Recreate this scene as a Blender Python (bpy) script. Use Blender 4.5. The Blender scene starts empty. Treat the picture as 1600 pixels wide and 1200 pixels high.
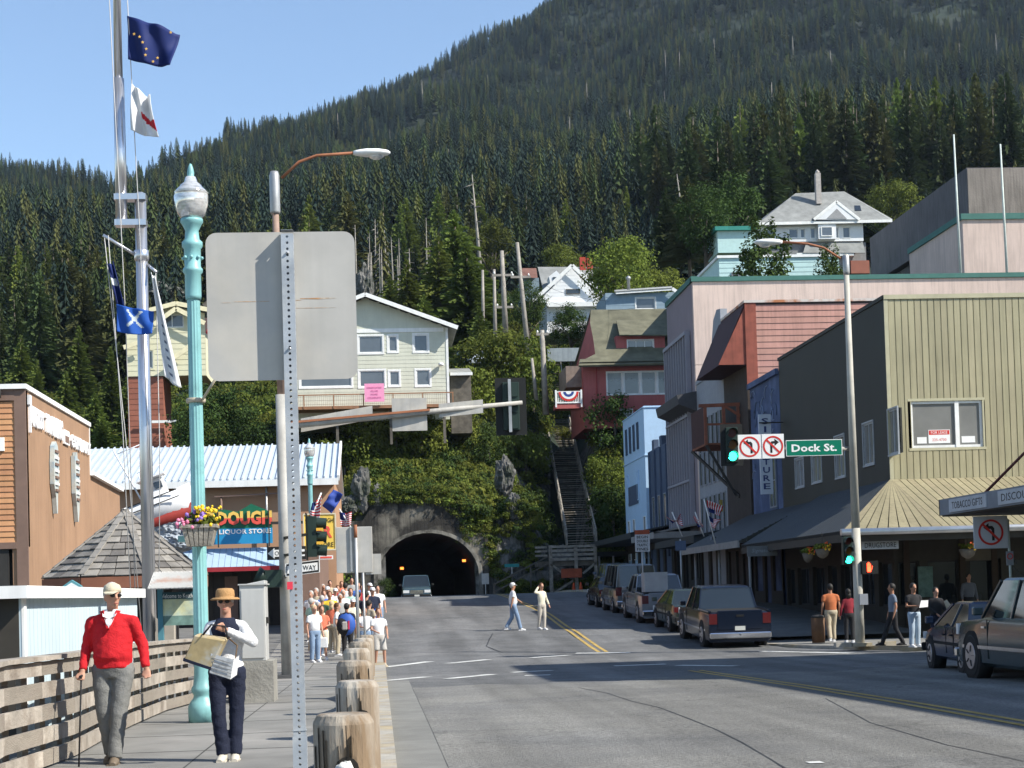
import bpy, bmesh, math, random
import numpy as np
from math import sin, cos, tan, radians as R, pi, sqrt, atan2, floor
from mathutils import Vector as V, Matrix, noise
random.seed(7)
SC = bpy.context.scene
COL = SC.collection
# ------------------------------------------------------------------ camera, light, exposure
FPX, EYE = 2600.0, 1.55
YAW, PITCH, ROLL, SHY = 4.62, 2.0, -1.7, 0.1475
cam = bpy.data.cameras.new('camera'); camo = bpy.data.objects.new('camera', cam); COL.objects.link(camo)
cam.sensor_width = 36.0; cam.lens = FPX / 1600 * 36.0; cam.shift_y = SHY
cam.clip_start = 0.1; cam.clip_end = 9000
CR = Matrix.Rotation(R(-YAW), 3, 'Z') @ Matrix.Rotation(R(90 + PITCH), 3, 'X') @ Matrix.Rotation(R(ROLL), 3, 'Z')
camo.matrix_world = Matrix.Translation((0, 0, EYE)) @ CR.to_4x4()
SC.camera = camo
SUN_AZ_DIR = V((1.0, -0.5, 0)).normalized(); SUN_EL = R(42)
sd = V((SUN_AZ_DIR.x * cos(SUN_EL), SUN_AZ_DIR.y * cos(SUN_EL), sin(SUN_EL)))
sl = bpy.data.lights.new('sun', 'SUN'); slo = bpy.data.objects.new('sun', sl); COL.objects.link(slo)
sl.energy = 4.6; sl.angle = R(0.5); sl.color = (1.0, 0.95, 0.86)
slo.rotation_euler = sd.to_track_quat('Z', 'Y').to_euler()
world = bpy.data.worlds.new('World'); SC.world = world; world.use_nodes = True
wn = world.node_tree.nodes; wl = world.node_tree.links
for n_ in list(wn): wn.remove(n_)
wo = wn.new('ShaderNodeOutputWorld'); bg = wn.new('ShaderNodeBackground'); sky = wn.new('ShaderNodeTexSky')
sky.sky_type = 'NISHITA'; sky.sun_disc = False; sky.sun_elevation = SUN_EL
sky.sun_rotation = atan2(sd.x, sd.y)
sky.air_density = 1.0; sky.dust_density = 0.15; sky.ozone_density = 2.0; sky.altitude = 0
bg.inputs['Strength'].default_value = 0.115
wl.new(sky.outputs[0], bg.inputs[0]); wl.new(bg.outputs[0], wo.inputs[0])
SC.view_settings.view_transform = 'Standard'; SC.view_settings.look = 'None'
SC.view_settings.exposure = 0.85; SC.view_settings.gamma = 1.0; SC.view_settings.use_curve_mapping = False
SC.cycles.max_bounces = 5; SC.cycles.transparent_max_bounces = 12

# ------------------------------------------------------------------ picking places: a line of sight cut with a plane
PPY = 600 + SHY * 1600
def ray(px, py): return CR @ V(((px - 800) / FPX, (PPY - py) / FPX, -1.0))
def HY(px, py, y):
    d = ray(px, py); k = y / d.y; return V((d.x * k, y, EYE + d.z * k))
def HX(px, py, x):
    d = ray(px, py); k = x / d.x; return V((x, d.y * k, EYE + d.z * k))
def HZ(px, py, z):
    d = ray(px, py); k = (z - EYE) / d.z; return V((d.x * k, d.y * k, z))
def XY(px, y): return HY(px, 930, y).x
def ZY(px, py, y): return HY(px, py, y).z
GP = [(-40, -.12), (14, -.12), (44, -.42), (50, -.36), (60, .12), (75, .68), (98, 1.52), (106, 1.52), (118, 1.35), (150, 1.3), (3000, 1.3)]
def gz(y):
    for (a, za), (b, zb) in zip(GP, GP[1:]):
        if y <= b:
            t = max(0, (y - a) / (b - a)); t = t * t * (3 - 2 * t) * .5 + t * .5
            return za + (zb - za) * t
    return 1.3
def G(px, py, up=0.0):
    y = 30.0; lo, hi = 4.0, 100.0
    for _ in range(60):
        m = (lo + hi) / 2; p = HY(px, py, m)
        if p.z > gz(m) + up: lo = m
        else: hi = m
    p = HY(px, py, lo); return V((p.x, p.y, gz(p.y) + up))

# ------------------------------------------------------------------ materials
MT = {}
def M(name, c, rough=.8, var=.12, vs=3.0, bump=.0, bs=40.0, metal=0.0, spec=.3, streak=0.0, c2=None, c2s=.6, c2t=.55, trans=0.0, rnd=0.0, emit=0, stretch=(1, 1, 1), coat=0.0):
    if name in MT: return MT[name]
    m = bpy.data.materials.new(name); m.use_nodes = True; MT[name] = m
    N = m.node_tree.nodes; L = m.node_tree.links; b = N['Principled BSDF']; out = N['Material Output']
    b.inputs['Roughness'].default_value = rough; b.inputs['Metallic'].default_value = metal
    b.inputs['Specular IOR Level'].default_value = spec
    b.inputs['Coat Weight'].default_value = coat; b.inputs['Coat Roughness'].default_value = .08
    if emit:
        b.inputs['Base Color'].default_value = (*c, 1); b.inputs['Emission Color'].default_value = (*c, 1); b.inputs['Emission Strength'].default_value = emit
        return m
    tc = N.new('ShaderNodeTexCoord'); mp = N.new('ShaderNodeMapping'); mp.inputs['Scale'].default_value = stretch
    L.new(tc.outputs['Object'], mp.inputs[0]); co = mp.outputs[0]
    def noi(s, d=4, src=None):
        n = N.new('ShaderNodeTexNoise'); n.inputs['Scale'].default_value = s; n.inputs['Detail'].default_value = d
        n.inputs['Roughness'].default_value = .6; L.new(src or co, n.inputs['Vector']); return n.outputs['Fac']
    def mixc(f, a, bb, bt='MIX'):
        x = N.new('ShaderNodeMix'); x.data_type = 'RGBA'; x.blend_type = bt
        if isinstance(f, float): x.inputs[0].default_value = f
        else: L.new(f, x.inputs[0])
        for i, v in ((6, a), (7, bb)):
            if isinstance(v, tuple): x.inputs[i].default_value = (*v, 1)
            else: L.new(v, x.inputs[i])
        return x.outputs[2]
    def rng(f, a0, a1, b0, b1):
        x = N.new('ShaderNodeMapRange'); L.new(f, x.inputs[0])
        for i, v in enumerate((a0, a1, b0, b1)): x.inputs[i + 1].default_value = v
        return x.outputs[0]
    def dark(col, f):   # multiply colour by scalar f
        x = N.new('ShaderNodeVectorMath'); x.operation = 'SCALE'; L.new(col, x.inputs[0]); L.new(f, x.inputs['Scale']); return x.outputs[0]
    col = None
    if c2 is not None:
        f = rng(noi(c2s, 6), c2t - .08, c2t + .08, 0, 1); col = mixc(f, tuple(c), tuple(c2))
    else:
        rg = N.new('ShaderNodeRGB'); rg.outputs[0].default_value = (*c, 1); col = rg.outputs[0]
    if var: 
        col = dark(col, rng(noi(vs, 5), .3, .7, 1 - var, 1 + var))
        col = dark(col, rng(noi(vs * .13, 3), .3, .7, 1 - var * .7, 1 + var * .7))
    if streak:
        mp2 = N.new('ShaderNodeMapping'); mp2.inputs['Scale'].default_value = (3.0, 3.0, .18); L.new(tc.outputs['Object'], mp2.inputs[0])
        col = dark(col, rng(noi(2.2, 6, mp2.outputs[0]), .45, .8, 1, 1 - streak))
    if rnd:
        oi = N.new('ShaderNodeObjectInfo'); col = dark(col, rng(oi.outputs['Random'], 0, 1, 1 - rnd, 1 + rnd))
        hs = N.new('ShaderNodeHueSaturation'); L.new(col, hs.inputs['Color'])
        ml = N.new('ShaderNodeMath'); ml.operation = 'FRACT'; m2 = N.new('ShaderNodeMath'); m2.operation = 'MULTIPLY'; m2.inputs[1].default_value = 7.13
        L.new(oi.outputs['Random'], m2.inputs[0]); L.new(m2.outputs[0], ml.inputs[0])
        L.new(rng(ml.outputs[0], 0, 1, .5 - rnd * .07, .5 + rnd * .03), hs.inputs['Hue']); col = hs.outputs[0]
    L.new(col, b.inputs['Base Color'])
    if bump:
        bn = N.new('ShaderNodeBump'); bn.inputs['Strength'].default_value = bump; bn.inputs['Distance'].default_value = .03
        L.new(noi(bs, 5), bn.inputs['Height']); L.new(bn.outputs[0], b.inputs['Normal'])
    if trans:
        tr = N.new('ShaderNodeBsdfTranslucent'); L.new(col, tr.inputs['Color']); mx = N.new('ShaderNodeMixShader'); mx.inputs[0].default_value = trans
        L.new(b.outputs[0], mx.inputs[1]); L.new(tr.outputs[0], mx.inputs[2]); L.new(mx.outputs[0], out.inputs[0])
    return m
def glassy(name, c, rough=.06):
    return M(name, c, rough=rough, var=.15, vs=.8, spec=.9)

# ------------------------------------------------------------------ mesh building
ORG = {}
class Fa:   # a wall's own frame: u along it (viewer's right), n outwards
    def __init__(s, ox, oy, ang=0.0):
        a = R(ang); s.ox, s.oy = ox, oy; s.u = (cos(a), sin(a)); s.n = (sin(a), -cos(a))
    def P(s, u, z, n=0.0): return (s.ox + u * s.u[0] + n * s.n[0], s.oy + u * s.u[1] + n * s.n[1], z)
class MB:
    def __init__(s): s.v = []; s.f = []; s.m = []; s.sm = []
    def add(s, vs, fs, m=0, sm=False):
        k = len(s.v); s.v += [tuple(p) for p in vs]
        for f in fs: s.f.append(tuple(i + k for i in f)); s.m.append(m); s.sm.append(sm)
        return s
    def hexa(s, p, m=0):   # p: 4 bottom, 4 top
        return s.add(p, [(3, 2, 1, 0), (4, 5, 6, 7), (0, 1, 5, 4), (1, 2, 6, 5), (2, 3, 7, 6), (3, 0, 4, 7)], m)
    def box(s, x0, y0, z0, x1, y1, z1, m=0):
        return s.hexa([(x0, y0, z0), (x1, y0, z0), (x1, y1, z0), (x0, y1, z0), (x0, y0, z1), (x1, y0, z1), (x1, y1, z1), (x0, y1, z1)], m)
    def fbox(s, F, u0, u1, z0, z1, n0, n1, m=0):
        P = F.P
        return s.hexa([P(u0, z0, n1), P(u1, z0, n1), P(u1, z0, n0), P(u0, z0, n0), P(u0, z1, n1), P(u1, z1, n1), P(u1, z1, n0), P(u0, z1, n0)], m)
    def fpoly(s, F, uz, n0, n1, m=0):   # prism of a polygon (u,z) (counter clockwise seen from outside) from n0 back to n1 front
        k = len(uz)
        vs = [F.P(u, z, n1) for u, z in uz] + [F.P(u, z, n0) for u, z in uz]
        fs = [tuple(range(k)), tuple(range(2 * k - 1, k - 1, -1))] + [(i, i + k, (i + 1) % k + k, (i + 1) % k) for i in range(k)]
        return s.add(vs, fs, m)
    def quad(s, a, b, c, d, m=0): return s.add([a, b, c, d], [(0, 1, 2, 3)], m)
    def slab(s, a, b, c, d, t, m=0):   # quad with thickness t downwards from its normal
        a, b, c, d = map(V, (a, b, c, d)); n = (b - a).cross(d - a).normalized() * t
        return s.hexa([a - n, b - n, c - n, d - n, a, b, c, d], m)
    def bar(s, a, b, w, h=None, m=0, up=(0, 0, 1)):
        a, b = V(a), V(b); d = (b - a).normalized(); upv = V(up)
        if abs(d.dot(upv)) > .98: upv = V((0, 1, 0))
        x = d.cross(upv).normalized() * (w / 2); y = x.cross(d).normalized() * ((h or w) / 2)
        return s.hexa([a - x - y, a + x - y, b + x - y, b - x - y, a - x + y, a + x + y, b + x + y, b - x + y], m)
    def tube(s, path, r, n=8, m=0, cap=True, sm=True, ref=None):
        P = [V(p) for p in path]; k = len(P)
        rr = r if isinstance(r, (list, tuple)) and len(r) == k else [r] * k
        vs = []; pd = None; x = None
        for i, p in enumerate(P):
            d = (P[min(i + 1, k - 1)] - P[max(i - 1, 0)]).normalized()
            if x is None:
                a = V(ref) if ref else (V((1, 0, 0)) if abs(d.x) < .9 else V((0, 1, 0)))
            else: a = x
            x = (a - d * a.dot(d)).normalized(); y = d.cross(x)
            q = rr[i]; rx, ry = q if isinstance(q, (list, tuple)) else (q, q)
            for j in range(n):
                t = 2 * pi * j / n; vs.append(p + x * (cos(t) * rx) + y * (sin(t) * ry))
        fs = []
        for i in range(k - 1):
            for j in range(n):
                a, b = i * n + j, i * n + (j + 1) % n; fs.append((a, b, b + n, a + n))
        s.add(vs, fs, m, sm)
        if cap:
            k0 = len(s.v) - k * n
            s.f.append(tuple(k0 + j for j in range(n - 1, -1, -1))); s.m.append(m); s.sm.append(False)
            s.f.append(tuple(k0 + (k - 1) * n + j for j in range(n))); s.m.append(m); s.sm.append(False)
        return s
    def lathe(s, prof, c, n=20, m=0, sm=True, flute=0):   # prof: (r, z)
        cx, cy, cz = c; vs = []
        for r, z in prof:
            for j in range(n):
                t = 2 * pi * j / n; q = r * (1 - (.07 if flute and j % 2 and flute == 1 else 0)); vs.append((cx + q * cos(t), cy + q * sin(t), cz + z))
        fs = [(i * n + j, i * n + (j + 1) % n, (i + 1) * n + (j + 1) % n, (i + 1) * n + j) for i in range(len(prof) - 1) for j in range(n)]
        s.add(vs, fs, m, sm)
        k0 = len(s.v) - len(vs)
        if prof[0][0] > 1e-4: s.f.append(tuple(k0 + j for j in range(n - 1, -1, -1))); s.m.append(m); s.sm.append(False)
        if prof[-1][0] > 1e-4: s.f.append(tuple(k0 + (len(prof) - 1) * n + j for j in range(n))); s.m.append(m); s.sm.append(False)
        return s
    def ball(s, c, r, m=0, n=10, k=7, top=1.0, bot=-1.0):
        rx, ry, rz = r if isinstance(r, (list, tuple)) else (r, r, r); cx, cy, cz = c; vs = []; 
        for i in range(k + 1):
            ph = -pi / 2 + pi * i / k
            for j in range(n):
                t = 2 * pi * j / n; vs.append((cx + rx * cos(ph) * cos(t), cy + ry * cos(ph) * sin(t), cz + rz * sin(ph)))
        fs = [(i * n + j, i * n + (j + 1) % n, (i + 1) * n + (j + 1) % n, (i + 1) * n + j) for i in range(k) for j in range(n)]
        return s.add(vs, fs, m, True)
    def mesh(s, name, org=(0, 0, 0)):
        me = bpy.data.meshes.new(name); ox, oy, oz = org
        me.from_pydata([(x - ox, y - oy, z - oz) for x, y, z in s.v], [], s.f)
        me.polygons.foreach_set('material_index', s.m); me.polygons.foreach_set('use_smooth', s.sm)
        me.update(); return me
    def build(s, name, mat, parent=None, org=None, label=None, kind=None, bevel=0):
        if parent is not None: o_ = ORG[parent.name]
        else: o_ = org or (0, 0, 0)
        me = s.mesh(name, o_)
        for mm in (mat if isinstance(mat, (list, tuple)) else [mat]): me.materials.append(mm)
        o = bpy.data.objects.new(name, me); COL.objects.link(o)
        if parent is not None: o.parent = parent
        else: o.location = o_
        ORG[o.name] = o_
        if label: o['label'] = label
        if kind: o['kind'] = kind
        if bevel:
            b = o.modifiers.new('bevel', 'BEVEL'); b.width = bevel; b.segments = 1; b.limit_method = 'ANGLE'
        return o
def tag(o, label, cat, group=None):
    o['label'] = label; o['category'] = cat
    if group: o['group'] = group
    return o
def thing(name, label, cat, loc, group=None, rz=0.0):
    o = bpy.data.objects.new(name, None); COL.objects.link(o); o.location = loc; o.rotation_euler = (0, 0, rz)
    o.empty_display_size = .3; ORG[o.name] = (0, 0, 0) if rz else tuple(loc)
    return tag(o, label, cat, group)
def struct(name, mb, mat):
    return mb.build(name, mat, None, kind='structure')
def dup(root, loc, rz=None, label=None, group=None, sc=None, mats=None):
    def cp(o, par):
        c = o.copy(); COL.objects.link(c)
        if par is not None: c.parent = par
        if mats and o.type == 'MESH' and o.name.split('.')[0] in mats:
            c.material_slots[0].link = 'OBJECT'; c.material_slots[0].material = mats[o.name.split('.')[0]]
        for ch in o.children: cp(ch, c)
        return c
    r = cp(root, None); r.location = loc
    if rz is not None: r.rotation_euler = (0, 0, rz)
    if sc is not None: r.scale = sc if isinstance(sc, tuple) else (sc,) * 3
    if label: r['label'] = label
    if group: r['group'] = group
    return r
WS = bpy.data.scenes.new('workbench')   # shapes are worked out here, away from the big scene, and taken over as meshes
def baked(o):
    WS.collection.objects.link(o); vl = WS.view_layers[0]; vl.update(); me = bpy.data.meshes.new_from_object(o.evaluated_get(vl.depsgraph)); WS.collection.objects.unlink(o); return me
def textm(s, F, u, z, w, h, mat, parent, n=.01, thick=.004, name='lettering', italic=0.0, bold=0.0, two=None):
    cu = bpy.data.curves.new('t', 'FONT'); cu.body = s; cu.extrude = .01; cu.resolution_u = 2; cu.shear = italic; cu.offset = bold; cu.space_character = 1.05
    to = bpy.data.objects.new('t', cu); me = baked(to); bpy.data.objects.remove(to)
    if two:
        bm = bmesh.new(); bm.from_mesh(me); hh = (min(v.co.y for v in bm.verts) + max(v.co.y for v in bm.verts)) * .5
        bmesh.ops.bisect_plane(bm, geom=bm.verts[:] + bm.edges[:] + bm.faces[:], plane_co=(0, hh, 0), plane_no=(0, 1, 0)); bm.to_mesh(me); bm.free()
    xs = [v.co.x for v in me.vertices]; ys = [v.co.y for v in me.vertices]
    if not xs: return None
    x0, x1, y0, y1 = min(xs), max(xs), min(ys), max(ys)
    mb = MB(); vs = []
    for v in me.vertices:
        uu = u + ((v.co.x - x0) / (x1 - x0) - .5) * w; zz = z + ((v.co.y - y0) / (y1 - y0) - .5) * h
        vs.append(F.P(uu, zz, n + (thick if v.co.z > 0 else 0)))
    mb.add(vs, [tuple(p.vertices) for p in me.polygons])
    if two: mb.m = [1 if p.center.y > hh else 0 for p in me.polygons]
    bpy.data.meshes.remove(me)
    return mb.build(name, [mat, two] if two else mat, parent)
# walls with real openings; returns via mb
def wall_holes(mb, F, u0, u1, z0, z1, holes, depth=.12, m=0, thick=.25):
    us = sorted({u0, u1} | {min(max(h[i], u0), u1) for h in holes for i in (0, 1)}); zs = sorted({z0, z1} | {min(max(h[i], z0), z1) for h in holes for i in (2, 3)})
    for a, b in zip(us, us[1:]):
        if b - a < 1e-5: continue
        for c, d in zip(zs, zs[1:]):
            if d - c < 1e-5: continue
            um, zm = (a + b) / 2, (c + d) / 2
            if any(h[0] < um < h[1] and h[2] < zm < h[3] for h in holes): continue
            mb.quad(F.P(a, c), F.P(b, c), F.P(b, d), F.P(a, d), m)
    for h in holes:
        a, b, c, d = h[:4]; P = F.P; t = -depth
        mb.quad(P(a, c), P(a, c, t), P(b, c, t), P(b, c), m); mb.quad(P(a, d), P(b, d), P(b, d, t), P(a, d, t), m)
        mb.quad(P(a, c), P(a, d), P(a, d, t), P(a, c, t), m); mb.quad(P(b, c), P(b, c, t), P(b, d, t), P(b, d), m)
def window(parent, F, u0, u1, z0, z1, cols=1, rows=1, fr=None, gl=None, fw=.06, trim=None, tw=.1, back=.1, sill=None, name='window'):
    f = MB(); n0, n1 = -back - .03, -back + .04
    f.fbox(F, u0, u1, z0, z0 + fw, n0, n1); f.fbox(F, u0, u1, z1 - fw, z1, n0, n1)
    f.fbox(F, u0, u0 + fw, z0 + fw, z1 - fw, n0, n1 - .003); f.fbox(F, u1 - fw, u1, z0 + fw, z1 - fw, n0, n1 - .003)
    for i in range(1, cols):
        u = u0 + (u1 - u0) * i / cols; f.fbox(F, u - fw * .35, u + fw * .35, z0 + fw, z1 - fw, n0, n1 - .006)
    for i in range(1, rows):
        z = z0 + (z1 - z0) * i / rows; f.fbox(F, u0 + fw, u1 - fw, z - fw * .3, z + fw * .3, n0, n1 - .012)
    if trim:
        f.fbox(F, u0 - tw, u1 + tw, z1, z1 + tw, -.02, .035, 1); f.fbox(F, u0 - tw, u1 + tw, z0 - tw, z0, -.02, .045, 1)
        f.fbox(F, u0 - tw, u0, z0, z1, -.02, .03, 1); f.fbox(F, u1, u1 + tw, z0, z1, -.02, .03, 1)
    fo = f.build(name, [fr] + ([trim] if trim else []), parent)
    g = MB(); g.fbox(F, u0 + .01, u1 - .01, z0 + .01, z1 - .01, -back - .015, -back); g.build('pane', gl, fo)
    return fo
def siding(F, u0, u1, z0, z1, holes, pitch, parent, mat, name='siding', each=False, urange=None, lap=.018, vertical=False, gap=.0, bev=.9):
    mb = MB(); outs = []
    if vertical:
        k = max(1, round((u1 - u0) / pitch)); w = (u1 - u0) / k
        for i in range(k):
            a, b = u0 + i * w + gap / 2, u0 + (i + 1) * w - gap / 2; segs = [(z0, z1)]
            for h in holes:
                if h[0] < b and h[1] > a and min(h[1], b) - max(h[0], a) > w * .3:
                    segs = [q for s_ in segs for q in ((s_[0], min(s_[1], h[2])), (max(s_[0], h[3]), s_[1])) if q[1] - q[0] > .02]
            cur = MB() if each else mb
            for c, d in segs: cur.fbox(F, a, b, c, d, 0, lap)
            if each: outs.append(cur.build(name, mat, parent))
    else:
        k = max(1, round((z1 - z0) / pitch)); h_ = (z1 - z0) / k
        for i in range(k):
            c = z0 + i * h_; d = c + h_; a, b = (u0, u1)
            if urange: a, b = urange((c + d) / 2)
            if b - a < .05: continue
            segs = [(a, b)]
            for h in holes:
                if h[2] < d - .01 and h[3] > c + .01:
                    segs = [q for s_ in segs for q in ((s_[0], min(s_[1], h[0])), (max(s_[0], h[1]), s_[1])) if q[1] - q[0] > .02]
            cur = MB() if each else mb
            for a, b in segs:
                P = F.P; cur.hexa([P(a, c, lap), P(b, c, lap), P(b, c, 0), P(a, c, 0), P(a, d, lap * .25), P(b, d, lap * .25), P(b, d, 0), P(a, d, 0)])
            if each and segs: outs.append(cur.build(name, mat, parent))
    if not each: return mb.build(name, mat, parent, kind='stuff')
    return outs
def lerp(a, b, t): return a + (b - a) * t
# ------------------------------------------------------------------ setting: ground, road, pavements
mAsph = M('asphalt', (.125, .126, .125), .93, .18, 1.2, .5, 90, c2=(.155, .154, .15), c2s=.12)
# fine aggregate, cracks and darker wheel tracks
def asphalt_detail(m):
    N = m.node_tree.nodes; L = m.node_tree.links; b = N['Principled BSDF']; src = b.inputs['Base Color'].links[0].from_socket
    tc = N.new('ShaderNodeTexCoord')
    n = N.new('ShaderNodeTexNoise'); n.inputs['Scale'].default_value = 22; n.inputs['Detail'].default_value = 8; n.inputs['Roughness'].default_value = .75; L.new(tc.outputs['Object'], n.inputs['Vector'])
    r = N.new('ShaderNodeMapRange'); [setattr(r.inputs[i + 1], 'default_value', v) for i, v in enumerate((.36, .64, .6, 1.42))]; L.new(n.outputs['Fac'], r.inputs[0])
    vo = N.new('ShaderNodeTexVoronoi'); vo.feature = 'DISTANCE_TO_EDGE'; vo.inputs['Scale'].default_value = .17
    wv = N.new('ShaderNodeTexNoise'); wv.inputs['Scale'].default_value = .9; wv.inputs['Detail'].default_value = 5; L.new(tc.outputs['Object'], wv.inputs['Vector'])
    ad = N.new('ShaderNodeVectorMath'); ad.operation = 'MULTIPLY_ADD'; ad.inputs[1].default_value = (2.2, 2.2, 0); L.new(wv.outputs['Color'], ad.inputs[0]); L.new(tc.outputs['Object'], ad.inputs[2]); L.new(ad.outputs[0], vo.inputs['Vector'])
    c = N.new('ShaderNodeMapRange'); [setattr(c.inputs[i + 1], 'default_value', v) for i, v in enumerate((.001, .006, .72, 1))]; L.new(vo.outputs['Distance'], c.inputs[0])
    mp = N.new('ShaderNodeMapping'); mp.inputs['Scale'].default_value = (.62, .02, 1); L.new(tc.outputs['Object'], mp.inputs[0])
    tr = N.new('ShaderNodeTexNoise'); tr.inputs['Scale'].default_value = 1.4; tr.inputs['Detail'].default_value = 4; L.new(mp.outputs[0], tr.inputs['Vector'])
    t = N.new('ShaderNodeMapRange'); [setattr(t.inputs[i + 1], 'default_value', v) for i, v in enumerate((.4, .62, 1.1, .76))]; L.new(tr.outputs['Fac'], t.inputs[0])
    cur = src
    for f in (r.outputs[0], c.outputs[0], t.outputs[0]):
        x = N.new('ShaderNodeVectorMath'); x.operation = 'SCALE'; L.new(cur, x.inputs[0]); L.new(f, x.inputs['Scale']); cur = x.outputs[0]
    L.new(cur, b.inputs['Base Color'])
asphalt_detail(mAsph)
mWalk = M('pavement_concrete', (.2, .195, .18), .92, .16, 1.5, .4, 60, c2=(.25, .24, .22), c2s=.35)
mWalkD = M('pavement_worn', (.15, .148, .14), .92, .18, 1.1, .5, 60)
mKerb = M('kerb_concrete', (.33, .31, .27), .9, .2, 3, .4, 30, c2=(.34, .28, .18), c2s=1.2)
mYel = M('yellow_paint', (.40, .27, .07), .8, .25, 5, c2=(.28, .22, .12), c2s=5, c2t=.6)
mWht = M('road_white', (.55, .55, .52), .8, .25, 5, c2=(.25, .25, .24), c2s=4, c2t=.64)
mDirt = M('earth', (.11, .1, .07), .95, .3, .4, .5, 3, c2=(.05, .075, .025), c2s=.05)
ys = [-40, -20, 0, 6, 10, 14, 18, 22, 26, 30, 34, 38, 42, 44, 46, 48, 50, 53, 56, 60, 64, 68, 72, 76, 80, 84, 88, 92, 96, 100, 106, 112, 118]
def strip(xs, ya, up, m, name, yb=None, kind='structure', parent=None):
    mb = MB(); yy = [y for y in ya]
    for y0, y1 in zip(yy, yy[1:]):
        for x0, x1 in zip(xs, xs[1:]):
            mb.quad((x0, y0, gz(y0) + up), (x1, y0, gz(y0) + up), (x1, y1, gz(y1) + up), (x0, y1, gz(y1) + up))
    return mb.build(name, m, parent, kind=kind)
# one big sheet to the horizon, lowered under the streets
mb = MB()
for (xa, xb) in ((-3000, -60), (-60, 0), (0, 18), (18, 80), (80, 3000)):
    for y0, y1 in zip([-600] + ys, ys + [150]):
        mb.quad((xa, y0, gz(y0) - .08), (xb, y0, gz(y0) - .08), (xb, y1, gz(y1) - .08), (xa, y1, gz(y1) - .08))
struct('ground', mb, mDirt)
strip([.12, 4, 8, 12, 14.6], ys, 0, mAsph, 'road')
strip([-.2, 3, 7.4], [118, 124, 130, 140, 150, 158], 0.002, mAsph, 'tunnel_road')
strip([14.6, 20, 30, 60], [30, 34, 38, 42, 44, 45.6], .001, mAsph, 'side_street')
strip([14.6, 20, 40], [98, 100, 106, 112, 118], .004, mAsph, 'hill_street')
# left pavement (raised) with the kerb, split into joints
def paving(x0, x1, y0, y1, step, m, name, up=.12):
    o = strip([x0, x1], [y for y in np.arange(y0, y1 + .01, step)], up, m, name)
    jb = MB()
    return o
paving(-3.4, -.32, -8, 118, 1.0, mWalk, 'pavement')
paving(-14, -3.4, -8, 74, 1.0, mWalkD, 'dock_deck', .118)
mJoint = M('joint_dark', (.05, .05, .045), .95, 0)
jb = MB()
for y in np.arange(6, 60, 2.4):
    z = gz(y) + .1225; jb.box(-3.4, y - .012, z - .01, -.32, y + .012, z)
for a, b in zip(ys, ys[1:]): jb.quad((-1.9, a, gz(a) + .1222), (-1.88, a, gz(a) + .1222), (-1.88, b, gz(b) + .1222), (-1.9, b, gz(b) + .1222))
jb.build('pavement_joint', mJoint, kind='structure')
def kerb(x0, x1, ya, name='kerb', up=.125):
    mb = MB()
    for y0, y1 in zip(ya, ya[1:]):
        mb.hexa([(x0, y0, gz(y0) - .05), (x1, y0, gz(y0) - .05), (x1, y1 - .01, gz(y1) - .05), (x0, y1 - .01, gz(y1) - .05), (x0, y0, gz(y0) + up), (x1, y0, gz(y0) + up), (x1, y1 - .01, gz(y1) + up), (x0, y1 - .01, gz(y1) + up)])
    return mb.build(name, mKerb, kind='structure')
kerb(-.32, .12, [y for y in range(-8, 118, 2)])
kerb(12.0, 12.18, [y for y in range(53, 119, 2)])
kerb(14.6, 14.78, [y for y in range(-8, 30, 2)])
strip([12.18, 17.6], [y for y in range(53, 119, 2)], .12, mWalkD, 'pavement')
strip([14.78, 17.6], list(range(-8, 32, 2)), .12, mWalkD, 'pavement')
mb = MB(); cc = [(17 - 4.82 * cos(a), 53 - 7.2 * sin(a)) for a in np.linspace(0, pi / 2, 12)]
cc2 = [(17 - 5 * cos(a), 53 - 7.38 * sin(a)) for a in np.linspace(0, pi / 2, 12)]
zz = gz(47) + .12
mb.add([(x, y, zz) for x, y in cc] + [(60, 45.8, zz), (60, 56, zz), (17.6, 56, zz), (17.6, 53, zz)], [tuple(range(16))]); struct('pavement', mb, mWalk)
mb = MB()
cc.append((60, 45.8)); cc2.append((60, 45.62))
for i in range(len(cc) - 1):
    a, b, c, d = cc2[i], cc2[i + 1], cc[i + 1], cc[i]; mb.hexa([(*a, zz - .3), (*b, zz - .3), (*c, zz - .3), (*d, zz - .3), (*a, zz + .004), (*b, zz + .004), (*c, zz + .004), (*d, zz + .004)])
struct('kerb', mb, mKerb)
# older, coarser chip seal in the foreground, its edge worn and wavy
mChip = M('chip_seal', (.20, .195, .178), .95, .12, 1.0, .9, 45, c2=(.165, .163, .155), c2s=.3); asphalt_detail(mChip)
mb = MB(); cx_ = list(np.arange(.63, 14.6, .5)) + [14.6]; yrow = [4, 8, 12, 16, 20, 24, 28, 30]
wv = lambda x: 33.5 + x * .28 + .7 * sin(x * 1.1) + .35 * sin(x * 3.7)
for y0, y1 in zip(yrow, yrow[1:] + [None]):
    for xa, xb in zip(cx_, cx_[1:]):
        ya, yb = (y1, y1) if y1 else (wv(xa), wv(xb)); mb.quad((xa, y0, gz(y0) + .0045), (xb, y0, gz(y0) + .0045), (xb, yb, gz(yb) + .0045), (xa, ya, gz(ya) + .0045))
struct('road_surface', mb, mChip)
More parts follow.
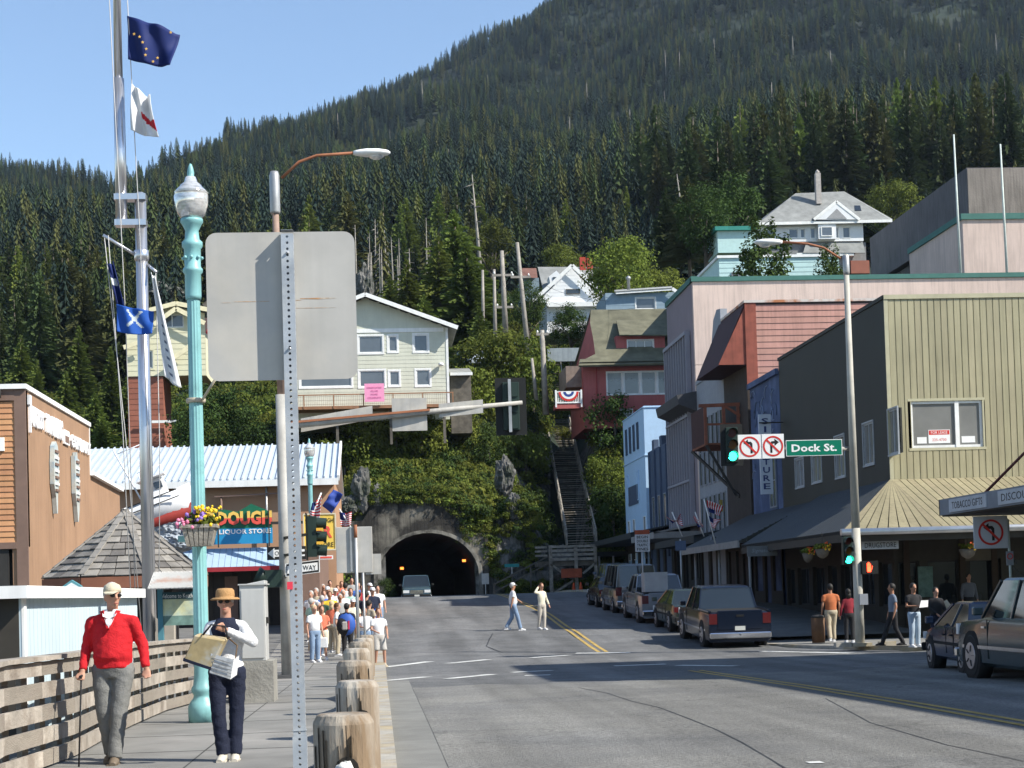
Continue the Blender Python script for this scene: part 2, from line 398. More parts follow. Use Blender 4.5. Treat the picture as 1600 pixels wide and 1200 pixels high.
# double yellow centre line (two lengths, broken by the crossing) and the worn white crosswalk lines
def line(pts, w, m, name, up=.010):
    mb = MB(); 
    for (a, b) in zip(pts, pts[1:]):
        a, b = V(a), V(b); d = (b - a).normalized(); x = V((d.y, -d.x)) * w / 2
        k = max(1, int((b - a).length / 2))
        for i in range(k):
            p, q = a + (b - a) * i / k, a + (b - a) * (i + 1) / k
            mb.quad(*[(r.x, r.y, gz(r.y) + up) for r in (p - x, p + x, q + x, q - x)])
    return mb.build(name, m, kind='structure')
def gxy(px, py): p = G(px, py); return (p.x, p.y)
for off in (-.12, .12):
    far = [gxy(942, 1019), gxy(905, 994), gxy(868, 969), gxy(836, 950)]; far = [(x + off, y) for x, y in far] + [(far[-1][0] + off - .4, 95), (far[-1][0] + off - .6, 112)]
    line(far, .11, mYel, 'centre_line')
    near = [gxy(1085, 1048), gxy(1250, 1072), gxy(1400, 1096), gxy(1600, 1131), gxy(1900, 1185)]
    line([(x + off, y) for x, y in near], .11, mYel, 'centre_line')
for a, b in (((600, 1043), (672, 1034)), ((700, 1037), (762, 1031)), ((830, 1028), (890, 1024)), ((602, 1064), (668, 1058)), ((700, 1061), (770, 1054)), ((800, 1051), (862, 1048)), ((900, 1021), (985, 1020)),
             ((1190, 1018), (1330, 1021)), ((1060, 1040), (1150, 1041)), ((960, 1041), (1040, 1038)), ((820, 1056), (860, 1055))):
    line([gxy(*a), gxy(*b)], .34, mWht, 'crosswalk_line')
line([gxy(1262, 1193), gxy(1285, 1192)], .16, mWht, 'lane_mark')
mPatch = M('asphalt_patch', (.085, .085, .085), .9, .2, 2, .4, 60)
line([gxy(612, 1046), gxy(760, 1038), gxy(880, 1033)], .0001, mPatch, 'road_patch')
mSeal = M('crack_sealant', (.045, .045, .045), .7, .2, 4)
for pts_, w_ in ((((905, 1075), (950, 1084), (990, 1097), (1030, 1106), (1075, 1123), (1120, 1141), (1160, 1161), (1250, 1215)), .022), (((1290, 1092), (1360, 1130), (1480, 1165), (1600, 1190)), .018), (((770, 990), (760, 1010), (790, 1022)), .04)):
    line([gxy(*q) for q in pts_], w_, mSeal, 'crack_sealant', .008)
# left-side shoulder: lighter concrete gutter
mGut = M('gutter_concrete', (.19, .188, .172), .9, .15, 2, .4, 50)
strip([.125, .62], [y for y in range(4, 40, 2)], .012, mGut, 'gutter')

# ------------------------------------------------------------------ hillside terrain
TS = [118, 122, 128, 134, 140, 155, 170, 190, 210, 240, 280, 330, 400, 500, 600, 750, 900, 1100, 1300, 1600, 1900]
TPX = [-1600, 0, 150, 300, 450, 540, 560, 600, 700, 755, 775, 800, 860, 900, 940, 1000, 1100, 1200, 1400, 1600, 3200]
TT = {  # row of the photograph reached by the bare ground, at distance 118,128,140,170,210,280,400,600,900,1300,1900
 -1600: [930, 860, 800, 720, 640, 560, 500, 450, 400, 400, 420],
 0: [930, 850, 760, 690, 615, 545, 465, 390, 308, 320, 340],
 150: [930, 850, 750, 680, 605, 525, 450, 385, 306, 312, 335],
 300: [930, 840, 730, 660, 580, 505, 430, 350, 272, 280, 300],
 450: [930, 780, 650, 600, 540, 485, 420, 330, 240, 218, 235],
 540: [905, 745, 640, 580, 505, 470, 410, 325, 235, 182, 190],
 560: [785, 715, 636, 575, 500, 470, 405, 322, 232, 172, 180],
 600: [782, 710, 634, 568, 498, 465, 400, 320, 230, 153, 165],
 700: [782, 715, 632, 565, 495, 455, 390, 310, 220, 110, 120],
 755: [800, 725, 612, 562, 490, 450, 385, 305, 215, 80, 90],
 775: [900, 735, 606, 560, 490, 448, 382, 303, 212, 70, 80],
 800: [930, 750, 606, 560, 495, 446, 380, 300, 210, 58, 70],
 860: [930, 830, 690, 575, 510, 442, 375, 295, 200, 22, 30],
 900: [930, 870, 730, 650, 515, 440, 370, 290, 190, 0, 0],
 940: [930, 680, 650, 600, 510, 436, 362, 284, 180, -20, -20],
 1000: [930, 675, 650, 600, 500, 430, 350, 270, 165, -50, -60],
 1100: [925, 910, 800, 640, 490, 420, 330, 250, 150, -90, -120],
 1200: [925, 920, 820, 640, 470, 400, 300, 230, 130, -130, -150],
 1400: [925, 920, 830, 640, 450, 390, 285, 215, 110, -170, -200],
 1600: [925, 920, 830, 640, 450, 385, 280, 205, 100, -200, -240],
 3200: [925, 920, 830, 640, 450, 385, 280, 205, 100, -220, -260]}
TSK = [118, 128, 140, 170, 210, 280, 400, 600, 900, 1300, 1900]
def terr_py(px, s):
    px = min(max(px, TPX[0]), TPX[-1]); s = min(max(s, 118), 1900)
    for a, b in zip(TPX, TPX[1:]):
        if px <= b: break
    t = (px - a) / (b - a)
    for i in range(len(TSK) - 1):
        if s <= TSK[i + 1]: break
    q = (s - TSK[i]) / (TSK[i + 1] - TSK[i])
    return lerp(lerp(TT[a][i], TT[b][i], t), lerp(TT[a][i + 1], TT[b][i + 1], t), q)
def terr(px, s, rough=True):
    p = HY(px, terr_py(px, s), s)
    if rough and s > 200:
        p.z += noise.noise(V((p.x * .011, p.y * .011, 3))) * min(26, (s - 200) * .035) + noise.noise(V((p.x * .035, p.y * .035, 1))) * min(7, (s - 200) * .01)
    elif rough: p.z += noise.noise(V((p.x * .15, p.y * .15, 3))) * .8 * min(1, (s - 118) / 10)
    return p
mHill = M('hillside_soil', (.016, .026, .016), .95, .35, .15, .6, 1.5, c2=(.022, .028, .018), c2s=.02)
mRock = M('rock', (.17, .165, .155), .9, .4, .9, .8, 5, c2=(.035, .04, .03), c2s=.8, c2t=.5, streak=.4)
pxs = sorted(set(TPX + list(range(-1600, 3201, 100)) + list(range(0, 1601, 20))))
ss = sorted(set([118, 119, 121, 124] + list(range(128, 210, 6)) + [int(210 * 1.06 ** k) for k in range(0, 39)])); ss = [s for s in ss if s <= 1900]
mb = MB(); vs = []; n = len(pxs)
for s in ss:
    for px in pxs: vs.append(terr(px, s))
fs = []; 
for i in range(len(ss) - 1):
    for j in range(n - 1): fs.append((i * n + j, i * n + j + 1, (i + 1) * n + j + 1, (i + 1) * n + j))
mb.add(vs, fs, 0, True)
for j in range(n - 1):   # front skirt down to the ground
    a, b = vs[j], vs[j + 1]; mb.quad((a.x, a.y, .9), (b.x, b.y, .9), b, a, 1) if not (585 <= pxs[j] < 740) else None
hill = struct('hillside', mb, [mHill, mRock])
for p in hill.data.polygons:
    if p.normal.z < .55 and p.center.y < 140: p.material_index = 1

# ------------------------------------------------------------------ vegetation
mBark = M('bark', (.12, .10, .08), .95, .3, 4, .6, 20)
mSnag = M('dead_wood', (.24, .22, .19), .9, .25, 3, .4, 20)
def leafmat(name, c, rnd=.35, trans=.25, vs=.5, spec=.12): return M(name, c, .85, .35, vs, trans=trans, rnd=rnd, spec=spec)
mCon = leafmat('spruce_needles', (.048, .070, .024), .4, .2, .25)
mConY = leafmat('spruce_needles_yellowish', (.075, .083, .028), .3, .2, .25)
mConFar = leafmat('distant_spruce', (.022, .037, .029), .4, .15, .1)  # bluish distance haze mixed into the far needle colour
mHem = leafmat('hemlock_needles', (.11, .15, .032), .3, .3, .4)
mLeafB = leafmat('bright_leaves', (.12, .155, .028), .25, .3)
mLeafD = leafmat('dark_leaves', (.046, .078, .02), .25, .25)
mIvy = leafmat('undergrowth_leaves', (.135, .165, .032), .4, .35, .3)
def conifer(H, Rr, seed, whorls, nb, seg, droop=.25, base=.12, sz=1.0):
    rd = random.Random(seed); c = MB(); t = MB()
    t.tube([(0, 0, -1.5), (0, 0, H * .5), (rd.uniform(-.2, .2), 0, H * .97)], [H * .014, H * .009, H * .0015], 6)
    for w in range(whorls):
        f = w / (whorls - 1); z = H * (base + (1 - base) * f ** .92); L_ = Rr * (1 - f) ** .8 * rd.uniform(.7, 1.12) + .12
        a0 = rd.uniform(0, 6.28)
        for b in range(nb if f < .8 else max(3, nb - 2)):
            if rd.random() < .12: continue
            a = a0 + b * 6.283 / nb + rd.uniform(-.35, .35); L2 = L_ * rd.uniform(.6, 1.15)
            ux, uy = cos(a), sin(a)
            for k in range(seg):
                r0, r1 = L2 * k / seg, L2 * (k + 1.25) / seg
                z0 = z - droop * r0 - rd.uniform(0, .12) + .04 * r0 * r0 / max(L2, .1) ; z1 = z - droop * r1 + rd.uniform(-.16, .1)
                wd = (.19 * L2 * (1 - .55 * k / seg) + .08) * rd.uniform(.7, 1.3) * sz
                tw = rd.uniform(-.35, .35) * wd; vx, vy = -uy, ux
                c.add([(ux * r0 - vx * wd * .5, uy * r0 - vy * wd * .5, z0 - tw - .1), (ux * r0 + vx * wd * .5, uy * r0 + vy * wd * .5, z0 + tw - .1), (ux * r1 + vx * wd * .32, uy * r1 + vy * wd * .32, z1 + tw), (ux * r1 - vx * wd * .32, uy * r1 - vy * wd * .32, z1 - tw)], [(0, 1, 2, 3)])
                # hanging twigs
                c.add([(ux * r0, uy * r0, z0 + .05), (ux * r1, uy * r1, z1 + .05), (ux * r1 * .97 + vx * .1, uy * r1 * .97 + vy * .1, z1 - wd * .75), (ux * r0 + vx * .05, uy * r0, z0 - wd * .8)], [(0, 1, 2, 3)])
    return c, t
def fcone(H, Rr, seed, n=84):   # cheap ragged conifer for the far slope
    rd = random.Random(seed); c = MB()
    c.tube([(0, 0, -1), (0, 0, H * .9)], [H * .01, H * .003], 3, cap=False)
    for i in range(n):
        f = i / n; z = H * (.08 + .92 * f); r = Rr * (1 - f) ** .85 * rd.uniform(.55, 1.2) + .15; a = i * 2.4 + rd.uniform(-.4, .4); w = r * .42 + .12
        ux, uy = cos(a), sin(a)
        c.add([(-uy * w * .2, ux * w * .2, z + .35), (ux * r - uy * w * .5, uy * r + ux * w * .5, z - r * .42 - .3), (ux * r * 1.1, uy * r * 1.1, z - r * .55), (ux * r + uy * w * .5, uy * r - ux * w * .5, z - r * .42 - .1)], [(0, 1, 2, 3)])
    return c
def leafy(rx, ry, rz, clumps, per, leaf, seed, cz=0.0, low=-.7, cr=.34):
    rd = random.Random(seed); c = MB(); vs = []; fs = []
    for q in range(clumps):
        while 1:
            x, y, z = rd.uniform(-1, 1), rd.uniform(-1, 1), rd.uniform(low, 1); d = x * x + y * y + z * z
            if d < 1 and d > .18: break
        k = cr * rd.uniform(.6, 1.25); cx, cy, cz_ = x * rx * (1 - k * .5), y * ry * (1 - k * .5), z * rz * (1 - k * .5)
        for i in range(per):
            u = V((rd.gauss(0, 1), rd.gauss(0, 1), rd.gauss(0, 1) + .25)).normalized(); rr = rd.uniform(.45, 1.08)
            p = V((cx + u.x * k * rx * rr, cy + u.y * k * ry * rr, cz + cz_ + u.z * k * rz * .8 * rr))
            nn = (u + V((rd.uniform(-.8, .8), rd.uniform(-.8, .8), rd.uniform(-.3, .9)))).normalized(); a = nn.cross(V((rd.uniform(-1, 1), rd.uniform(-1, 1), .2))).normalized(); b = nn.cross(a)
            s = leaf * rd.uniform(.6, 1.4); i0 = len(vs)
            vs += [p - a * s * .5, p + b * s * .32, p + a * s * .55, p - b * s * .32]; fs.append((i0, i0 + 1, i0 + 2, i0 + 3))
    c.add(vs, fs); return c
def protos(name, mbs, mats):
    c = bpy.data.collections.new(name)
    for i, m in enumerate(mbs):
        me = m.mesh(name + '_shape'); me.materials.append(mats[i % len(mats)]); o = bpy.data.objects.new(name + '_shape', me); c.objects.link(o)
    return c
def scatter(name, pts, coll, label, cat):   # pts: (x,y,z,scale xy, scale z, rot, idx)
    me = bpy.data.meshes.new(name); me.from_pydata([p[:3] for p in pts], [], [])
    for nm, ty, vals in (('sc', 'FLOAT_VECTOR', [c for p in pts for c in (p[3], p[3], p[4])]), ('rt', 'FLOAT_VECTOR', [c for p in pts for c in (p[7] if len(p) > 7 else 0, p[8] if len(p) > 8 else 0, p[5])])):
        a = me.attributes.new(nm, ty, 'POINT'); a.data.foreach_set('vector', vals)
    a = me.attributes.new('ix', 'INT', 'POINT'); a.data.foreach_set('value', [int(p[6]) for p in pts])
    o = bpy.data.objects.new(name, me); COL.objects.link(o); tag(o, label, cat); o['kind'] = 'stuff'
    ng = bpy.data.node_groups.new(name, 'GeometryNodeTree'); ng.interface.new_socket('Geometry', in_out='INPUT', socket_type='NodeSocketGeometry'); ng.interface.new_socket('Geometry', in_out='OUTPUT', socket_type='NodeSocketGeometry')
    N, L = ng.nodes, ng.links; gi = N.new('NodeGroupInput'); go = N.new('NodeGroupOutput'); ip = N.new('GeometryNodeInstanceOnPoints'); ci = N.new('GeometryNodeCollectionInfo')
    ci.inputs['Collection'].default_value = coll; ci.inputs['Separate Children'].default_value = True; ci.inputs['Reset Children'].default_value = True
    ip.inputs['Pick Instance'].default_value = True
    def at(nm, ty):
        n = N.new('GeometryNodeInputNamedAttribute'); n.data_type = ty; n.inputs['Name'].default_value = nm; return n.outputs['Attribute']
    L.new(gi.outputs[0], ip.inputs['Points']); L.new(ci.outputs[0], ip.inputs['Instance']); L.new(at('ix', 'INT'), ip.inputs['Instance Index'])
    L.new(at('sc', 'FLOAT_VECTOR'), ip.inputs['Scale']); L.new(at('rt', 'FLOAT_VECTOR'), ip.inputs['Rotation']); L.new(ip.outputs[0], go.inputs[0])
    md = o.modifiers.new('scatter', 'NODES'); md.node_group = ng
    return o
# individual conifers
conif = []
for i in range(6):
    H = 10.0; c, t = conifer(H, [1.75, 2.1, 1.5, 2.3, 1.9, 1.65][i], 50 + i, [44, 40, 48, 42, 46, 50][i], 7, 4, [.3, .45, .25, .35, .5, .2][i], [.12, .2, .1, .28, .15, .22][i])
    o = thing('spruce_tree', '', 'tree', (0, 0, 0)); cr = c.build('crown', mCon if i % 3 else mConY, o); tr = t.build('trunk', mBark, o); conif.append(o)
ntree = 0
def place_spruce(px, s, H, label, group, i=None, wide=1.0, z=None, mat=None):
    global ntree
    p = terr(px, s) if z is None else V((XY(px, s), s, z)); i = random.randrange(6) if i is None else i
    o = conif[i]
    if not o.get('label'):
        r = o; r.location = (p.x, p.y, p.z - .3); r.rotation_euler = (0, 0, random.uniform(0, 6.28)); r.scale = (H / 10 * wide, H / 10 * wide, H / 10); tag(r, label, 'tree', group)
    else: r = dup(o, (p.x, p.y, p.z - .3), random.uniform(0, 6.28), label, group, (H / 10 * wide, H / 10 * wide, H / 10))
    ntree += 1
    if mat:
        for ch in r.children:
            if ch.name.startswith('crown'): ch.material_slots[0].link = 'OBJECT'; ch.material_slots[0].material = mat
    return r
occupied = []
# forest: the nearest rows are trees of their own; positions random on the terrain
cand = []
rr = random.Random(3)
def hillpt(px, s): return terr(px, s)
zones = [(-60, 260, 235, 330, 46), (260, 620, 262, 350, 42), (620, 1000, 270, 360, 44), (1000, 1240, 262, 350, 34), (1180, 1700, 258, 350, 66), (-60, 200, 190, 235, 16)]
for (pa, pb, sa, sb, k) in zones:
    for q in range(k):
        for tr_ in range(20):
            px = rr.uniform(pa, pb); s = rr.uniform(sa, sb); p = terr(px, s)
            if all((p.x - a) ** 2 + (p.y - b) ** 2 > 18 for a, b in occupied): break
        occupied.append((p.x, p.y)); 
        lab, gr = (('tall dark spruce standing among the near trees of the left hillside', 'spruces on the left hillside') if px < 620 else
                   ('green spruce in the wooded slope above the utility poles', 'spruces above the utility poles') if px < 1000 else
                   ('tall dense spruce in the dark wood behind the big white house', 'spruces behind the big white house'))
        H = rr.uniform(13, 20) if px < 1000 else rr.uniform(22, 31)
        if px < 280: H *= .95
        place_spruce(px, s, H, lab, gr, wide=rr.uniform(.9, 1.25) * (1.0 if px < 1000 else .9), mat=mHem if rr.random() < .16 else None)
# the forest behind them, counted by nobody
farp = protos('far_spruce', [fcone(10, 1.5, 1), fcone(10, 1.9, 2, 76), fcone(10, 1.3, 3, 90), fcone(10, 1.7, 4, 60), fcone(10, 2.2, 5, 95)], [mConFar, mConFar, mConY, mConFar, mCon])
pts = []; rg = np.random.default_rng(5)
def zone_fill(n, sa, sb, pa, pb, Ha, Hb, wd=1.0):
    for q in range(n):
        u = rg.random(); s = sa + (sb - sa) * u; px = rg.uniform(pa, pb); p = terr(px, s)
        H = rg.uniform(Ha, Hb) * (1 + .25 * noise.noise(V((p.x * .03, p.y * .03, 0))))
        w = H / 10 * rg.uniform(.8, 1.25) * wd; pts.append((p.x, p.y, p.z - .3, w, H / 10, rg.uniform(0, 6.28), rg.integers(0, 5)))
zone_fill(3300, 330, 480, -250, 1900, 14, 24, 1.0)
zone_fill(6000, 480, 700, -250, 1900, 12, 20)
zone_fill(10000, 700, 1000, -250, 1900, 9, 16)
zone_fill(17000, 1000, 1420, 350, 1950, 7, 14)
zone_fill(2600, 860, 940, -250, 500, 8, 13)
zone_fill(700, 210, 330, -300, 300, 8, 15)
zone_fill(600, 250, 330, 560, 1700, 9, 15)
scatter('conifer_forest', pts, farp, 'dense spruce forest covering the mountain slope up to its ridge', 'forest')
print('trees', ntree)
for o in conif:
    for ch in list(o.children): ORG.pop(ch.name, None)
# dead pale trunks standing in the forest
def snag(H, seed, br=10):
    rd = random.Random(seed); m = MB(); m.tube([(0, 0, -1), (.05, 0, H * .5), (rd.uniform(-.2, .2), 0, H)], [.26, .19, .05], 6)
    for i in range(br):
        z = rd.uniform(.25, .95) * H; a = rd.uniform(0, 6.28); l = rd.uniform(.3, 1.3); m.tube([(0, 0, z), (cos(a) * l, sin(a) * l, z + rd.uniform(-.3, .2))], [.05, .015], 4)
    return m
snags = [snag(10, i).build('dead_trunk', mSnag) for i in range(3)]
first = [True] * 3
def place_snag(px, s, H, label, group=None, tilt=0.0, i=None, th=1.0, zoff=0.0):
    i = rr.randrange(3) if i is None else i; p = terr(px, s); o = snags[i]
    if first[i]: first[i] = False
    else: o = o.copy(); COL.objects.link(o)
    o.location = (p.x, p.y, p.z + zoff); o.scale = (th, th, H / 10); o.rotation_euler = (0, tilt, rr.uniform(0, 6.28) if not tilt else 0)
    tag(o, label, 'dead tree', group); return o
for q in range(22):
    place_snag(rr.uniform(545, 690), rr.uniform(240, 268), rr.uniform(7, 14), 'pale bare trunk in the stand of dead trees left of the tall leaning snag', 'bare trunks above the rock face', th=rr.uniform(.5, .9))
for q in range(46):
    px, s = rr.uniform(480, 1580), rr.uniform(420, 1050); place_snag(px, s, rr.uniform(12, 18), 'thin pale dead trunk showing among the spruces of the far slope', 'dead trunks scattered over the mountain', th=.9 + s / 1500)
for q in range(8):
    px, s = rr.uniform(10, 470), rr.uniform(380, 800); place_snag(px, s, rr.uniform(12, 18), 'thin pale dead trunk showing in the forest on the left', 'dead trunks in the left forest', th=1.1)
o = place_snag(757, 215, 18, 'tall pale leaning snag with short broken branches above the conifers', tilt=-.07, th=1.1, i=0); 
place_snag(1072, 255, 12, 'pale bare snag standing in the green trees above the maple', tilt=-.06, th=1.0, i=1, zoff=6)
# ------------------------------------------------------------------ bluff: undergrowth, shrubs, broadleaf trees, rocks
clump = [leafy(1, 1, .8, 9, 34, .2, 11 + i, low=-.2, cr=.5) for i in range(4)]
ivyp = protos('undergrowth_clump', clump, [mIvy, mLeafB, mIvy, mLeafD])
pts = []
def rocky(px, s):   # places where the bare rock shows
    for (cx, cs, w, ws) in ((570, 119, 16, 2), (785, 120, 14, 2), (560, 200, 14, 20), (640, 225, 60, 14), (250, 225, 40, 12), (895, 130, 20, 22)):
        if abs(px - cx) < w and abs(s - cs) < ws: return True
    return False
for q in range(12000):
    px = rg.uniform(-60, 1130) if q % 3 else rg.uniform(480, 990); s = 118 + 150 * rg.random() ** 1.5
    if px > 990 and s < 135: continue
    if rocky(px, s): continue
    if 848 < px < 935 and s < 150: continue
    p = terr(px, s)
    k = rg.uniform(.5, 1.25) * (1 if s < 150 else 1.3)
    pts.append((p.x, p.y, p.z - .15, k, k * rg.uniform(.7, 1.3), rg.uniform(0, 6.28), rg.integers(0, 4)))
# ivy hanging over the headwall and cliff
for q in range(1500):
    px = rg.uniform(540, 990); e = terr(px, 118.4); lo = 1.6
    if px < 700: zt = e.z - rg.uniform(-.6, .3)
    elif px < 765: zt = e.z - (rg.random() ** 1.3) * (3.0 if px > 715 else 1.2)
    elif px < 848: zt = e.z + rg.uniform(-.4, .5) if rg.random() < .6 else rg.uniform(3, 8)
    else: zt = e.z + rg.uniform(-.3, .8)
    pts.append((e.x, 117.7 + rg.uniform(-.1, .8), zt, .5, .5, rg.uniform(0, 6.28), rg.integers(0, 4)))
scatter('undergrowth', pts, ivyp, 'low leafy undergrowth and brambles covering the bluff round the tunnel', 'undergrowth')

shr = []
for i in range(4):
    o = thing('shrub', '', 'shrub', (0, 0, 0))
    leafy([1.5, 1.3, 1.8, 1.2][i], [1.4, 1.5, 1.3, 1.2][i], [1.3, 1.8, 1.5, 2.2][i], 30, 110, .125, 90 + i, cz=1.1, low=-.6).build('foliage', [mLeafB, mLeafD, mIvy, mLeafD][i], o)
    MB().tube([(0, 0, -.6), (0, 0, 1.2)], [.08, .04], 5).build('stem', mBark, o); shr.append(o)
bt = []
def big_tree(rx, rz, seed, mat, clumps=75, per=110, leaf=.2, th=3.2, nm='broadleaf_tree'):
    o = thing(nm, '', 'tree', (0, 0, 0)); rd = random.Random(seed)
    leafy(rx, rx * .9, rz, clumps, per, leaf, seed, cz=th + rz * .75, low=-.85, cr=.3).build('crown', mat, o)
    t = MB(); t.tube([(0, 0, -1), (.1, 0, th * .6), (0, .1, th + rz * .5)], [.3, .22, .1], 8)
    t.build('trunk', mBark, o)
    l = MB()
    for k in range(7):
        a = k * .9; z = th * .7 + k * rz * .1; l.tube([(0, 0, z), (cos(a) * rx * .35, sin(a) * rx * .35, z + rz * .3), (cos(a) * rx * .7, sin(a) * rx * .65, z + rz * .6)], [.13, .08, .03], 5)
    l.build('limb', mBark, o); return o
bt = [big_tree(3.2, 3.0, 201, mLeafB), big_tree(2.9, 3.6, 202, mLeafD), big_tree(2.6, 3.0, 203, mIvy, 60), big_tree(1.5, 4.2, 204, mLeafD, 60, 80, .2)]
def put(o, px, s, label, group=None, sc=1.0, z=None, cat=None):
    p = terr(px, s) if z is None else V((XY(px, s), s, z)); rz = rr.uniform(0, 6.28); sc = sc if isinstance(sc, tuple) else (sc, sc, sc)
    if not o.get('label'):
        r = o; r.location = p; r.rotation_euler = (0, 0, rz); r.scale = sc; r['label'] = label
        if group: r['group'] = group
    else:
        r = dup(o, p, rz, label, group, sc)
        if not group and 'group' in r.keys(): del r['group']
    return r
# tall layered hemlocks left of the steps street, beside the green house
for px, s, H, lb in ((640, 168, 11, 'broad hemlock just behind the roof peak of the pale green house'), (690, 172, 13, 'tall broad hemlock behind the right slope of the pale green house roof'), (733, 166, 12.5, 'dark hemlock at the right end of the green house, left of the utility poles'),
                     (612, 178, 9, 'rounded hemlock beside the grey cliff'), (665, 160, 8, 'low hemlock close behind the green house ridge'), (715, 185, 15, 'tallest hemlock of the group above the green house'), (752, 150, 7, 'small hemlock overhanging the parked blue car')):
    place_spruce(px, s, H, lb, None, i=3 if px % 2 else 1, wide=1.6, mat=mHem)
for px, s, H in ((20, 150, 8), (60, 165, 9), (105, 158, 8), (150, 150, 7), (175, 172, 9), (35, 185, 10), (125, 190, 10), (200, 160, 7), (440, 180, 9), (490, 185, 9), (400, 190, 9), (-10, 170, 9), (80, 140, 6), (160, 140, 6)):
    place_spruce(px, s, H, 'shorter green spruce low on the slope behind the brown storefront', 'low spruces behind the brown storefront', wide=1.4, mat=mHem)
put(bt[0], 985, 152, 'large round bright green maple between the white house and the pink building', sc=1.3, z=ZY(985, 548, 152))
put(bt[0], 1040, 158, 'lower right half of the maple thicket, green crown beside the pink building roof', sc=1.15, z=ZY(1040, 565, 155))
put(bt[0], 972, 160, 'leafy tree overhanging the right side of the white gabled house', sc=(.8, .8, .9), z=ZY(950, 530, 160))
put(bt[1], 838, 158, 'dark green bushy tree standing in front of the white gabled house', sc=.72, z=ZY(838, 548, 158))
put(bt[1], 905, 150, 'dark shaded tree under the eaves of the white gabled house', sc=(.85, .8, .6), z=ZY(905, 570, 150))
put(bt[1], 330, 128, 'large dark leafy tree in front of the yellow house', sc=(1.15, 1.1, 1.15))
put(bt[1], 385, 126, 'dark leafy tree under the big blank sign', sc=1.0)
put(bt[1], 285, 124, 'dark leafy tree against the red lower wall of the yellow house', sc=.75)
put(bt[2], 420, 121, 'green tree between the teal lamp and the grey pole', sc=.8)
put(bt[3], 1212, 112, 'tall slim birch behind the roof lamp, leaning over the mint house', sc=(1.5, 1.5, 1.22), z=14.5)
put(bt[3], 1313, 112, 'small slim birch beside the head of the right street lamp pole', sc=(.8, .8, .85), z=16.5)
put(bt[1], 1160, 175, 'dark green tree left of the big white house', sc=1.35, z=ZY(1160, 455, 175))
put(bt[1], 1120, 168, 'dark green tree above the mint house, next to the maple', sc=1.15, z=ZY(1120, 450, 168))
for px, s, H, py, lb in ((1175, 190, 15, 430, 'tall dark spruce rising left of the big white house chimney'), (1145, 195, 17, 430, 'tall spruce behind the dark round tree left of the mansion'), (1095, 180, 12, 440, 'spruce between the maple and the mint house'), (1060, 185, 11, 440, 'spruce rising behind the top of the maple'), (1225, 225, 17, 400, 'dark spruce directly behind the slim birch')): place_spruce(px, s, H, lb, None, wide=1.3, z=ZY(px, py, s))
put(bt[0], 1400, 250, 'yellow green tree at the right corner of the big white house', sc=1.6)
put(bt[2], 1370, 262, 'pale green bush tree above the big white house roof', sc=1.3)
put(bt[0], 880, 240, 'bright green round tree behind the red chimneys', sc=1.15)
put(bt[2], 770, 250, 'yellowish green tree behind the utility poles', sc=1.5)
for px, s, k, i, lb in ((770, 139, 2.3, 0, 'big bright shrub under the parked cars, above the signal head'), (806, 139, 2.3, 0, 'big bright shrub at the left edge of the long stair'), (740, 136, 1.9, 0, 'bright shrub next to the right corner of the green house deck'),
                    (822, 131, 1.5, 2, 'green shrub low beside the stair'), (815, 123, 1.5, 1, 'dark shrub on the rocks left of the stair'), (790, 122, 1.2, 1, 'dark shrub above the tunnel right shoulder'),
                    (765, 128, 1.3, 1, 'dark shrub in the shade under the signal head'), (700, 130, 1.89, 0, 'bright shrub under the deck of the green house'), (660, 127, 1.62, 0, 'bright shrub above the crown of the tunnel'),
                    (620, 127, 1.49, 2, 'olive shrub above the left shoulder of the tunnel'), (580, 128, 1.62, 0, 'olive shrub below the pink banner'), (540, 126, 1.76, 2, 'shrub behind the white metal roof end'),
                    (500, 128, 1.3, 0, 'green shrub over the ridge of the white metal roof'), (460, 127, 1.3, 0, 'green shrub above the white roof left of the perforated post'),
                    (962, 127, 1.6, 1, 'dense green shrub right of the stair, lower row'), (975, 130, 1.5, 0, 'dense green shrub beside the light blue building'), (935, 135, 1.1, 1, 'dense shrub right of the stair, upper row'),
                    (950, 124, 1.3, 0, 'dense shrub under the red house wall'), (958, 122, 1.3, 1, 'shrub behind the stair landing'), (960, 121, 1.7, 1, 'shrub behind the grey van on the hill'),
                    (880, 152, .8, 0, 'small round yellow green bush above the bunting'), (875, 143, .7, 2, 'small bush just above the white railing with bunting'), (850, 122, 1.2, 1, 'shaded shrub under the foot of the stair'),
                    (300, 120, 1.6, 2, 'shrub above the white metal roof ridge'), (250, 121, 1.6, 0, 'olive shrub above the white roof, right of the flagpole'), (190, 120, 1.5, 2, 'green shrub above the left end of the white roof'),
                    (150, 125, 1.8, 0, 'green shrub behind the stepped parapet'), (100, 128, 1.8, 2, 'olive shrub behind the brown parapet'), (350, 118.5, 1.5, 2, 'shrub left of the liquor sign top'), (395, 119, 1.6, 0, 'olive shrub right of the teal lamp post'),
                    (1010, 150, 1.4, 0, 'shrub at the left of the blue top house'), (1130, 150, 1.8, 1, 'dark shrub left of the mint house'), (1080, 160, 1.8, 3, 'bright tall shrub left of the pink building roof edge'), (835, 139, 1.2, 3, 'dark upright shrub beside the short slanted pole'), (722, 139, 1.2, 3, 'upright dark shrub beside the green house corner')):
    put(shr[i], px, s, lb, sc=k * 1.05)
